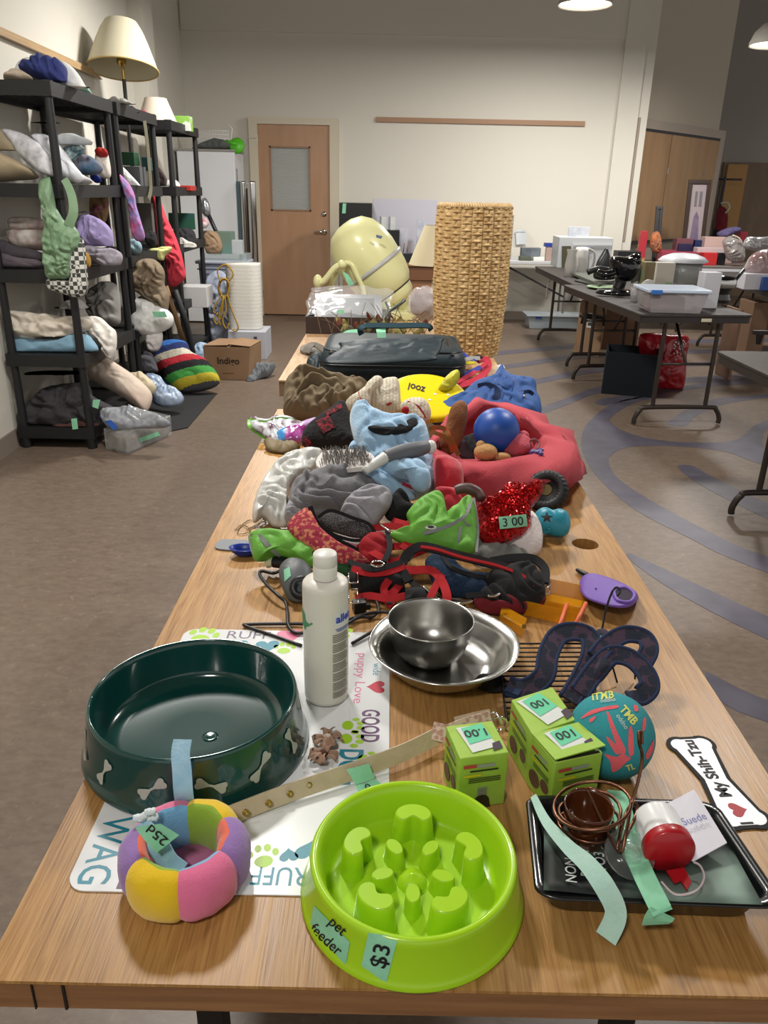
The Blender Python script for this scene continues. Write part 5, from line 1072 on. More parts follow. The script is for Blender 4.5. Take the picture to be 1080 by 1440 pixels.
# --- black and red knit sweater ---
kn=thing('knit_sweater','black knit dog sweater with a red diamond pattern','dog sweater',at(455,625,TZ)); KN=cloth('black_chunky_knit','#121115',bump=1,bs=130)
b=B(); pillow(b,[(484,566),(465,576),(445,590),(430,603),(424,618),(430,630),(460,634),(492,634),(505,628),(498,612),(494,592)],m=.85,z0=.76,T=.045,Tb=.02,folds=(.004,20,.8,1),seed=40); b.build('knit_body',KN,kn); sk=Skin(b)
RK=cloth('red_knit','#7e1a26',c2='#2a1015',vs=130,kind='voronoi',bump=.8,bs=130); decal(sk,[(444,592),(462,584),(472,600),(454,610)],RK,kn,'red_pattern',lift=.003); decal(sk,[(424,616),(432,612),(440,626),(430,630)],RK,kn,'red_pattern',lift=.003); decal(sk,[(456,580),(480,567),(482,573),(460,585)],RK,kn,'red_pattern',lift=.003)
# --- sock monkey knits ---
CK=cloth('cream_rib_knit','#c6bfae',c2='#b8b09d',vs=30,kind='wavex',bump=.8,bs=150)
km=thing('cream_knit_socks','cream ribbed knit socks with red stripes in front of the yellow disc','knitwear',at(540,585,.80))
for i,(o_,z_,sd) in enumerate((([(486,566),(498,556),(510,548),(520,536),(530,529),(538,533),(532,546),(522,560),(520,574),(505,580),(492,578)],.84,41),([(512,562),(522,545),(536,535),(550,531),(560,534),(563,555),(562,578),(548,583),(530,580)],.83,42),([(562,570),(580,560),(598,563),(606,578),(602,594),(588,598),(570,586)],.82,43))):
    b=B(); pillow(b,o_,m=1.3,z0=z_-.02,T=.03,Tb=.015,folds=(.005,130 if i<2 else 90,.25,.3),seed=sd); b.build('ribbed_cuff',CK,km); sk=Skin(b)
    stroke(sk,[[(505,551),(509,563),(514,573)],[(527,579),(545,569),(563,562)],[(573,565),(588,572),(598,588)]][i],.007,cloth('red_yarn','#9e1c2b'),km)
    if i==2: 
        b=B(); b.ball(sk(570,577,.004),.012,10,(1,.6,1)); b.build('red_nose',cloth('red_yarn'),km)
# --- yellow disc ---
c_=at(600,556,.845); b=B(); R=V((0.03,-.32,.94)).to_track_quat('Z','Y').to_matrix(); yd=thing('flying_disc','yellow flying disc with black print and white dots','flying disc',at(600,575,.80))
b.lathe([(.128,-.018),(.132,-.016),(.133,-.008),(.128,.001),(.118,.004),(.09,.003),(.05,.0045),(0,.005)],c_,64,R); b.lathe([(.130,-.016),(.128,-.006),(.116,0),(0,.001)],c_,64,R); b.build('disc_body',mat('yellow_plastic','#d6c008',.35),yd); sk=Skin(b)
sword(sk,'zool',586,546,14,(-.9,-.25),yd,.02,.003)
for x,y in ((604,562),(632,562),(612,554),(630,555),(592,570)):
    b=B(); q=sk(x,y,.002); b.lathe([(0,.0006),(.0045,.0004),(.0048,0)],q,12,R); b.build('white_dot',WHITE,yd)
soft('yellow_strap_handle',[(616,548),(624,534),(635,523),(645,521),(646,532),(638,545),(626,552)],mat('yellow_green_rubber','#b0ad22',.5),'yellow-green padded handle right of the yellow disc','handle',m=1.2,z0=.85,T=.02,seed=44,rings=8)
# --- khaki jacket ---
KH=cloth('khaki_cotton','#675943',c2='#736550',vs=7,bump=.3,bs=200)
kj=thing('khaki_jacket','crumpled khaki jacket at the left end of the pile by the table gap','jacket',at(450,580,TZ))
b=B(); pillow(b,[(399,565),(400,549),(408,536),(422,529),(440,531),(470,538),(500,541),(522,548),(515,572),(490,592),(450,596),(420,592),(400,584)],m=.75,z0=.75,T=.07,Tb=.03,folds=(.030,16,1.1,1.1),seed=45); b.build('jacket_body',KH,kj)
# --- blue jacket ---
BJ=cloth('royal_blue_nylon','#1c4480',c2='#22508f',vs=6,rough=.65,bs=160)
bj=thing('blue_dog_jacket','royal blue quilted dog jacket behind the red bin','dog coat',at(700,590,TZ))
b=B(); pillow(b,[(600,590),(612,575),(632,566),(645,560),(662,546),(690,534),(699,524),(706,516),(713,528),(733,535),(752,537),(755,552),(761,568),(759,588),(740,598),(700,605),(640,608)],m=.62,z0=.752,T=.05,Tb=.02,folds=(.008,18,.5,1.0),seed=46); b.build('jacket_body',BJ,bj); sk=Skin(b)
for P_,w_ in (([(672,544),(685,542),(697,547),(700,556),(694,561)],.02),([(737,553),(744,552),(749,556)],.018)): stroke(sk,P_,w_,cloth('navy_lining','#0f2347'),bj,'arm_opening',lift=.003)
for P_ in ([(712,530),(710,548),(706,560)],[(722,536),(720,550),(717,562)],[(700,540),(715,548),(735,550)]): stroke(sk,P_,.004,cloth('blue_seam','#15366b'),bj,'seam')
b=B(); b.ball(sk(737,557,.004),.005,8); b.build('snap_button',CHROME,bj)
# ================= ON THE BACK TABLE =================
su=thing('suitcase','dark teal soft suitcase lying flat on the back table','suitcase',(.02,3.3,TZ)); SU=cloth('dark_teal_nylon','#142229',c2='#19292f',vs=12,rough=.5,bs=220)
def surr(x0,x1,y0,y1,z,r=.06): return [V((x,y,z)) for x,y in rrect(x0,x1,y0,y1,r,6)]
b=B(); loft(b,[surr(-.24,.29,3.10,3.5,.742),surr(-.265,.31,3.075,3.52,.755),surr(-.27,.315,3.065,3.52,.80),surr(-.265,.31,3.07,3.51,.812),surr(-.27,.315,3.065,3.515,.822),surr(-.255,.30,3.085,3.49,.862),surr(-.22,.27,3.12,3.46,.875),surr(-.1,.15,3.2,3.4,.880)]); b.build('case_body',SU,su,); sk=Skin(b)
for z,x0,x1,y0,y1 in ((.812,-.268,.313,3.066,3.512),(.864,-.252,.298,3.088,3.488)): b=B(); b.tube(surr(x0,x1,y0,y1,z),.0045,6,True); b.build('piping',mat('piping_black','#0c1012',.35),su)
b=B(); pillow(b,[(462,512),(478,490),(488,480),(612,474),(622,482),(615,500),(600,508)],m=.35,z0=.872,T=.016,Tb=.006,folds=(.004,9,.1,.6),seed=47); b.build('pocket',SU,su)
b=B(); b.strap(cr([at(508,470,.90),at(507,462,.925),at(520,458,.93),at(560,458,.935),at(600,458,.93),at(606,464,.91)],6),.022,.008,V((0,-.8,.6))); b.build('carry_handle',cloth('teal_handle','#1d3740'),su)
b=B(); b.tube(cr([at(474,505,.888),at(540,502,.888),at(608,499,.888)],4),.002,6); b.build('zipper',mat('zip','#3b4a50',.4),su)
decal(Skin(B().grid(lambda u,v:V((-.10+.06*u,3.36-.0*u,.90+.0*v))+V((0,-.10*v,.03-.015*v)),4,4)),[(529,463),(542,462),(543,476),(531,477)],TAPE,su)
for x,y in ((466,497),(470,502)): b=B(); b.ball(at(x,y,.868),.011,10); b.build('stud_foot',BLACK,su)
b=B(); b.tube(cr([at(586,485,.893),at(594,482,.893),at(603,481,.893)],3),.002,6); b.build('metal_emblem',STEEL,su)
b=B(); b.strap([at(629,478,.885),at(637,500,.86)],.014,.004,V((.5,-.5,.6))); b.build('side_strap',BLACK,su)
soft('teal_pouch',[(431,510),(438,500),(452,498),(460,515),(462,532),(448,533),(436,525)],SU,'dark teal pouch bulging at the left end of the suitcase','pouch',m=.8,z0=.745,T=.03,seed=48,rings=10)
soft('black_strap_bundle',[(414,522),(420,516),(432,514),(440,520),(442,528),(430,528),(421,524)],BLKW,'small black strap bundle left of the suitcase','strap',m=.5,z0=.744,T=.012,folds=(.006,60,0,1),seed=49,rings=8)
sd_=thing('grey_sandal','grey sandal lying left of the suitcase on the pale board','sandal',at(440,492,TZ)); b=B(); b.slab(cr([at(x,y,.744) for x,y in ((422,494),(428,488),(445,490),(458,494),(455,499),(430,498))],4,True),.012); b.build('sole',mat('sandal_grey','#6a655b',.7),sd_)
b=B(); b.strap(cr([at(430,496,.76),at(434,488,.78),at(440,484,.785),at(450,488,.775),(at(458,494,.76))],4),.035,.004,V((0,-.4,1))); b.build('strap_band',mat('sandal_strap','#5d564c',.7),sd_)
rs=thing('coloured_leashes','coil of red, blue and yellow leashes right of the suitcase','leash',at(665,525,TZ))
def stp_(P_,w_,col,n): st(P_,w_,cloth(n,col),rs,t=.004)
stp_([(640,543,.748),(660,538,.752),(678,528,.76),(687,514,.775),(683,505,.785),(670,508,.785)],.028,'#a52439','crimson_webbing'); stp_([(642,538,.76),(660,528,.77),(675,518,.78),(684,510,.79)],.018,'#a52439','crimson_webbing'); stp_([(645,528,.77),(660,524,.775),(676,516,.785)],.02,'#2f3a86','blue_webbing'); stp_([(645,492,.80),(655,500,.80),(668,508,.795)],.016,'#2c3676','blue_webbing'); stp_([(643,516,.79),(655,511,.795),(668,510,.795)],.014,'#b0a428','yellow_webbing')
stp_([(648,508,.80),(662,504,.802),(675,504,.80)],.02,'#8a8783','grey_webbing'); stp_([(668,500,.80),(675,504,.80)],.03,'#141416','dark_webbing')
b=B(); b.ball(at(703,519,.765),.02,8,disp=.4,ds=60); b.ball(at(712,531,.75),.018,8,disp=.4,ds=60); tag(b.build('crumpled_tissue',cloth('tissue_white','#c9c6c0')),'crumpled white tissue behind the blue jacket','tissue')
# wicker basket
wk=thing('wicker_basket','tall round woven straw basket standing on the back table','basket',(.378,3.76,TZ)); ns,nr=44,44
WK=mat('straw_weave','#9d7a48',.6,col2='#c7a877',vs=26,det=4,lo=.3,hi=.7,bump=.3,bs=120); b=B(); NA=ns*6; NZ=nr*6; Hh=.655
vs=[];fs=[]
for j in range(NZ+1):
    v=j/NZ; z=TZ+.002+Hh*v; r0=.140+.026*min(1,v*2.2)**.7-.004*max(0,(v-.85)/.15)
    for i in range(NA):
        a=2*pi*i/NA; u=i/6; w_=j/6; ci=int(u); cj=int(w_); fu=u-ci-.5; fv=w_-cj-.5; e=(ci//2+cj)%2==0 if True else 0
        jit=noise.noise(V((ci*1.7,cj*2.3,1)))*.15
        if e: h=.0095*math.cos((( (ci%2)+u-ci)/2-.5)*pi)**.6*max(0,math.cos(fv*pi*1.05))**.45
        else: h=.0085*max(0,math.cos(fu*pi*1.05))**.45*.9
        h*=1+jit*3; r_=r0+h
        vs.append(V((.378+r_*math.cos(a)+.010*(1-v)*0,3.76+r_*math.sin(a),z)))
for j in range(NZ):
    for i in range(NA): k=(i+1)%NA; fs.append([j*NA+i,j*NA+k,(j+1)*NA+k,(j+1)*NA+i])
b.add(vs,fs); b.build('woven_wall',WK,wk)
b=B(); b.lathe([(.150,.02),(.156,Hh-.01),(.160,Hh+.004)],(.378,3.76,TZ),64); b.build('lining',mat('straw_inner','#9a7748',.7),wk)
b=B()
for i in range(90): a=2*pi*i/90; b.tube([V((.378+.150*math.cos(a),3.76+.150*math.sin(a),TZ+Hh-.006)),V((.378+.159*math.cos(a+.03),3.76+.159*math.sin(a+.03),TZ+Hh+.010)),V((.378+.167*math.cos(a+.06),3.76+.167*math.sin(a+.06),TZ+Hh-.004))],.006,6)
b.build('braided_rim',mat('straw_rim','#c0a478',.7,col2='#a8895c',vs=30),wk)
# dried leaves
dl=thing('dried_bouquet','dried leaf and twig bouquet behind the suitcase','dried flowers',at(520,478,TZ)); rr_=random.Random(5)
lc=[('#5b2a18','dry_leaf_rust'),('#8a824a','dry_leaf_olive'),('#4a4a34','dry_leaf_dark'),('#b3ad72','dry_leaf_pale')]
for k,(c_,n_) in enumerate(lc):
    for j in range(9):
        x=rr_.uniform(475,598) if k!=3 else rr_.uniform(550,598); y=rr_.uniform(452,470) if k else rr_.uniform(445,460); z=rr_.uniform(.80,.87)+(470-y)*.002; p=atY(x,y,rr_.uniform(3.6,3.9)); a=rr_.uniform(0,6.3); L=rr_.uniform(.03,.07)
        if p.z<.76: p.z=.77
        b=B(); b.grid(lambda u,v:p+V((math.cos(a)*(u-.5)*L-math.sin(a)*(v-.5)*L*.5*math.sin(pi*u),math.sin(a)*(u-.5)*L*.5,(v-.5)*L*.6*math.sin(pi*u)+.012*math.sin(u*5)+.2*L*u)),6,3,.0008); b.build('dry_leaf',mat(n_,c_,.7),dl)
for j in range(26):
    x=rr_.uniform(450,600); p=atY(x,rr_.uniform(466,474),3.62); p.z=max(p.z,.75); q=p+V((rr_.uniform(-.12,.12),rr_.uniform(.02,.2),rr_.uniform(.04,.12))); b=B(); b.tube(cr([p,(p+q)/2+V((0,0,.02)),q],4),.0016,4); b.build('twig',mat('twig','#57452a',.8),dl)
b=B(); b.strap(cr([atY(476,478,3.6),atY(488,468,3.6),atY(505,466,3.62)],5),.02,.002,V((0,-1,.5))); tag(b.build('tape_strip',TAPE),'loose green tape curl left behind the suitcase handle','tape')
# plant clip
b=B(); b.tube(cr([at(533,462,.80),at(540,450,.84),at(548,438,.87),at(562,428,.90),at(569,422,.91)],5),.009,8); b.tube(cr([at(545,462,.8),at(548,440,.86),at(543,425,.90)],5),.007,8); tag(b.build('pruning_shears',mat('dark_green_tool','#22362e',.5)),'dark green handled shears standing up behind the suitcase','tool')
# dark box with wrapped papers
dk=thing('dark_wood_box','dark brown wooden box holding wrapped grey paper on the back table','box',(-.2,4.4,TZ))
b=B(); x0,x1,y0,y1=-.435,-.0,4.21,4.56
for A_,S_ in (((-.2175,4.215,.785),(.435,.012,.09)),((-.2175,4.555,.785),(.435,.012,.09)),((-.430,4.385,.785),(.012,.34,.09)),((-.006,4.385,.785),(.012,.34,.09)),((-.2175,4.385,.745),(.43,.34,.008))): b.box(A_,S_)
b.build('box_frame',mat('espresso_wood','#2a1d1a',.5,col2='#33241f',vs=6,st=(1,1,8)),dk)
pw=thing('wrapped_picture','grey picture frame in clear plastic wrap inside the dark box','picture frame',(-.2,4.4,.76))
b=B(); b.slab([V((-.40,4.24,.79)),V((-.03,4.24,.79)),V((-.04,4.52,.90)),V((-.38,4.52,.90))],.014,(0,-.4,.9)); b.build('frame_board',mat('silver_grey','#85868a',.5),pw)
b=B(); b.slab([V((-.36,4.26,.812)),V((-.07,4.26,.812)),V((-.08,4.47,.896)),V((-.34,4.47,.896))],.002,(0,-.4,.9)); b.build('grey_print',mat('slate_print','#4c5158',.5,col2='#3a3f45',vs=6),pw)
b=B(); b.grid(lambda u,v:V((-.44+.46*u+.01*math.sin(v*9),4.2+.33*v,.83+.11*v+.014*noise.noise(V((u*7,v*7,0)))+.02*math.sin(u*pi))),24,14,.0006); b.build('plastic_wrap',mat('clear_wrap','#dfe3e6',.12,alpha=.14,coat=.6,bump=.4,bs=20),pw)
decal(Skin(B().grid(lambda u,v:V((-.28+.2*u,4.19,.78+.12*v)),2,2)),[(474,436),(484,436),(484,441),(474,441)],TAPE,pw)
# cream hand-cranked washing drum
CY=4.9; CM=mat('cream_plastic','#d2d09a',.3,coat=.3); wd=thing('washing_drum','cream hand-cranked tabletop washing drum on a stand','washing machine',(-.1,CY,TZ))
a0=atY(494,330,CY); a1=atY(556,420,CY); ax=(a1-a0); L=ax.length; axn=ax.normalized(); R=axn.to_track_quat('Z','Y').to_matrix()
b=B(); b.lathe([(0,-.075),(.05,-.072),(.11,-.05),(.155,0),(.182,.07),(.19,.15),(.186,.22)],a0,56,R); b.build('lid_dome',CM,wd)
b=B(); b.lathe([(.188,.215),(.195,.22),(.195,.235),(.188,.24)],a0,56,R); b.build('band',mat('grey_band','#a9aaa6',.35),wd)
b=B(); b.lathe([(.186,.238),(.18,.30),(.165,.36),(.145,.395),(.14,.40)],a0,56,R); b.build('drum_body',CM,wd)
b=B(); b.lathe([(.140,.395),(.133,.405),(.133,.41)],a0,56,R); b.build('dark_seam',mat('seam_dark','#3b3c36',.6),wd)
b=B(); b.lathe([(.134,.41),(.128,.45),(.11,.475),(0,.48)],a0,56,R); b.build('end_cap',CM,wd)
b=B(); b.tube([atY(492,328,CY-.02),atY(478,329,CY-.02)],.02,12); b.build('spout',CM,wd)
b=B(); b.tube(cr([atY(447,397,CY-.18),atY(455,396,CY-.19),atY(470,378,CY-.2),atY(480,372,CY-.2)],5),.018,12); b.ball(atY(447,396,CY-.18),.036,14,(.75,.75,1.1)); b.ball(atY(481,372,CY-.2),.026,12); b.build('crank_arm',CM,wd)
b=B(); b.tube(cr([atY(484,370,CY-.17),atY(494,372,CY-.17),atY(502,388,CY-.17),atY(510,405,CY-.17),atY(512,418,CY-.17)],5),.016,10); b.tube([atY(462,408,CY-.12),atY(474,382,CY-.15)],.014,10); b.build('stand_leg',CM,wd)
b=B(); b.slab([atY(562,375,CY),atY(568,375,CY),atY(580,430,CY),atY(574,440,CY),atY(556,441,CY),atY(566,420,CY)],.05,(0,-1,0)); b.box((.05,CY-.08,.765),(.20,.16,.045)); b.build('stand_leg',CM,wd,bev=.006)
sk=Skin(B().grid(lambda u,v:V((-.5+1*u,CY-.2,.7+.8*v)),2,2)); decal(sk,[(481,381),(490,386),(498,400),(490,402)],TAPE,wd,lift=.01)
decal(sk,[(529,330),(538,332),(536,336),(529,334)],mat('blue_badge','#5a6a86',.4),wd,'badge',lift=.002)
# pleated lamp shade and its pale base, wrapped ball
ls=thing('table_lamp','small table lamp with a pleated cream shade behind the basket','lamp',atY(605,405,5.1)-V((0,0,.06)))
LYy=5.1; t0=atY(612,317,LYy); b0=atY(612,372,LYy); b=B(); b.lathe([(.165,0),(.075,t0.z-b0.z)],(b0.x,LYy,b0.z),120,f=lambda a,z:1+.018*math.sin(a*60)); b.build('lamp_shade',mat('pleated_cream','#c9bda0',.8),ls)
b=B(); b.lathe([(.0,-.0),(.055,0),(.06,.01),(.055,.06),(.035,.11),(.02,.16),(.01,.22)],(b0.x,LYy,TZ+.002),32); b.build('lamp_base',mat('white_ceramic','#c9c5ba',.3),ls)
wbll=thing('wrapped_ornament','brown round ornament wrapped in clear cellophane left of the basket','ornament',(.17,4.3,TZ)); c_=atY(598,431,4.2); c_.z=max(c_.z,.835); b=B(); b.ball(c_,.075,16,disp=.2,ds=30); b.build('brown_core',mat('brown_knit','#3f251f',.6,col2='#593a30',vs=60),wbll)
b=B(); b.ball(c_+V((0,0,.012)),.092,22,(1.02,1,.98),disp=.16,ds=28); b.build('cellophane',mat('cellophane','#e7e4e8',.08,alpha=.33,coat=1),wbll)
# ================= SHELVES ALONG THE LEFT WALL =================
SB=mat('black_resin','#18181a',.5,bump=.15,bs=90)
TIERS=[1.93,1.452,1.015,.555,.13]
def shelf_unit(x0,x1,y0,y1,label):
    t=thing('shelving_unit',label,'shelves',((x0+x1)/2,(y0+y1)/2,0),0,None)
    for z in TIERS:
        b=B(); b.box(((x0+x1)/2,(y0+y1)/2,z-.008),(x1-x0-.01,y1-y0-.01,.012))
        n=9
        for i in range(n): xx=x0+.04+(x1-x0-.08)*i/(n-1); b.box((xx,(y0+y1)/2,z-.03),(.010,y1-y0-.05,.035))
        for xa,ya,sx,sy in (((x0+x1)/2,y0+.008,x1-x0,.016),((x0+x1)/2,y1-.008,x1-x0,.016),(x0+.008,(y0+y1)/2,.016,y1-y0-.03),(x1-.008,(y0+y1)/2,.016,y1-y0-.03)): b.box((xa,ya,z-.034),(sx,sy,.068))
        for xx in (x0+.03,x1-.03):
            for yy in (y0+.03,y1-.03): b.cyl((xx,yy,z-.07),(xx,yy,z+.004),.031,n=16)
        b.build('shelf',SB,t)
    for xx in (x0+.03,x1-.03):
        for yy in (y0+.03,y1-.03):
            b=B()
            for za,zb in zip(TIERS[1:],TIERS): b.cyl((xx,yy,za),(xx,yy,zb-.07),.024,.021,16)
            b.cyl((xx,yy,.0005),(xx,yy,.064),.028,.03,16); b.build('post',SB,t)
    return t
shelf_unit(-2.165,-1.715,4.42,5.36,'nearest black plastic shelving unit stacked with towels and pillows')
shelf_unit(-2.175,-1.715,5.44,6.34,'middle black plastic shelving unit between the two others')
shelf_unit(-2.19,-1.715,6.74,7.68,'farthest black plastic shelving unit with the small white lampshade on top')
ZT,Z1,Z2,Z3,Z4=[z+.002 for z in TIERS]
def brt(h,k=1.14):
    if not h: return h
    return '#%02x%02x%02x'%tuple(min(232,int(int(h[i:i+2],16)*k)) for i in (1,3,5))
def sh(name,out,col,label,cat,Y,z0,m=2.2,T=.06,Tb=.05,folds=(.014,12,.3,1),seed=1,col2=None,group=None,material=None,rings=20,**kw):
    mm=material or cloth(name+'_'+col.strip('#'),brt(col),brt(col2),vs=kw.pop('vs',8),bs=kw.pop('bs',160))
    return soft(name,out,mm,label,cat,group=group,m=m,z0=z0,Yb=Y,T=T,Tb=Tb,folds=folds,seed=seed,rings=rings,**kw)
FS=1.7
# top tier
sh('white_sheet',[(18,112),(24,92),(36,83),(70,84),(95,90),(110,104),(122,124),(127,133),(100,128),(60,112),(35,112)],'#c3c4c2','white sheet crumpled under the blue cloth on the nearest unit top','sheet',4.72,ZT,T=.05,Tb=.10,seed=50)
sh('blue_cloth',[(27,96),(42,87),(62,84),(82,88),(94,96),(95,112),(90,121),(66,117),(46,108)],'#2c3568','deep blue cloth lying on top of the nearest unit','cloth',4.60,ZT+.01,T=.07,Tb=.04,seed=51,folds=(.03,14,.2,1))
sh('beige_rag',[(6,112),(14,104),(26,100),(38,104),(46,111),(30,113)],'#9d8f80','beige and pink rag at the left end of the nearest unit top','cloth',4.5,ZT,T=.03,seed=52)
sh('green_scarf',[(98,122),(112,118),(124,124),(128,132),(112,130)],'#7c9c8a','small green cloth hanging at the far right of the nearest unit top','cloth',5.2,ZT,T=.03,seed=53)
sh('grey_tarp',[(152,147),(158,140),(166,139),(184,145),(192,153),(176,154),(160,152)],'#82817b','folded grey tarp on top of the middle unit','tarp',5.6,ZT,T=.05,seed=54)
sh('black_bag',[(168,158),(172,150),(184,150),(194,156),(196,166),(182,164)],'#222226','black bag on top of the middle unit','bag',5.9,ZT-.02,T=.04,seed=55)
sh('baseball_cap',[(188,158),(196,156),(205,156),(207,166),(203,172),(196,168)],'#6d2135','maroon cap hanging over the middle unit edge','cap',6.1,ZT-.03,T=.03,seed=56)
# tier 2
PL='#a39580'
sh('beige_pillow',[(-32,222),(-20,217),(0,219),(25,228),(45,240),(55,250),(30,253),(-32,254)],'#9d8e74','beige pillow lowest at the left on the second shelf','pillow',4.6,Z1,T=.10,Tb=.05,folds=(.006,5,0,.6),seed=57,group=None)
sh('beige_pillow',[(-32,180),(-10,180),(14,186),(30,198),(42,216),(40,228),(10,222),(-32,218)],'#8b8069','darker beige pillow lying on the lower one on the second shelf','pillow',4.65,Z1+.16,T=.08,Tb=.04,folds=(.006,5,0,.6),seed=58)
sh('striped_pillow',[(2,183),(18,184),(40,192),(62,208),(74,226),(76,246),(66,247),(48,237),(30,222),(15,202)],'#8d8c8e','grey and white striped pillow tipped against the front post','pillow',4.52,Z1,T=.05,Tb=.04,folds=(.006,8,.6,.5),seed=59,col2='#c0c0c2',vs=16)
sh('white_pillow',[(44,192),(62,190),(78,198),(92,214),(105,232),(118,250),(108,258),(90,252),(76,244),(66,222)],'#c2c4ca','white pillow behind the striped one on the second shelf','pillow',4.60,Z1,T=.06,Tb=.05,folds=(.02,10,.8,1),seed=60)
sh('teal_cushion',[(44,186),(60,183),(74,184),(84,192),(88,202),(74,202),(56,196)],'#22434a','dark teal cushion at the top of the pillow pile','cushion',4.7,Z1+.3,T=.05,seed=61)
sh('white_cushion',[(80,194),(92,190),(106,190),(118,195),(131,200),(118,206),(100,211),(88,215),(80,205)],'#c7ccd2','white and grey banded cushion corner high on the second shelf','cushion',4.75,Z1+.2,T=.05,folds=(.004,8,0,.5),seed=62,col2='#6a6c72',vs=3)
sh('teal_patterned_cushion',[(82,212),(98,210),(114,206),(118,210),(108,218),(96,226),(86,220)],'#2c5663','teal patterned cushion under the white corner','cushion',4.8,Z1+.12,T=.05,seed=63,col2='#9fb2b4',vs=30)
sh('patterned_cushion',[(96,228),(108,222),(124,220),(136,226),(145,236),(140,243),(122,245),(106,242)],'#7b7076','mauve and blue patterned cushion at the shelf front','cushion',4.9,Z1+.04,T=.06,seed=64,col2='#2e5c78',vs=7)
sh('white_bundle',[(90,240),(104,240),(118,247),(130,255),(116,257),(100,258)],'#bcbdc0','crumpled white cloth end on the second shelf edge','cloth',4.7,Z1,T=.03,seed=65)
sh('white_bag',[(136,216),(146,213),(153,220),(155,248),(140,250),(134,240)],'#b3ada6','white bag with a red top beside the far post of the nearest unit','bag',5.2,Z1,T=.04,seed=66)
sh('red_fold',[(134,214),(142,210),(150,211),(150,217),(138,219)],'#94221c','folded red cloth lying on the white bag','cloth',5.2,Z1+.15,T=.03,seed=67,rings=8)
sh('blue_fold',[(127,246),(136,246),(142,252),(134,255),(128,252)],'#23348a','bright blue cloth corner on the second shelf','cloth',5.0,Z1,T=.02,seed=68,rings=8)
# tier 3
TW='#a29c95'
sh('floral_towel',[(12,318),(14,310),(28,307),(50,308),(70,312),(76,322),(60,326),(20,326)],TW,'floral grey towel on top of the folded pair on the third shelf','towel',4.6,Z2+.15,T=.05,Tb=.05,folds=(.012,24,1.57,.6),seed=69,col2='#7f6d6c',vs=14)
sh('floral_towel',[(10,332),(14,325),(60,324),(76,330),(76,348),(60,352),(30,349),(14,342)],TW,'lower floral grey towel of the folded pair on the third shelf','towel',4.58,Z2+.08,T=.05,Tb=.05,folds=(.012,24,1.57,.6),seed=70,col2='#86797a',vs=14)
sh('charcoal_blanket',[(-32,340),(5,338),(22,346),(60,356),(66,368),(30,370),(-32,366)],'#3c373c','charcoal blanket upper of two on the third shelf','blanket',4.58,Z2+.03,T=.06,folds=(.01,20,1.57,.4),seed=71)
sh('plum_grey_blanket',[(-32,362),(10,358),(26,363),(60,368),(64,378),(0,379),(-32,379)],'#544c52','plum grey folded blanket at the bottom of the third shelf','blanket',4.55,Z2,T=.05,folds=(.01,22,1.57,.4),seed=72)
sh('lavender_fleece',[(108,318),(116,306),(130,306),(146,312),(158,326),(160,342),(154,350),(140,348),(124,350),(112,342)],'#8a7fa6','lavender fleece bunched up on the third shelf','blanket',4.85,Z2+.10,T=.08,Tb=.06,folds=(.03,12,.6,1.2),seed=73)
sh('lilac_grey_blanket',[(116,352),(130,349),(150,351),(168,354),(173,364),(166,376),(150,377),(136,370),(120,368)],'#8c8790','lilac grey blanket drooping over the third shelf edge','blanket',4.80,Z2,T=.07,Tb=.06,folds=(.03,12,.8,1.2),seed=74)
sh('purple_towel',[(104,306),(118,299),(134,301),(140,310),(120,314),(108,316)],'#5c5668','dark purple towel behind the lavender fleece','towel',5.0,Z2+.28,T=.05,seed=75)
sh('mustard_cloth',[(116,360),(122,355),(126,362),(125,374),(118,375)],'#8a6a24','mustard cloth corner peeking right of the hanging green bag','cloth',4.6,Z2,T=.03,seed=76,rings=8)
sh('printed_tote',[(128,274),(140,272),(152,276),(152,300),(147,314),(134,312),(126,300)],'#6c3a4c','printed pink and brown tote hanging behind the far post','bag',5.3,Z2+.1,m=20,T=.03,seed=77,col2='#8a7a44',vs=14)
# hanging green bag and its checked cloth
gb=thing('green_bag','sage green bag hanging from the front post of the nearest unit','bag',atY(90,395,4.36)); FS=1.2
GB=cloth('sage_nylon','#6f8c6c',c2='#7d9a79',vs=6,rough=.5,bs=120)
b=B(); pillow(b,[(55,256),(62,250),(70,249),(73,262),(76,285),(84,300),(92,312),(104,318),(112,330),(112,345),(104,356),(101,375),(99,390),(84,393),(67,391),(62,372),(61,350),(60,330),(63,310),(60,290),(56,272)],m=30,z0=.9,Yb=4.37,T=.045,Tb=.02,folds=(.022,14,.5,1.2),seed=78,c=(85,350),zmin=.2); b.build('bag_body',GB,gb)
b=B(); b.strap(cr([atY(96,318,4.36),atY(103,300,4.355),atY(102,280,4.36),atY(96,262,4.365),atY(90,252,4.37)],6),.05,.006,V((.2,-1,0)),wf=lambda u:1-.3*u); b.build('bag_strap',GB,gb)
CH=mat('check_weave','#c9c8c2',.8,col2='#3d403c',vs=46,kind='checker',lo=.4,hi=.6)
sh('checked_cloth',[(99,345),(106,338),(116,336),(120,350),(122,375),(124,400),(118,416),(104,418),(86,412),(68,406),(66,393),(84,394),(99,390)],'#ffffff','black and white checked cloth hanging under the green bag','cloth',4.38,.9,m=30,T=.03,Tb=.02,folds=(.006,16,0,.6),seed=79,material=CH,zmin=.2,c=(104,396))
FS=1.7
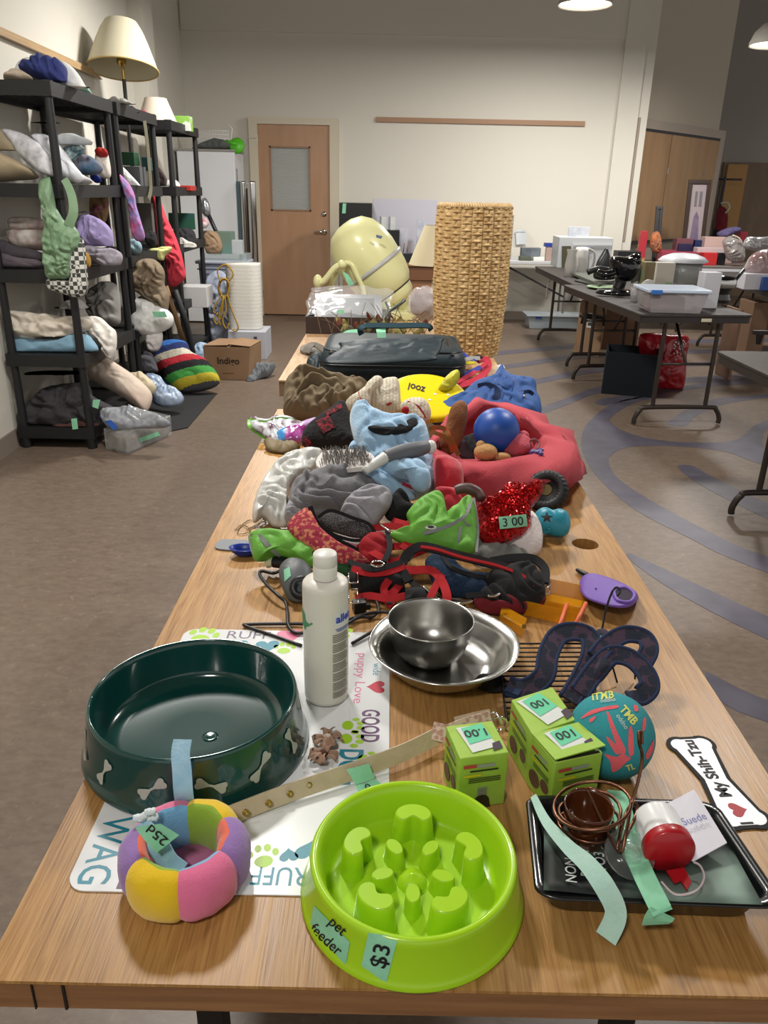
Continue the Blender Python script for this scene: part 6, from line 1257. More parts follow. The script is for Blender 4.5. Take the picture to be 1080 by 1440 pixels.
# tier 4
sh('cream_blanket',[(9,452),(14,441),(28,438),(60,443),(100,448),(128,450),(128,462),(108,470),(88,482),(60,480),(24,474),(10,464)],'#b8b0a4','folded cream blanket lying on the blue one on the fourth shelf','blanket',4.55,Z3+.09,T=.08,Tb=.08,folds=(.03,10,1.4,.5),seed=80)
sh('light_blue_blanket',[(12,476),(40,478),(90,478),(120,470),(134,482),(138,494),(120,498),(60,499),(18,499)],'#6f8fa3','light blue folded blanket on the fourth shelf','blanket',4.55,Z3,T=.07,Tb=.06,folds=(.008,9,1.5,.5),seed=81)
sh('white_netting',[(80,446),(88,432),(104,425),(114,422),(124,432),(130,446),(120,452),(100,450)],'#a5a3a1','greyish white netting heaped behind the cream blanket','netting',4.9,Z3+.2,T=.08,seed=82,folds=(.03,20,.4,1.5))
sh('crochet_throw',[(112,448),(130,446),(142,447),(154,458),(163,466),(165,480),(163,495),(157,506),(149,500),(146,488),(138,480),(124,476),(112,462)],'#c3bfb8','white crochet throw spilling over the fourth shelf edge','throw',4.66,Z3+.0,T=.06,Tb=.05,folds=(.03,22,.9,1.5),seed=83,zmin=.35)
sh('grey_sack',[(124,420),(132,405),(145,399),(160,398),(168,410),(170,440),(168,456),(150,459),(132,452),(124,440)],'#7c7a78','grey plastic sack with a green mark deep on the fourth shelf','sack',5.15,Z3+.02,T=.10,folds=(.04,10,.5,1.2),seed=84)
# tier 5
duv=sh('charcoal_duvet',[(34,600),(36,578),(48,560),(66,546),(96,540),(124,540),(130,556),(160,572),(182,582),(170,592),(150,604),(90,606)],'#2b2a2b','charcoal duvet bag filling the bottom shelf','duvet',4.55,Z4,T=.12,Tb=.12,folds=(.03,9,.8,1),seed=85)
sh('dark_navy_bundle',[(40,566),(46,552),(64,538),(96,530),(118,534),(118,548),(80,550),(56,562)],'#222127','dark navy bundle on top of the duvet bag','bundle',4.8,Z4+.25,T=.08,seed=86)
brb=sh('brown_blanket',[(68,602),(72,592),(96,590),(122,588),(140,592),(142,604),(110,611),(76,610)],'#3c2522','dark brown striped blanket under the duvet bag','blanket',4.50,Z4,T=.05,seed=87,folds=(.01,22,1.5,.4))
skz=Skin(B().grid(lambda u,v:V((-2.2+.7*u,4.415,.0+.6*v)),2,2))
for i,(q,l) in enumerate((([(100,589),(108,588),(110,603),(102,604)],'green tape square on the dark brown blanket'),([(131,562),(141,562),(138,575),(130,572)],'green tape square on the charcoal duvet, nearest the pillow'))):
    b=B(); b.slab([skz(x,y,.0) for x,y in q],.001,(0,-1,0)); b.build('tape_square',TAPE,(brb,duv)[i])
sh('cream_body_pillow',[(118,512),(132,505),(148,502),(166,514),(190,530),(210,548),(214,562),(206,578),(190,570),(168,556),(146,544),(124,530)],'#bfb3a4','long cream body pillow poking out of the bottom shelf','pillow',4.75,.06,m=1.1,T=.10,Tb=.06,folds=(.008,6,0,.5),seed=88,col2='#b09c90',vs=2,zmin=.002)
sh('cream_cushion',[(178,530),(190,526),(206,530),(220,545),(210,556),(190,545)],'#b5aa90','small cream cushion behind the long body pillow','cushion',5.0,.06,m=1.0,T=.07,seed=89,zmin=.002)
sh('pale_blue_packet',[(200,534),(212,527),(226,532),(236,544),(252,552),(259,560),(252,570),(232,573),(214,566),(206,550)],'#8298b4','pale blue blanket packed in clear plastic on the black mat','blanket',5.15,.008,m=.8,T=.07,Tb=.03,folds=(.02,14,.5,1.2),seed=90,material=mat('packed_blue','#8a9fbc',.25,col2='#aab8cc',vs=14,coat=.6,bump=.5,bs=30),zmin=.008)
b=B(); b.slab([at(305,554,.001),at(264,602,.001),at(230,609,.001),at(150,600,.001),at(205,553,.001)],.006); tag(b.build('rubber_mat',mat('black_rubber_mat','#1b1c1e',.8,bump=.3,bs=200)),'black rubber floor mat in front of the shelves','floor mat')
# zip bags on the floor
cb=thing('clear_storage_bag','clear vinyl storage bag of folded linen on the floor by the nearest unit','storage bag',at(190,620,0))
q0,q1,q2,q3=at(148,632,.001),at(180,640,.001),at(243,612,.001),at(208,603,.001)
b=B(); up=V((0,0,.13)); b.slab([q0+V((.01,.01,0)),q1+V((0,.012,0)),q2-V((.012,0,0)),q3-V((0,.01,0))],.10); b.build('folded_linen',cloth('linen_mix','#8e8a84',c2='#5b5750',vs=9),cb,bev=.02)
b=B(); b.slab([q0,q1,q2,q3],.13); b.build('vinyl_box',mat('clear_vinyl_film','#d9dcdc',.1,alpha=.22,coat=1,bump=.3,bs=12),cb,bev=.01)
sk=Skin(B().slab([q0,q1,q2,q3],.132)); decal(sk,[(196,616),(222,607),(226,612),(198,622)],TAPE,cb)
soft('zip_bag',[(140,578),(150,575),(185,573),(215,582),(240,594),(232,602),(200,603),(165,604),(146,596)],mat('zip_film','#9fa3a8',.15,col2='#7c8088',vs=16,coat=1,bump=.6,bs=25),'silver clear zip bag with a blue strip on the linen bag','storage bag',m=.9,z0=.135,T=.04,folds=(.02,18,.3,1.3),seed=91,zmin=.132)
sk=Skin(B().slab([at(140,578,.19),at(240,594,.19),at(232,602,.14),(at(146,596,.14))],.002))
b=B(); b.strap([at(142,583,.20),at(152,592,.185),at(163,603,.165)],.03,.004,V((0,-.7,.7))); tag(b.build('blue_zip_strip',mat('blue_zip','#27498f',.4)),'blue zip strip across the left end of the silver bag','zip strip')
# striped pillow on the floor: bands are its own cover
STc=['#2a5fa4','#16275a','#b9b3a2','#a3202b','#111114','#3f8f3f','#b9a92f','#4b4c4e']; SM=[cloth('band_%d'%i,c,bump=.8,bs=90) for i,c in enumerate(STc)]
cu=thing('crochet_cushion','large crocheted cushion in blue, red, black, green and yellow bands','cushion',at(265,545,0)); 
def bands(u,v):
    q=(v*.92-u*.28+.19)/.058; i=int(7-q); return max(0,min(7,i))
b=B(); FS=2.2; pillow(b,[(216,500),(222,486),(240,479),(262,482),(270,496),(292,508),(308,530),(307,541),(290,549),(262,553),(246,548),(226,530),(214,515)],m=1.3,z0=.01,T=.12,Tb=.05,folds=(.006,8,0,.6),seed=92,mats=bands,zmin=.008,rings=40); b.build('cushion_cover',SM,cu)
b=B(); pillow(b,[(208,512),(222,508),(232,516),(246,530),(250,547),(240,550),(222,545),(214,528)],m=.8,z0=.01,T=.07,Tb=.03,folds=(.006,8,0,.6),seed=93,mats=lambda u,v:max(0,min(4,int((u*.6-v+.22)/.085))),zmin=.008); tag(b.build('crochet_cushion',[SM[3],SM[2],SM[1],SM[0],cloth('violet_band','#5c4a9c')]),'smaller crocheted cushion in red, white and blue bands at its left','cushion')
sh('grey_felt_hat',[(192,508),(200,500),(214,502),(222,518),(220,524),(205,525),(194,520)],'#3d3d42','dark grey felt hat beside the middle unit foot','hat',5.5,.05,T=.04,seed=94,zmin=.002)
# ---------- middle unit contents ----------
sh('white_folded_paper',[(168,245),(172,235),(182,244),(198,262),(194,266),(178,262)],'#b9bab8','white folded sheet on the middle unit second shelf','paper',5.7,Z1,T=.03,seed=95)
def bxx(name,x0,x1,y0,y1,Y,d,m,label,cat,group=None,bev=.004):
    a=atY(x0,y1,Y); c=atY(x1,y0,Y); b=B(); b.box(((a.x+c.x)/2,Y+d/2,(a.z+c.z)/2),(abs(c.x-a.x),d,abs(c.z-a.z))); return tag(b.build(name,m,bev=bev),label,cat,group)
bxx('green_tin',171,188,214,232,6.0,.12,mat('dark_green_tin','#1c4028',.4),'dark green tin on the middle unit second shelf','tin')
bxx('silver_radio',176,196,234,262,5.9,.15,mat('radio_grey','#4b4d50',.4),'grey radio below the dark green tin','radio')
bxx('teal_box',200,208,221,240,6.1,.1,mat('teal_card','#173f45',.6),'small dark teal box right of the green tin','box')
FS=1.3
pbg=sh('pink_sock_bag',[(168,246),(176,252),(184,262),(190,276),(192,290),(198,310),(204,332),(200,339),(190,337),(184,320),(182,300),(180,284),(174,268)],'#b3527c','pink printed cloth bag hanging from the middle unit','bag',5.38,.9,m=30,T=.03,Tb=.02,seed=96,col2='#6d7dae',vs=14,zmin=.2,c=(187,290))
sh('red_bag',[(212,264),(220,264),(226,282),(234,304),(246,330),(254,352),(260,378),(260,392),(246,403),(234,400),(228,386),(225,360),(222,335),(219,305),(216,284)],'#a8323f','coral red cloth bag hanging beside the middle unit','bag',5.42+.95,.6,m=30,T=.06,Tb=.03,folds=(.02,12,.2,.9),seed=97,zmin=.2,c=(238,352))
b=B(); b.strap(cr([atX(203,170,-1.70),atX(207,200,-1.70),atX(210,235,-1.70),atX(212,265,-1.70),atX(209,280,-1.70)],5),.035,.004,V((1,-.4,0))); tag(b.build('canvas_strap',cloth('khaki_webbing','#5d5a48')),'long khaki canvas strap hanging off the middle unit top','strap')
FS=1.7
sh('blue_roll_pillow',[(178,342),(188,337),(198,342),(199,352),(188,358),(178,354)],'#76909a','pale blue rolled pillow on the middle unit third shelf','pillow',5.6,Z2,T=.05,seed=98)
sh('yellow_cloth',[(206,354),(222,349),(240,347),(240,352),(232,358),(228,366),(214,362)],'#b7b67a','pale yellow cloth lying over the middle unit third shelf','cloth',6.1,Z2-.02,T=.03,seed=99,zmin=.5)
bxx('grey_picture_box',192,212,286,336,6.2,.06,mat('grey_boxboard','#56534f',.6),'grey framed board standing on the middle unit third shelf','board')
sh('black_boot',[(204,332),(212,325),(220,330),(220,345),(208,345)],'#161618','black cap on the middle unit third shelf','cap',6.1,Z2,T=.04,seed=100)
sh('khaki_blanket',[(184,380),(196,366),(214,364),(226,372),(232,384),(232,400),(238,416),(236,438),(226,438),(212,424),(196,414),(186,404)],'#6c5f4e','khaki blanket hanging out of the middle unit fourth shelf','blanket',5.56,Z3+.05,m=6,T=.09,Tb=.06,folds=(.04,12,.9,1.1),seed=101,zmin=.3)
wts=sh('white_towel_stack',[(184,420),(198,420),(218,424),(236,436),(244,446),(242,458),(230,466),(212,472),(196,470),(186,462)],'#c6c6c4','stack of white towels with green tape spilling from the middle unit','towel',5.50,Z3-.06,m=3,T=.10,Tb=.06,folds=(.025,16,1.3,.5),seed=102,zmin=.2)
sk=Skin(B().grid(lambda u,v:V((-1.95+.4*u,5.36,.4+.5*v)),2,2)); b=B(); b.slab([sk(214,438,.02),sk(232,438,.02),sk(235,446,.02),sk(217,446,.02)],.003,(0,-1,0)); b.build('tape_square',TAPE,wts)
sh('white_sleeve',[(206,470),(216,466),(228,468),(228,482),(222,493),(210,492),(206,480)],'#aeaaa8','white sleeve hanging below the towel stack','cloth',5.5,.3,m=10,T=.05,seed=103,zmin=.15)
sh('grey_blanket_pile',[(184,500),(200,494),(214,498),(216,512),(196,514)],'#2b2a2d','dark grey bundle on the bottom of the middle unit','bundle',5.7,Z4,T=.05,seed=104)
# ---------- farthest unit contents ----------
bxx('green_photo_box',246,266,163,184,7.2,.12,mat('lime_box','#7fae4a',.5,col2='#c9cfc4',vs=9,lo=.5,hi=.55),'small lime and white box on top of the farthest unit','box')
ls2=thing('lampshade','small white empire lampshade standing on top of the farthest unit','lampshade',atY(225,182,7.0)); p=V((atY(222,180,7.0).x,7.0,ZT)); tp=atY(222,138,7.0).z
b=B(); b.lathe([(.155,0),(.085,tp-ZT)],p,48); b.lathe([(.151,.002),(.082,tp-ZT)],p,48); b.build('shade',mat('white_shade','#cdbfae',.8),ls2)
bxx('red_basket',249,268,261,268,7.1,.2,mat('red_plastic','#a32a22',.4),'shallow red plastic basket on the farthest unit','basket')
sh('baseball_cap',[(216,262),(216,246),(222,235),(232,246),(235,255),(230,264)],'#3c3230','dark brown cap on the second shelf of the farthest unit','cap',6.85,Z1,T=.06,seed=105)
sh('white_bowl_stack',[(230,266),(234,256),(246,254),(252,258),(252,266)],'#b4b2ae','white bowl stack next to the red basket','bowl',6.95,Z1,T=.05,folds=(0,1,0,0),seed=106)
bxx('green_board',238,273,300,322,7.4,.02,mat('forest_board','#23502f',.6,col2='#1b4a4c',vs=5),'green landscape board standing on the farthest unit third shelf','board')
sh('black_tool_pile',[(240,345),(242,330),(256,322),(272,324),(276,340),(270,348)],'#1d1d20','pile of black tools on the farthest unit third shelf','tools',7.0,Z2-.02,T=.06,seed=107)
sh('white_tray_stack',[(251,346),(254,334),(266,340),(276,344),(274,352),(258,352)],'#a8a59e','white and gold trays leaning on the third shelf','tray',6.9,Z2-.03,T=.03,seed=108)
bx1=bxx('white_carton',254,290,404,432,7.0,.25,mat('white_carton','#bdbdbd',.6),'open white carton on the farthest unit fourth shelf','box')
bxx('brown_carton',228,266,402,424,7.15,.2,mat('brown_card_dark','#6d553c',.7),'brown carton behind the white carton','box')
bxx('blue_label_box',235,253,424,440,6.9,.1,mat('blue_label','#3f6f96',.5,col2='#b7bcc0',vs=12,lo=.5,hi=.52),'blue and white box left of the white carton','box')
b=B(); b.tube([atY(233,402,6.3),atY(262,492,6.4)],.022,6); tag(b.build('wooden_pole',mat('tool_wood','#7a5c3a',.6)),'wooden pole leaning against the farthest unit','pole')
b=B(); b.tube([atY(246,408,6.3),atY(262,455,6.33),atY(274,512,6.4),V((atY(275,520,6.42).x,6.42,.01))],.026,8); tag(b.build('black_umbrella',mat('umbrella_black','#17171a',.6)),'furled black umbrella leaning on the floor left of the carton','umbrella')
sh('pale_blue_bag',[(272,500),(276,484),(288,482),(298,490),(298,512),(286,520),(276,516)],'#8194a8','pale blue plastic bag behind the carton','bag',6.6,.005,m=2,T=.07,seed=109,zmin=.002)
# ---------- Indigo carton ----------
IX0,IX1,IY,IH=-1.478,-1.098,6.325,.268; ic=thing('cardboard_carton','brown cardboard carton reading Indigo on the floor','box',((IX0+IX1)/2,IY+.16,0)); CB=mat('kraft_card','#8a6c50',.75,col2='#94765a',vs=5,bump=.08,bs=60)
b=B(); b.hexa([V((IX0,IY,.001)),V((IX1-.03,IY-.02,.001)),V((IX1+.03,IY+.28,.001)),V((IX0+.04,IY+.33,.001))],[V((IX0-.01,IY,IH)),V((IX1-.005,IY-.02,IH)),V((IX1+.04,IY+.28,IH)),V((IX0+.05,IY+.33,IH))]); b.build('carton_body',CB,ic,bev=.004)
b=B(); b.slab([V((IX0-.01,IY,IH+.004)),V((IX1-.19,IY-.01,IH+.012)),V((IX1-.15,IY+.3,IH+.012)),V((IX0+.05,IY+.33,IH+.004))],.004); b.slab([V((IX1-.18,IY-.01,IH+.020)),V((IX1-.005,IY-.02,IH+.006)),V((IX1+.04,IY+.28,IH+.006)),V((IX1-.14,IY+.3,IH+.02))],.004); b.build('flap',CB,ic)
b=B(); write(b,'Indigo',.075,lambda x,y:V((-1.285+x,IY-.016+.05*x*-1,.15+y)),.02); b.build('lettering',mat('card_ink','#2c221c',.7),ic)
b=B(); b.box((-1.29,IY-.012,.055),(.09,.002,.008)); b.build('small_print',mat('card_ink_faint','#6f5138',.8),ic)
# grey plastic behind it
sh('grey_plastic_sheet',[(346,540),(352,522),(362,512),(380,512),(388,515),(380,526),(366,533),(354,542)],'#55585c','crumpled grey plastic sheet on the floor right of the carton','plastic sheet',6.35,.004,m=.5,T=.03,folds=(.03,16,.5,1.2),seed=110,zmin=.002)
# ---------- white boxes, roll, tubs ----------
b=B(); b.box((-1.28,7.35,.125),(.34,.36,.25)); wb=tag(b.build('white_box',mat('white_boxboard','#a9abb3',.6),bev=.004),'white box with a barcode under the foam roll','box')
fr_=thing('foam_roll','large upright roll of white foam sheet on the white box','foam roll',(-1.32,7.4,.253)); b=B(); pr=rrect(-1.475,-1.165,7.26,7.50,.10,7)
lv=[]; 
for i in range(50): z=.254+.575*i/49; s=1+.008*math.sin(i*2.3)+.006*(i%2); lv.append([V((-1.32+(x+1.32)*s,7.38+(y-7.38)*s,z)) for x,y in pr])
loft(b,lv); b.build('foam_layers',mat('white_foam','#c6c4bc',.8,bump=.3,bs=60),fr_)
b=B(); b.box((-1.20,7.155,.15),(.03,.002,.12)); tag(b.build('barcode_sticker',mat('barcode_dark','#3c3d44',.6)),'dark barcode sticker on the white box','sticker')
tb2=thing('plastic_tote','large grey-white plastic tote under a clear sheet left of the foam roll','tote',(-1.60,7.8,0)); b=B(); b.box((-1.58,7.86,.40),(.46,.30,.80),taper=.9); b.build('tote_body',mat('tote_grey','#8e94a4',.35),tb2,bev=.03); b=B(); b.box((-1.58,7.86,.80),(.50,.34,.03)); b.build('lid',mat('tote_lid','#9fa5b2',.35),tb2,bev=.01)
b=B(); b.tube(cr([V((-1.81,7.68,.74)),V((-1.58,7.68,.74)),V((-1.36,7.68,.74))],3),.006,6); b.build('rim_line',mat('dark_rim','#3a3e48',.5),tb2)
bxx('clear_tub',284,346,358,372,7.72,.28,mat('clear_tub','#b7c6c8',.15,alpha=.4),'flat clear tub on top of the plastic tote','tub')
sh('draped_film',[(290,392),(306,380),(320,390),(324,420),(326,450),(322,480),(300,484),(294,450),(290,420)],'#8d93a3','grey-blue plastic film draped down the front of the tote','plastic sheet',7.62,.2,m=40,T=.03,Tb=.02,folds=(.03,16,0,.8),seed=111,zmin=.01,c=(308,435))
# yellow rope
yr=thing('yellow_rope','hank of yellow rope hanging in front of the plastic tote','rope',atY(315,450,7.15)); YR=mat('yellow_rope_fibre','#a07e24',.7,bump=.5,bs=400); rr_=random.Random(9)
b=B()
for k in range(7): b.tube(cr([atY(315+7*math.cos(a)+rr_.uniform(-1,1),405+13*math.sin(a)+rr_.uniform(-1,1),7.14+.012*k) for a in [i*pi/4 for i in range(8)]],5,True),.008,6,True)
b.build('coil',YR,yr)
for P_ in ([(312,415),(305,425),(300,437),(303,440)],[(314,418),(312,440),(306,455),(301,450),(306,440)],[(316,418),(318,435),(313,450),(318,462),(322,455)],[(320,415),(324,430),(330,446),(335,460),(331,466),(325,462)],[(310,396),(306,380),(318,372),(328,385),(322,395)],[(314,420),(308,445),(310,458)]):
    b=B(); b.tube(cr([atY(x,y,7.12) for x,y in P_],5),.007,6); b.build('strand',YR,yr)
# white cabinet
wc=thing('white_cabinet','tall white refrigerator-like cabinet in the back left corner','cabinet',(-2.0,9.5,0)); CW_=mat('white_enamel','#d6d8dc',.4); b=B(); b.box((-2.0,9.5,.915),(.62,.56,1.80)); b.build('cabinet_body',CW_,wc,bev=.008)
b=B(); b.box((-2.0,9.5,1.825),(.64,.58,.02)); b.build('panel',mat('grey_top','#8f8b86',.6),wc); b=B(); b.box((-1.685,9.3,1.2),(.01,.02,.9)); b.build('door_edge',mat('door_edge','#7d7a78',.6),wc)
# things on the cabinet
b=B()
x0_,x1_,z0_,z1_=-2.18,-1.78,1.84,2.03
for i in range(23): xx=x0_+(x1_-x0_)*i/22; b.tube([V((xx,9.45,z0_)),V((xx,9.45,z1_))],.0035,4)
for i in range(6): zz=z0_+(z1_-z0_)*i/5; b.tube([V((x0_,9.45,zz)),V((x1_,9.45,zz))],.004,4)
b.tube([V((x1_,9.45,z0_)),V((x1_+.04,9.45,z1_+.02)),V((x1_,9.45,z1_+.07))],.006,6)
tag(b.build('wire_basket',mat('white_wire','#e2e2e0',.5)),'white wire basket grid standing on the white cabinet','basket')
sh('dark_cloth_heap',[(270,209),(286,201),(300,196),(316,198),(330,206),(316,210),(290,210)],'#4a4d4c','grey and black cloth heap on the cabinet','cloth',9.3,1.84,T=.05,seed=112)
b=B(); b.lathe([(0,-.02),(.07,-.02),(.085,0),(.07,.02),(0,.025)],atY(333,205,9.3),24,Matrix.Rotation(pi/2.4,3,'X')); b.tube([atY(333,203,9.28),atY(318,199,9.3)],.02,6); tag(b.build('green_toy_racket',mat('neon_green','#4fae22',.4)),'bright green round plastic toy on the cabinet edge','toy')
# foil rolls & board
def standing_tube(x,y0,y1,r_px,Y,label,m):
    a=atY(x,y0,Y); c=atY(x,y1,Y); r=r_px*Y/1150*1.0; b=B(); b.lathe([(0,0),(r,0),(r,a.z-.02),(r*.96,a.z),(0,a.z)],(c.x,Y,.002),24); return tag(b.build('foil_roll',m),label,'foil roll','silver foil rolls leaning by the door')
FO=mat('silver_foil','#c9c9c9',.18,1,bump=.3,bs=6)
standing_tube(347,255,380,3.6,9.2,'thin silver foil roll standing second from the door',FO); standing_tube(359,255,390,5.6,9.15,'thick bright silver foil roll standing nearest the door',FO)
bxx('teal_board',332,341,255,365,9.25,.03,mat('slate_teal','#4a5c60',.6),'narrow slate teal board beside the foil rolls','board'); bxx('mirror_panel',343,353,265,360,9.3,.02,mat('mirror_dark','#77756c',.2,.8),'narrow mirror panel behind the foil rolls','mirror')
sh('silver_pot_lid',[(280,285),(288,278),(294,286),(296,300),(290,305),(283,298)],'#8d8f93','round silver fan head above the brown paper bag','fan',7.85,1.15,m=20,T=.05,folds=(0,1,0,0),seed=113,material=mat('silver_fan','#9a9da2',.25,.8))
b=B(); b.tube([atY(293,302,7.85),atY(306,330,7.86),atY(310,358,7.87)],.02,8); tag(b.build('black_stick',BLACK),'black stick slanting down from the silver fan head','stick')
sh('brown_paper_bag',[(282,328),(292,324),(306,328),(313,346),(308,357),(292,357),(286,342)],'#7d6751','crumpled brown paper bag on the tote pile','paper bag',7.78,.86,m=8,T=.05,seed=114)
bxx('sage_box',302,326,326,357,7.8,.15,mat('sage_card','#66705f',.6,col2='#5d7f78',vs=3),'sage green box behind the brown paper bag','box')
bxx('white_jug',326,340,338,357,7.8,.1,mat('jug_white','#a9adb0',.4),'white jug right of the sage green box','jug')
sh('red_white_cloth',[(279,308),(288,306),(294,314),(288,322),(280,318)],'#8a3b48','red and white cloth beside the farthest unit post','cloth',7.72,1.1,m=10,T=.04,seed=115,col2='#b9b1b0',vs=12)
# ---------- floor lamp behind the shelves ----------
LY=6.55; lc_=V((atY(173,98,LY).x,LY,2.245)); fl_=thing('floor_lamp','tall floor lamp with a big cream pleated shade behind the shelves','floor lamp',(lc_.x,LY,0))
LR=Matrix.Rotation(-.19,3,'X')
b=B(); b.lathe([(.252,0),(.235,.05),(.19,.17),(.15,.26),(.115,.315)],lc_,90,LR,f=lambda a,z:1+.006*math.sin(a*45)); b.lathe([(.247,.002),(.23,.05),(.186,.17),(.146,.26),(.112,.313)],lc_,90,LR); b.build('lamp_shade',mat('cream_pleats','#c3bda4',.8),fl_)
b=B(); b.tube([lc_+LR@V((.254*math.cos(i/32*pi),.254*math.sin(i/32*pi),0)) for i in range(64)],.006,6,True); b.build('shade_trim',mat('gold_trim','#b39b62',.6),fl_)
b=B(); b.cyl(V((lc_.x,LY,.02)),V((lc_.x,LY,2.18)),.014); b.lathe([(0,0),(.15,0),(.14,.02),(.02,.035)],(lc_.x,LY,.001),32); b.build('pole',mat('lamp_black','#211e1c',.4),fl_)
b=B(); b.ball(lc_+V((0,-.02,.05)),.035,14); b.cyl(V((lc_.x,LY,2.18)),V((lc_.x,LY,2.30)),.01); b.build('brass_socket',mat('brass','#a88a45'),fl_)
FS=1.0
# ================= FOLDING TABLES ON THE RIGHT =================
TT=.752
LAM=mat('dark_laminate','#2d2725',.6,col2='#36302c',vs=30); LEGM=mat('brown_steel','#3b332e',.4,.5); WLAM=mat('white_laminate','#b5b5b8',.4)
def ftable(org,yaw,L,W,label,top=None,sets=(0.12,-0.12),z=TT,name='folding_table'):
    """org = near left corner of the top, length runs away from the viewer"""
    top=top or LAM; t=thing(name,label,'table',(org[0],org[1],0),yaw); f=lambda x,y,zz:V((x,y,zz))
    b=B(); b.prism(rrect(0,W,0,L,.035,4),.016,lambda x,y,zz:f(x,y,z-.016+zz)); b.build('tabletop',top,t,world=False,bev=.003)
    b=B(); pr=rrect(.006,W-.006,.006,L-.006,.035,4); pi_=rrect(.024,W-.024,.024,L-.024,.03,4); n=len(pr)
    vs=[f(x,y,z-.016) for x,y in pr]+[f(x,y,z-.055) for x,y in pr]+[f(x,y,z-.055) for x,y in pi_]+[f(x,y,z-.016) for x,y in pi_]
    b.add(vs,[[n*k+i,n*k+(i+1)%n,n*(k+1)+(i+1)%n,n*(k+1)+i] for k in range(3) for i in range(n)],False); b.build('apron',mat('apron_dark','#2a2523',.4) if top is LAM else WLAM,t,world=False)
    for s in sets:
        y=s*1.0 if s>0 else L+s; cx=W/2; h=min(.30,W/2-.07); sg=1 if s>0 else -1
        b=B(); b.tube(cr([f(cx-h,y,.012),f(cx-h,y,.05),f(cx-h+.03,y,.105),f(cx-h+.09,y,.125),f(cx+h-.09,y,.125),f(cx+h-.03,y,.105),f(cx+h,y,.05),f(cx+h,y,.012)],5),.016,10); b.build('foot_tube',LEGM,t,world=False)
        for xx in (cx-h*.62,cx+h*.62): b=B(); b.cyl(f(xx,y,.125),f(xx*.98+cx*.02,y,z-.03),.0145,n=12); b.build('leg',LEGM,t,world=False)
        b=B(); b.tube([f(cx,y,.42),f(cx,y+sg*.30,z-.03)],.010,8); b.tube([f(cx-h*.62,y,.42),f(cx+h*.62,y,.42)],.009,8); b.build('brace',LEGM,t,world=False)
    return t
A1=at(902,442,TT); 
t1=ftable((A1.x,A1.y),math.radians(5.2),1.72,.76,'dark folding table with the clear tote, nearest on the right',sets=(.06,-.30))
b=B(); b.box((.44,-.002,TT-.035),(.07,.004,.022)); b.build('maker_badge',mat('badge_cream','#b9b199',.5),t1,world=False,bev=.004)
A2=at(812,401,TT); t2_=ftable((A2.x-.02,A2.y+.07),math.radians(1),1.75,.74,'dark folding table with the microwave cord, set behind the clear tote table',sets=(.2,-.2))
A3=at(1013,493,TT); t3=ftable((A3.x+.01,A3.y-1.83),math.radians(1),1.83,.76,'dark folding table cut off by the right picture edge',sets=(.12,-.32))
b=B(); p=at(1066,484,TT); b.cyl(p,p+V((0,0,.05)),.012,.02); b.box(p+V((0,0,.06)),(.08,.02,.02)); tag(b.build('desk_clamp',mat('dark_clamp','#2c2826',.4,.6)),'small dark metal clamp on the table cut off at the right','clamp')
ftable((3.15,6.6),math.radians(-1),1.83,.76,'dark folding table at the right edge holding clear plastic bags'); ftable((2.45,9.12),math.radians(0),.80,2.4,'long grey table of wrapped gifts before the closet',top=mat('grey_laminate','#6b6560',.5),sets=(.12,-.12))
# white table at the back wall (long side to the wall)
wt=thing('folding_table','white folding table against the back wall right of the basket','table',(1.5,9.45,0)); b=B(); b.box((1.50,9.6,.735),(1.5,.62,.04)); b.build('tabletop',WLAM,wt,bev=.006)
for x in (.95,2.05):
    b=B(); b.tube(cr([V((x,9.3,.01)),V((x,9.33,.12)),V((x,9.78,.12)),V((x,9.81,.01))],4),.014,8); b.build('foot_tube',mat('grey_steel','#6d6b69',.4,.5),wt)
    b=B(); b.cyl(V((x,9.42,.12)),V((x,9.42,.715)),.013,n=10); b.build('leg',mat('grey_steel'),wt); b=B(); b.cyl(V((x,9.68,.12)),V((x,9.68,.715)),.013,n=10); b.build('leg',mat('grey_steel'),wt)
    b=B(); b.tube([V((x,9.42,.35)),V((x+(.35 if x<1 else -.75),9.42,.71))],.011,8); b.build('brace',mat('dark_brace','#3b3a3a',.4,.5),wt)
# desk behind the drum
dkk=thing('wooden_desk','low pine desk with a drawer behind the washing drum','desk',(.05,9.4,0)); PN=mat('pine','#7d573b',.5,col2='#8c6446',vs=4,st=(1,1,6))
b=B(); b.box((.05,9.45,.70),(1.2,.6,.04)); b.box((.05,9.46,.34),(1.14,.54,.68)); b.build('desk_body',PN,dkk,bev=.004); b=B(); b.box((.22,9.18,.60),(.75,.02,.14)); b.build('drawer',mat('pine_dark','#6d482f',.5),dkk,bev=.004); b=B(); b.ball(V((.22,9.16,.60)),.016,8); b.build('knob',BLACK,dkk)
def cbox(name,x0,x1,y0,y1,Y,d,m,label,cat,z=None,group=None,bev=.004):
    a=atY(x0,y1,Y); c=atY(x1,y0,Y); zb=a.z if z is None else z; zt=max(c.z,zb+.02); b=B(); b.box(((a.x+c.x)/2,Y+d/2,(zb+zt)/2),(abs(c.x-a.x),d,zt-zb)); return tag(b.build(name,m,bev=bev),label,cat,group)
DKZ=.722
cbox('black_cabinet',477,523,286,375,9.3,.3,mat('black_cabinet','#0e1013',.4),'tall black box standing left on the pine desk','box',z=DKZ)
b=B(); b.slab([atY(482,286,9.29),atY(487,286,9.29),atY(486,300,9.29),atY(481,300,9.29)],.004,(0,-1,0)); tag(b.build('tape_strip',TAPE),'green tape strip on the upper left of the tall black box','tape')
cbox('white_board',523,616,281,376,9.62,.02,mat('white_board','#b9b8c2',.5),'large blank white board standing on the pine desk','board',z=DKZ)
cbox('black_organiser',540,562,324,376,9.2,.2,mat('black_cabinet'),'black box file below the glass tea-light holder on the desk','box',z=DKZ)
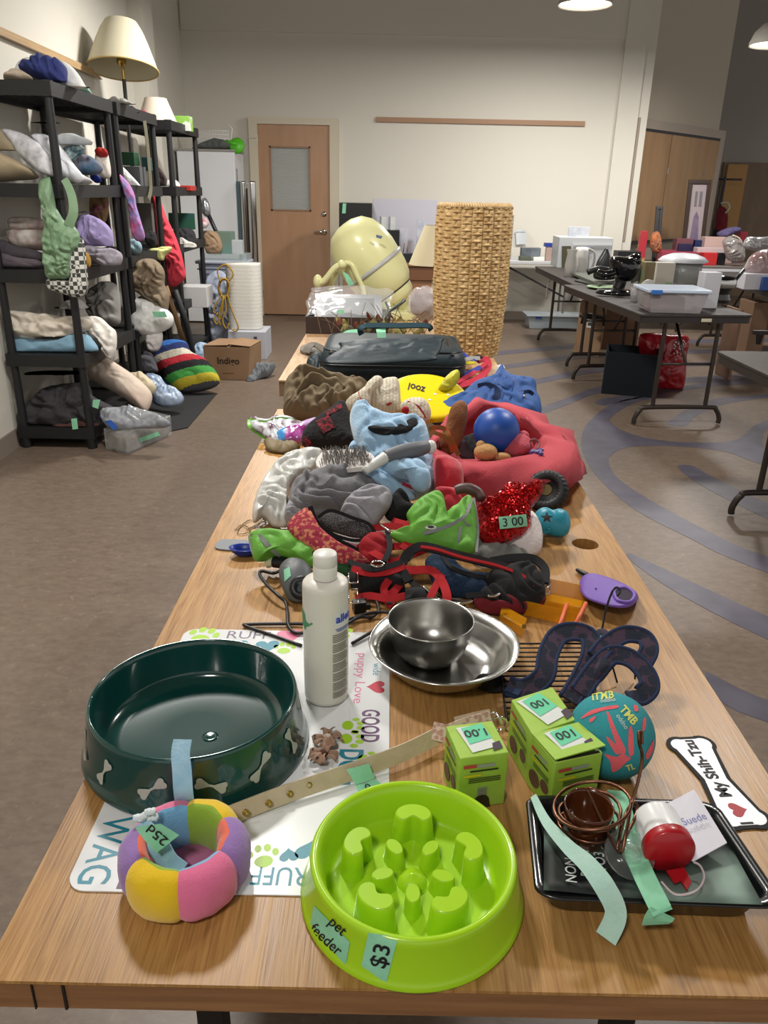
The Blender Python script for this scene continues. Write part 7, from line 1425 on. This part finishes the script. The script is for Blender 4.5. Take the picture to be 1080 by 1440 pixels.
cbox('black_desk_tray',562,584,357,378,9.15,.15,mat('black_tray2','#1a1c20',.4),'low black desk tray by the pleated lampshade','tray',z=DKZ)
b=B(); a_=atY(545,307,9.25); zg=atY(551,324,9.2).z+.07
for xx in (-.05,.05): b.box((a_.x+xx,9.3,zg),(.06,.08,.14),.3)
tag(b.build('glass_bookend',mat('clear_glass','#c9cdc9',.05,alpha=.6,coat=1)),'faceted glass ornament on top of the black box file','ornament')
cbox('acrylic_rack',562,574,320,356,9.25,.12,mat('acrylic_clear','#c5c8d2',.1,alpha=.35,coat=1),'clear acrylic rack right of the black box file','rack')
for i,x in enumerate((569,574)): b=B(); b.tube([atY(x-2,355,9.18),atY(x,342,9.18)],.006,6); tag(b.build('pencil',mat('pencil_brown','#7b5a4b',.5)),['left brown pencil standing in the desk rack','right brown pencil standing in the desk rack'][i],'pencil')
cbox('clear_bin',585,600,311,357,9.3,.15,mat('acrylic_blue','#aab3c6',.1,alpha=.6,coat=1,col2='#dfe2e6',vs=9),'clear bin of folded white film behind the pleated lampshade','bin')
# electric things on the white table
WZ=.756
cbox('grey_cabinet',716,723,302,372,9.5,.2,mat('grey_cab','#7c7f84',.5),'narrow grey panel right behind the basket','panel',z=WZ)
b=B(); b.slab([atY(725,325,9.99),atY(739,325,9.99),atY(740,343,9.99),atY(726,344,9.99)],.003,(0,-1,0)); b.slab([atY(725,323,9.98),atY(739,323,9.98),atY(739,326,9.98),atY(725,326,9.98)],.003,(0,-1,0)) ; n1=b.build('wall_note',mat('note_paper','#c9cfd2',.6)); tag(n1,'small white paper note with a green strip on the back wall','note')
cbox('goggle_box',733,761,349,360,9.35,.12,mat('slate_box','#4f565d',.5,col2='#6a7178',vs=10),'slate box with a window on the white back table','box',z=WZ+.045)
cbox('olive_case',731,748,361,368,9.3,.12,mat('olive_case','#53594a',.6),'olive green case under the slate box','case',z=WZ)
cbox('white_dish',750,766,362,368,9.3,.12,WHITE,'white dish right of the olive green case','dish',z=WZ)
cbox('jar_blue_lid',767,777,346,368,9.35,.08,mat('jar_brownish','#a58f86',.3),'small jar on the white back table','jar',z=WZ)
jr=bpy.data.objects['jar_blue_lid']; jr.name='jar'; MW['jar']=Matrix.Translation(jr.location); b=B(); a=atY(767,347,9.34); c=atY(777,342,9.34); b.box(((a.x+c.x)/2,9.39,(a.z+c.z)/2),(c.x-a.x+.01,.09,c.z-a.z)); b.build('jar_lid',mat('lid_blue','#2b3b8a',.4),jr)
cbox('microwave_oven',782,863,335,386,8.5,.35,mat('microwave_white','#b5b8ba',.35),'white microwave oven on the farther dark table','microwave',z=TT)
mw=bpy.data.objects['microwave_oven']; sk=Skin(B().grid(lambda u,v:V((1+2*u,8.495,.6+.6*v)),2,2))
def onto(par,q,m,name,t=.004):
    b=B(); b.slab([sk(x,y,.004) for x,y in q],t,(0,-1,0)); b.build(name,m,par)
onto(mw,[(790,346),(803,346),(803,378),(790,378)],mat('window_olive','#4f4c3a',.3),'side_window'); onto(mw,[(820,347),(833,347),(833,349),(820,349)],mat('print_greyblue','#858aa0',.5),'printed_line'); onto(mw,[(820,355),(832,355),(832,357),(820,357)],mat('print_greyblue'),'printed_line'); onto(mw,[(806,341),(861,341),(861,345),(806,345)],mat('mw_pale_grey','#c9cccd',.3),'pale_strip')  # last one: paler grey strip near the top of the microwave front
cbox('clear_sign_holder',799,830,319,334,8.6,.04,mat('acrylic_blue'),'clear acrylic stand on top of the microwave','stand')
# iron, kettle, boards
def lat(name,prof,c,m,label,cat,**k): b=B(); b.lathe(prof,c,32,**k); return tag(b.build(name,m),label,cat)
wkk=thing('white_kettle','white plastic jug kettle before the microwave','kettle',at(815,387,TT)); c_=at(815,387,TT); c_=V((c_.x,c_.y,TT+.001))
b=B(); b.lathe([(0,0),(.075,0),(.08,.01),(.078,.12),(.065,.22),(.055,.25),(0,.255)],c_,28); b.build('kettle_body',mat('kettle_white','#c4c2bf',.3),wkk); b=B(); b.tube(cr([c_+V((.05,-.02,.24)),c_+V((.11,-.03,.2)),c_+V((.105,-.03,.08)),c_+V((.07,-.02,.04))],5),.011,8); b.build('handle',mat('kettle_grey','#9d9b98',.4),wkk)
lat('glass_jug',[(0,0),(.05,0),(.055,.1),(.04,.2),(.05,.24)],V((at(801,389,TT).x,at(801,389,TT).y,TT+.001)),mat('frosty','#b5b3ae',.3,alpha=.8),'pale jug left of the white kettle','jug')
pc5=at(838,392,TT+.012); b=B(); q=[at(802,386,TT+.016),at(842,402,TT+.016),at(868,396,TT+.016),at(826,385,TT+.016)]; b.slab(q,.018); tag(b.build('laminate_board',mat('sage_board','#5d6058',.4)),'flat grey-green board lying on the dark table','board')
b=B(); q=[at(808,396,TT+.001),at(842,404,TT+.001),at(866,400,TT+.001),at(826,390,TT+.001)]; b.slab(q,.012); tag(b.build('dark_board',mat('dark_green_board','#2a2f2a',.5)),'darker board under the grey-green board','board')
c_=at(846,406,TT); lat('green_plate',[(0,0),(.08,0),(.13,.008),(.15,.016),(.148,.018),(.12,.01),(0,.006)],V((c_.x+.03,c_.y,TT+.001)),mat('green_plate','#6a8a60',.4,col2='#a5b49a',vs=25),'pale green rimmed plate below the grey-green board','plate')
ir=thing('clothes_iron','dark steam iron standing on its heel behind the black mixer','iron',at(852,392,TT)); FS=2
b=B(); pillow(b,[(836,392),(838,372),(845,358),(853,348),(858,360),(864,378),(866,392)],m=30,z0=.8,Yb=6.9,T=.05,Tb=.03,folds=(0,1,0,0),seed=120,zmin=TT); b.build('sole_plate',mat('iron_slate','#2a2c2f',.35),ir); b=B(); b.tube(cr([atY(826,383,6.8),atY(840,378,6.8),atY(856,380,6.8)],4),.025,10); b.build('handle',BLACK,ir)
FS=1
bmx=thing('stand_mixer','black glossy stand mixer on a round base','mixer',at(868,416,TT)); GB_=mat('gloss_black','#0b0c0f',.15,coat=.6); Ym=6.05; c_=at(869,415,TT); c_=V((c_.x,c_.y+.1,TT+.001)); Ym=c_.y
b=B(); b.lathe([(0,0),(.14,0),(.145,.012),(.13,.028),(.05,.035),(0,.035)],c_,32); b.build('round_base',GB_,bmx)
b=B(); b.tube(cr([c_+V((.02,0,.03)),atY(873,395,Ym),atY(872,380,Ym)],4),.045,12); b.build('neck',GB_,bmx)
b=B(); pillow(b,[(858,362),(868,360),(880,361),(890,358),(899,362),(900,376),(895,388),(884,396),(870,393),(862,382),(858,374)],m=30,z0=.9,Yb=Ym-.02,T=.09,Tb=.07,folds=(.003,8,0,.5),seed=121,zmin=TT); b.build('motor_head',GB_,bmx)
b=B(); b.tube(cr([atY(840,383,Ym-.05),atY(852,386,Ym-.08),atY(865,382,Ym-.06)],4),.028,10); b.ball(atY(893,366,Ym-.05),.05,14); b.build('attachment_hub',GB_,bmx)
# things at the near end
YT=A1.y; TZt=TT+.001
tote=thing('clear_storage_tote','clear tote with pale lid and blue latch on the near end of the dark table','storage box',at(955,438,TT)); y0=YT+.06
a=atY(911,437,y0); c=atY(990,437,y0); TO=mat('tote_clear','#aaa3a5',.15,alpha=.55,coat=.6)
b=B(); b.hexa([V((a.x+.02,y0,TZt)),V((c.x-.02,y0,TZt)),V((c.x-.02,y0+.28,TZt)),V((a.x+.02,y0+.28,TZt))],[V((a.x-.01,y0-.015,TZt+.13)),V((c.x+.01,y0-.015,TZt+.13)),V((c.x+.01,y0+.295,TZt+.13)),V((a.x-.01,y0+.295,TZt+.13))]); b.build('tub',TO,tote,bev=.006)
b=B(); b.box(((a.x+c.x)/2,y0+.14,TZt+.14),(c.x-a.x+.05,.34,.022)); b.build('lid',mat('lid_white_blue','#b4c2d4',.3),tote,bev=.006); b=B(); b.box((a.x+.03,y0-.034,TZt+.135),(.07,.012,.028)); b.build('latch',mat('latch_blue','#2f63ad',.4),tote,bev=.003)
b=B(); b.box(((a.x+c.x)/2-.05,y0+.14,TZt+.055),(.24,.2,.09)); tag(b.build('tote_contents',cloth('pinkish_mix','#9a8580',c2='#6f6a70',vs=9),bev=.02),'pinkish contents inside the clear storage tote','contents')
def gbox(name,x,y,w_,d_,h,m,label,cat,rz=0,lift=0,bev=.004,grp=None):
    p=at(x,y,TT); b=B(); b.box((p.x,p.y+d_/2,TZt+lift+h/2),(w_,d_,h),rz); return tag(b.build(name,m,bev=bev),label,cat,grp)
gbox('white_carton_upright',995,434,.12,.10,.235,mat('white_glossbox','#bab9bf',.5),'upright white carton right of the clear tote','box',.1)
gbox('lightbulb_carton',933,405,.15,.1,.20,mat('green_white_box','#b3aea2',.5,col2='#5f9a55',vs=4,lo=.55,hi=.6),'white and green carton behind the clear tote','box',-.05)
gbox('orange_carton',909,412,.08,.12,.23,mat('brown_green_box','#7b6a4e',.6,col2='#55764c',vs=7),'brown and green carton at the left of the white and green carton','box',.05)
p=at(908,428,TT); b=B(); b.lathe([(0,0),(.04,.002),(.055,.01),(.05,.014),(0,.02)],V((p.x,p.y-.0,TZt+.09)),28,V((-.55,-.8,.25)).to_track_quat('Z','Y').to_matrix(),f=lambda a,z:1+.4*abs(math.sin(a))); tag(b.build('oval_plaque',mat('oval_grey','#8b8a84',.4)),'grey oval plaque leaning on the brown and green carton','plaque')
p=at(890,410,TT); b=B(); b.box((p.x,p.y+.02,TZt+.14),(.09,.03,.14),.5,R=Matrix.Rotation(-.4,3,'Y')@Matrix.Rotation(.3,3,'X')); tag(b.build('photograph',mat('silver_frame','#8f9096',.25,.7)),'tilted silver framed photograph right of the black mixer','photograph')
p=at(893,424,TT); lat('clear_cup',[(0,0),(.035,0),(.045,.1),(.042,.1),(.033,.004)],V((p.x,p.y,TZt)),mat('cup_clear','#b3b3b3',.1,alpha=.4),'clear plastic cup below the silver photo frame','cup')
cn_=thing('white_canister','pale plastic canister with a wide domed white lid','container',at(962,400,TT)); p=at(962,404,TT); p=V((p.x,p.y+.12,TZt)); b=B(); b.lathe([(0,0),(.12,0),(.15,.02),(.165,.20),(.16,.20)],p,36); b.build('canister_body',mat('canister_grey','#9b9d9b',.25,alpha=.75),cn_); b=B(); b.lathe([(.20,.195),(.205,.205),(.17,.235),(.10,.26),(0,.268)],p,36); b.build('domed_lid',mat('lid_white','#c2c5ca',.3),cn_)
gbox('sage_card_box',972,402,.10,.03,.22,mat('sage_grey_card','#8f9288',.5),'grey-green boxed card in front of the canister','box',-.1)
p=at(1020,428,TT); pb=thing('waffle_iron','black round appliance with a steel ring right of the upright carton','appliance',(p.x,p.y,TT)); p=V((p.x-.02,p.y+.12,TZt)); b=B(); b.lathe([(0,0),(.09,0),(.10,.02),(.085,.05),(.09,.09),(.11,.11)],p,30); b.lathe([(.11,.16),(.10,.18),(0,.19)],p,30); b.build('appliance_body',GB_,pb); b=B(); b.lathe([(.112,.108),(.115,.12),(.115,.15),(.112,.162)],p,30); b.build('steel_ring',STEEL,pb); b=B(); b.tube([p+V((.10,0,.14)),p+V((.2,.1,.22))],.014,8); b.build('handle',BLACK,pb)
gbox('dark_tray_stack',912,392,.34,.3,.03,mat('dark_tray_stack','#232324',.4),'dark flat tray with a white sheet at the back of the near table','tray')
# under the near table
nb=thing('navy_cube_bin','open navy fabric cube bin under the near dark table','bin',at(880,556,0)); q0,q1=at(845,553,.002),at(922,560,.002); d=V((.10,.36,0)); NVY=cloth('navy_fabric','#10161f'); 
T_=[q0+V((.01,0,.33)),q1+V((-.01,0,.33)),q1+d+V((0,0,.33)),q0+d+V((0,0,.33))]; Bm=[q0,q1,q1+d,q0+d]
b=B(); n=V((0,0,1)); inn=[c*.94+sum(T_,V())/4*.06 for c in T_]; inb=[V((c.x,c.y,.02)) for c in inn]
vs=Bm+T_+inn+inb; b.add(vs,[[3,2,1,0]]+[[i,(i+1)%4,4+(i+1)%4,4+i] for i in range(4)]+[[4+i,4+(i+1)%4,8+(i+1)%4,8+i] for i in range(4)]+[[8+i,8+(i+1)%4,12+(i+1)%4,12+i] for i in range(4)]+[[12,13,14,15]],False); b.build('fabric_walls',NVY,nb)
FS=1.6
rg=thing('red_gift_bag','glossy red gift bag with white dots behind the navy bin','gift bag',at(935,548,0)); b=B(); pillow(b,[(898,474),(915,468),(940,470),(968,474),(966,500),(960,548),(930,548),(905,545),(900,510)],m=30,z0=.3,Yb=6.35,T=.06,Tb=.06,folds=(.012,10,0,.8),seed=122,zmin=.003); b.build('bag_body',mat('gloss_red_paper','#9c1220',.3,coat=.4,col2='#b01a28',vs=5),rg); sk=Skin(b)
rr_=random.Random(4); 
for i in range(34):
    b=B(); x=950+rr_.uniform(-3,14); y=478+rr_.uniform(0,30); b.ball(sk(x,y,.004),.0065,6); b.build('white_dot',WHITE,rg)
FS=1
kb=thing('kraft_carton','flat kraft carton with a white label standing under the table','box',at(826,498,0)); q0,q1=at(806,497,.002),at(842,502,.002); b=B(); up=V((.03,.05,.50)); b.slab([q0,q1,q1+up,q0+up],.12,(.3,.9,0)); b.build('carton_body',mat('kraft_card','#8a6c50'),kb,bev=.004)
b=B(); ff=fr((q0+q1)/2+up*.66,(q1-q0),up,.006); b.add([ff(-.035,-.07),ff(.03,-.07),ff(.03,.07),ff(-.035,.07)],[[0,1,2,3]],False); b.build('white_label',mat('label_white'),kb)
b=B(); b.add([ff(-.025,.01,.001),ff(.02,.01,.001),ff(.02,.04,.001),ff(-.025,.04,.001),ff(-.025,-.05,.001),ff(.02,-.05,.001),ff(.02,-.02,.001),ff(-.025,-.02,.001)],[[0,1,2,3],[4,5,6,7]],False); b.build('label_print',mat('label_dark','#4a4a4c',.6),kb)
p=at(870,494,0); b=B(); b.box((p.x,p.y+.25,.24),(.42,.3,.48)); tag(b.build('brown_carton',mat('kraft_dark','#73563f',.75),bev=.005),'large brown carton behind the navy bin under the tables','box')
p=at(826,440,0); b=B(); b.tube([atY(818,455,7.4),atY(820,442,7.4),atY(848,446,7.5),atY(849,458,7.5)],.014,8); b.box(atY(835,447,7.45)+V((0,.05,0)),(.22,.12,.02)); tag(b.build('folded_cart',BLACK),'black folded luggage cart on top of the kraft carton','cart')
p0_,p1_=at(747,458,0),at(808,468,0); un=thing('clear_underbed_bin','long clear storage bin on the floor under the white table','storage box',(1.95,9.4,0)); b=B(); b.box((1.98,9.40,.075),(.72,.32,.145),taper=.92); b.build('bin_body',mat('bin_clear','#b9c4ca',.15,alpha=.5,coat=.6),un,bev=.01); b=B(); b.box((1.98,9.40,.157),(.76,.36,.018)); b.build('lid',mat('bin_lid','#a9b2b8',.2,alpha=.75),un,bev=.005); b=B(); b.box((1.74,9.235,.14),(.07,.014,.03)); b.build('latch',mat('latch_navy','#223a80',.4),un)
b=B(); b.box((1.98,9.40,.06),(.6,.24,.09)); tag(b.build('folded_fabric',cloth('greenish_mix','#7a8488',c2='#5b656b',vs=7),bev=.02),'greyish folded fabric inside the long clear bin','fabric')
b=B(); b.tube(cr([atY(770,385,8.3),atY(776,388,8.3),atY(770,402,8.3),atY(768,420,8.3)],5),.006,6); b.tube(cr([atY(776,389,8.35),atY(790,384,8.4),atY(803,386,8.45)],5),.006,6); tag(b.build('electric_lead',mat('cord_white','#a9a59c',.5)),'white electric lead dangling off the far corner of the dark table','cable')
# box and crate at the far right under tables
for x0,x1,y0_,y1_,Y_,lb,c_ in ((1030,1046,436,500,6.7,'tall narrow brown carton at the right behind the near table','#6b5140'),(1046,1085,426,506,7.0,'large brown carton with dark print at the right picture edge','#7b5f4a')): cbox('brown_carton',x0,x1,y0_,y1_,Y_,.3,mat('kraft_'+c_[1:],c_,.75),lb,'box',z=.002)
# bags on the right edge table
FS=1.4
sh('pink_clear_bag',[(1048,386),(1050,368),(1060,356),(1076,350),(1095,352),(1110,385),(1090,392)],'#a88f93','clear bag of pink and grey things on the right edge table','bag',6.9,TT+.03,m=20,T=.08,seed=123,material=mat('clear_pink_bag','#a8989a',.15,col2='#8a5b58',vs=6,alpha=.8,coat=1),zmin=TT+.001)
sh('tall_clear_bag',[(1048,350),(1050,334),(1066,333),(1090,334),(1090,352)],'#8f8f90','tall silver plastic bag at the right picture edge','bag',7.3,TT+.25,m=20,T=.05,seed=124,material=mat('silver_film','#a5a5a6',.15,.3,coat=1,bump=.6,bs=14),zmin=TT+.001)
cbox('white_blue_box',1047,1095,386,398,6.75,.15,mat('white_glossbox'),'white box with a blue end on the right edge table','box',z=TT+.001); cbox('blue_box_end',1072,1095,390,400,6.7,.04,mat('blue_card','#2a4786',.5),'dark blue card in front of the white box','card',z=TT+.001); cbox('maroon_box',1062,1096,383,388,6.85,.12,mat('maroon_card','#8a1f3a',.5),'maroon flat box on the white box','box')
# pink vase
p=at(1037,392,TT); vz=thing('pink_vase','pinkish bottle vase left of the clear bags','vase',p)
b=B(); b.lathe([(0,0),(.05,0),(.075,.03),(.08,.09),(.045,.15),(.018,.19),(.018,.27),(.022,.28)],V((3.19,7.0,TT+.001)),28); b.build('glass_body',mat('rose_glass','#8e5f58',.15,alpha=.75,coat=.6),vz)
# gifts on the long grey table
RD=random.Random(12); GT=TT+.001
for i,(x0,x1,y0_,y1_,Y_,c_,lb) in enumerate(((953,975,343,357,9.9,'#2a2344','dark violet gift box behind the red ones'),(928,952,352,362,9.6,'#7c2c3c','flat dark red gift at the left of the row'),(950,976,336,352,10.0,'#6b4048','dusty rose gift box under the picture frame'),(976,990,338,352,10.0,'#1f2a52','navy gift box beside the rose one'),(990,1035,334,348,9.8,'#b79a94','white and red wide gift carton'),(980,1020,349,358,9.4,'#b5a5a5','white flat gift box with red print'),(990,1010,356,362,9.25,'#b02527','bright red gift at the table front'),(1022,1052,326,342,10.3,'#7a1f2c','deep red carton at the back right'),(930,985,355,361,9.35,'#8a3144','long crimson flat gift parcel'),(1010,1022,356,362,9.3,'#1c1c20','black small parcel at the table front'))): cbox('gift_box',x0,x1,y0_,y1_,min(Y_,9.3+(Y_-9.2)*.42),.14,mat('gift_'+c_[1:],c_,.45,col2=['#a88','#b77a80'][i%2] if i in (4,5) else None,vs=9) if False else mat('gift_'+c_[1:],c_,.45),lb,'gift box',group='gift boxes on the long grey table',z=GT)
sh('clear_gift_basket',[(1018,352),(1016,340),(1024,332),(1036,332),(1045,342),(1047,364),(1034,369),(1022,364)],'#8f8b88','clear cellophane gift basket at the right end of the gifts','gift basket',9.2,GT,m=20,T=.08,seed=125,material=mat('cello_grey','#8c8886',.12,alpha=.7,coat=1,bump=.6,bs=14),zmin=GT)
b=B(); b.tube(cr([atY(1036,366,9.15),atY(1044,350,9.15),atY(1040,336,9.15),atY(1030,331,9.15)],5),.010,6); tag(b.build('basket_handle_ribbon',mat('ribbon_beige','#b3a894',.6)),'beige ribbon loop over the cellophane gift basket','ribbon')
cbox('red_yellow_box',898,912,325,356,9.5,.08,mat('red_yellow_print','#a32a35',.5,col2='#b98a3a',vs=3,lo=.5,hi=.55),'tall red and yellow printed box left of the copper ornament','box',z=GT)
sh('copper_ornament',[(914,338),(917,328),(926,326),(930,338),(929,352),(921,356),(915,350)],'#6b4636','copper and purple ornament in front of the small dark frame','ornament',9.5,GT+.02,m=20,T=.05,seed=126,col2='#a0603a',vs=12,zmin=GT)
cbox('black_strip_box',868,902,354,366,9.2,.2,mat('black_strip','#131315',.5),'long black box at the left end of the gift table','box',z=TT+.001)
# frames
def pframe(x0,x1,y0_,y1_,Y_,lb,fc,ic_,bw):
    a=atY(x0,y1_,Y_); c=atY(x1,y0_,Y_+.12); t=thing('picture_frame',lb,'picture frame',V((a.x,Y_,GT))); w_=c.x-a.x; z0_=GT; z1_=c.z
    P0=V((a.x,Y_,z0_)); P1=V((c.x,Y_,z0_)); P2=V((c.x,Y_+.12,z1_)); P3=V((a.x,Y_+.12,z1_)); ff=lambda u,v,l:(P0*(1-u)+P1*u)*(1-v)+(P3*(1-u)+P2*u)*v+V((0,-l,0)); H_=z1_-z0_
    bu,bv=bw/w_,bw/H_; b=B()
    for u0_,u1_,v0_,v1_ in ((0,1,0,bv),(0,1,1-bv,1),(0,bu,bv,1-bv),(1-bu,1,bv,1-bv)): b.slab([ff(u0_,v0_,0),ff(u1_,v0_,0),ff(u1_,v1_,0),ff(u0_,v1_,0)],.03,(0,-1,0))
    b.build('frame',fc,t,bev=.004); b=B(); b.slab([ff(bu,bv,.004),ff(1-bu,bv,.004),ff(1-bu,1-bv,.004),ff(bu,1-bv,.004)],.006,(0,-1,0)); b.build('picture',ic_,t); return ff,t
ff,pf=pframe(958,1000,253,352,9.74,'tall dark framed picture of a purple dress leaning at the closet',mat('mahogany','#2f201b',.4),mat('mat_mauve','#8d8183',.5),.045)
b=B(); b.slab([ff(.30,.18,.012),ff(.72,.18,.012),ff(.62,.55,.012),ff(.5,.62,.012),ff(.40,.55,.012)],.003,(0,-1,0)); b.build('purple_dress',mat('dress_purple','#5c4f68',.6,col2='#6e6072',vs=12),pf)
b=B()
for u0_,u1_ in ((.36,.46),(.56,.68)): b.slab([ff(u0_,.68,.012),ff(u1_,.68,.012),ff(u1_,.86,.012),ff(u0_,.86,.012)],.003,(0,-1,0))
b.build('small_figures',mat('dress_grey','#5f5a60',.6),pf)
pframe(918,932,290,352,9.7,'narrow dark frame leaning at the closet, left of the dress picture',mat('charcoal_frame','#29272a',.4),mat('frame_grey','#75726f',.5),.035)
# hanging clothes by the far door
b=B(); g_=atY(1014,300,12.65); b.cyl((g_.x,12.72,.001),(g_.x,12.72,1.75),.02); b.lathe([(0,0),(.22,0),(.2,.02),(0,.03)],(g_.x,12.72,.001),20); b.tube([V((g_.x-.25,12.72,1.72)),V((g_.x+.25,12.72,1.72))],.014,6); tag(b.build('coat_stand',BLACK),'black coat stand holding the dark red garment by the far door','coat stand')
FS=1.6
sh('red_garment',[(1008,296),(1014,290),(1022,296),(1022,318),(1014,330),(1006,326)],'#5b1420','dark red garment hanging by the far door','garment',12.6,1.0,m=20,T=.08,seed=127)
sh('black_garment',[(1004,322),(1014,324),(1020,326),(1018,346),(1002,348)],'#141218','black garment under the dark red one','garment',12.6,.7,m=20,T=.08,seed=128)
sh('violet_tinsel',[(1008,328),(1022,321),(1036,319),(1042,324),(1030,330),(1014,335)],'#4c4666','violet tinsel heap behind the deep red carton','tinsel',9.72,1.0,m=5,T=.08,seed=129)
b=B(); b.tube(cr([atY(1014,286,12.5),atY(1022,285,12.5),atY(1026,292,12.5),atY(1020,300,12.5)],4),.014,6); tag(b.build('hanger_hook',mat('hanger_white','#b0aa9c',.5)),'white hanger hook above the dark red garment','hanger')
FS=1.0
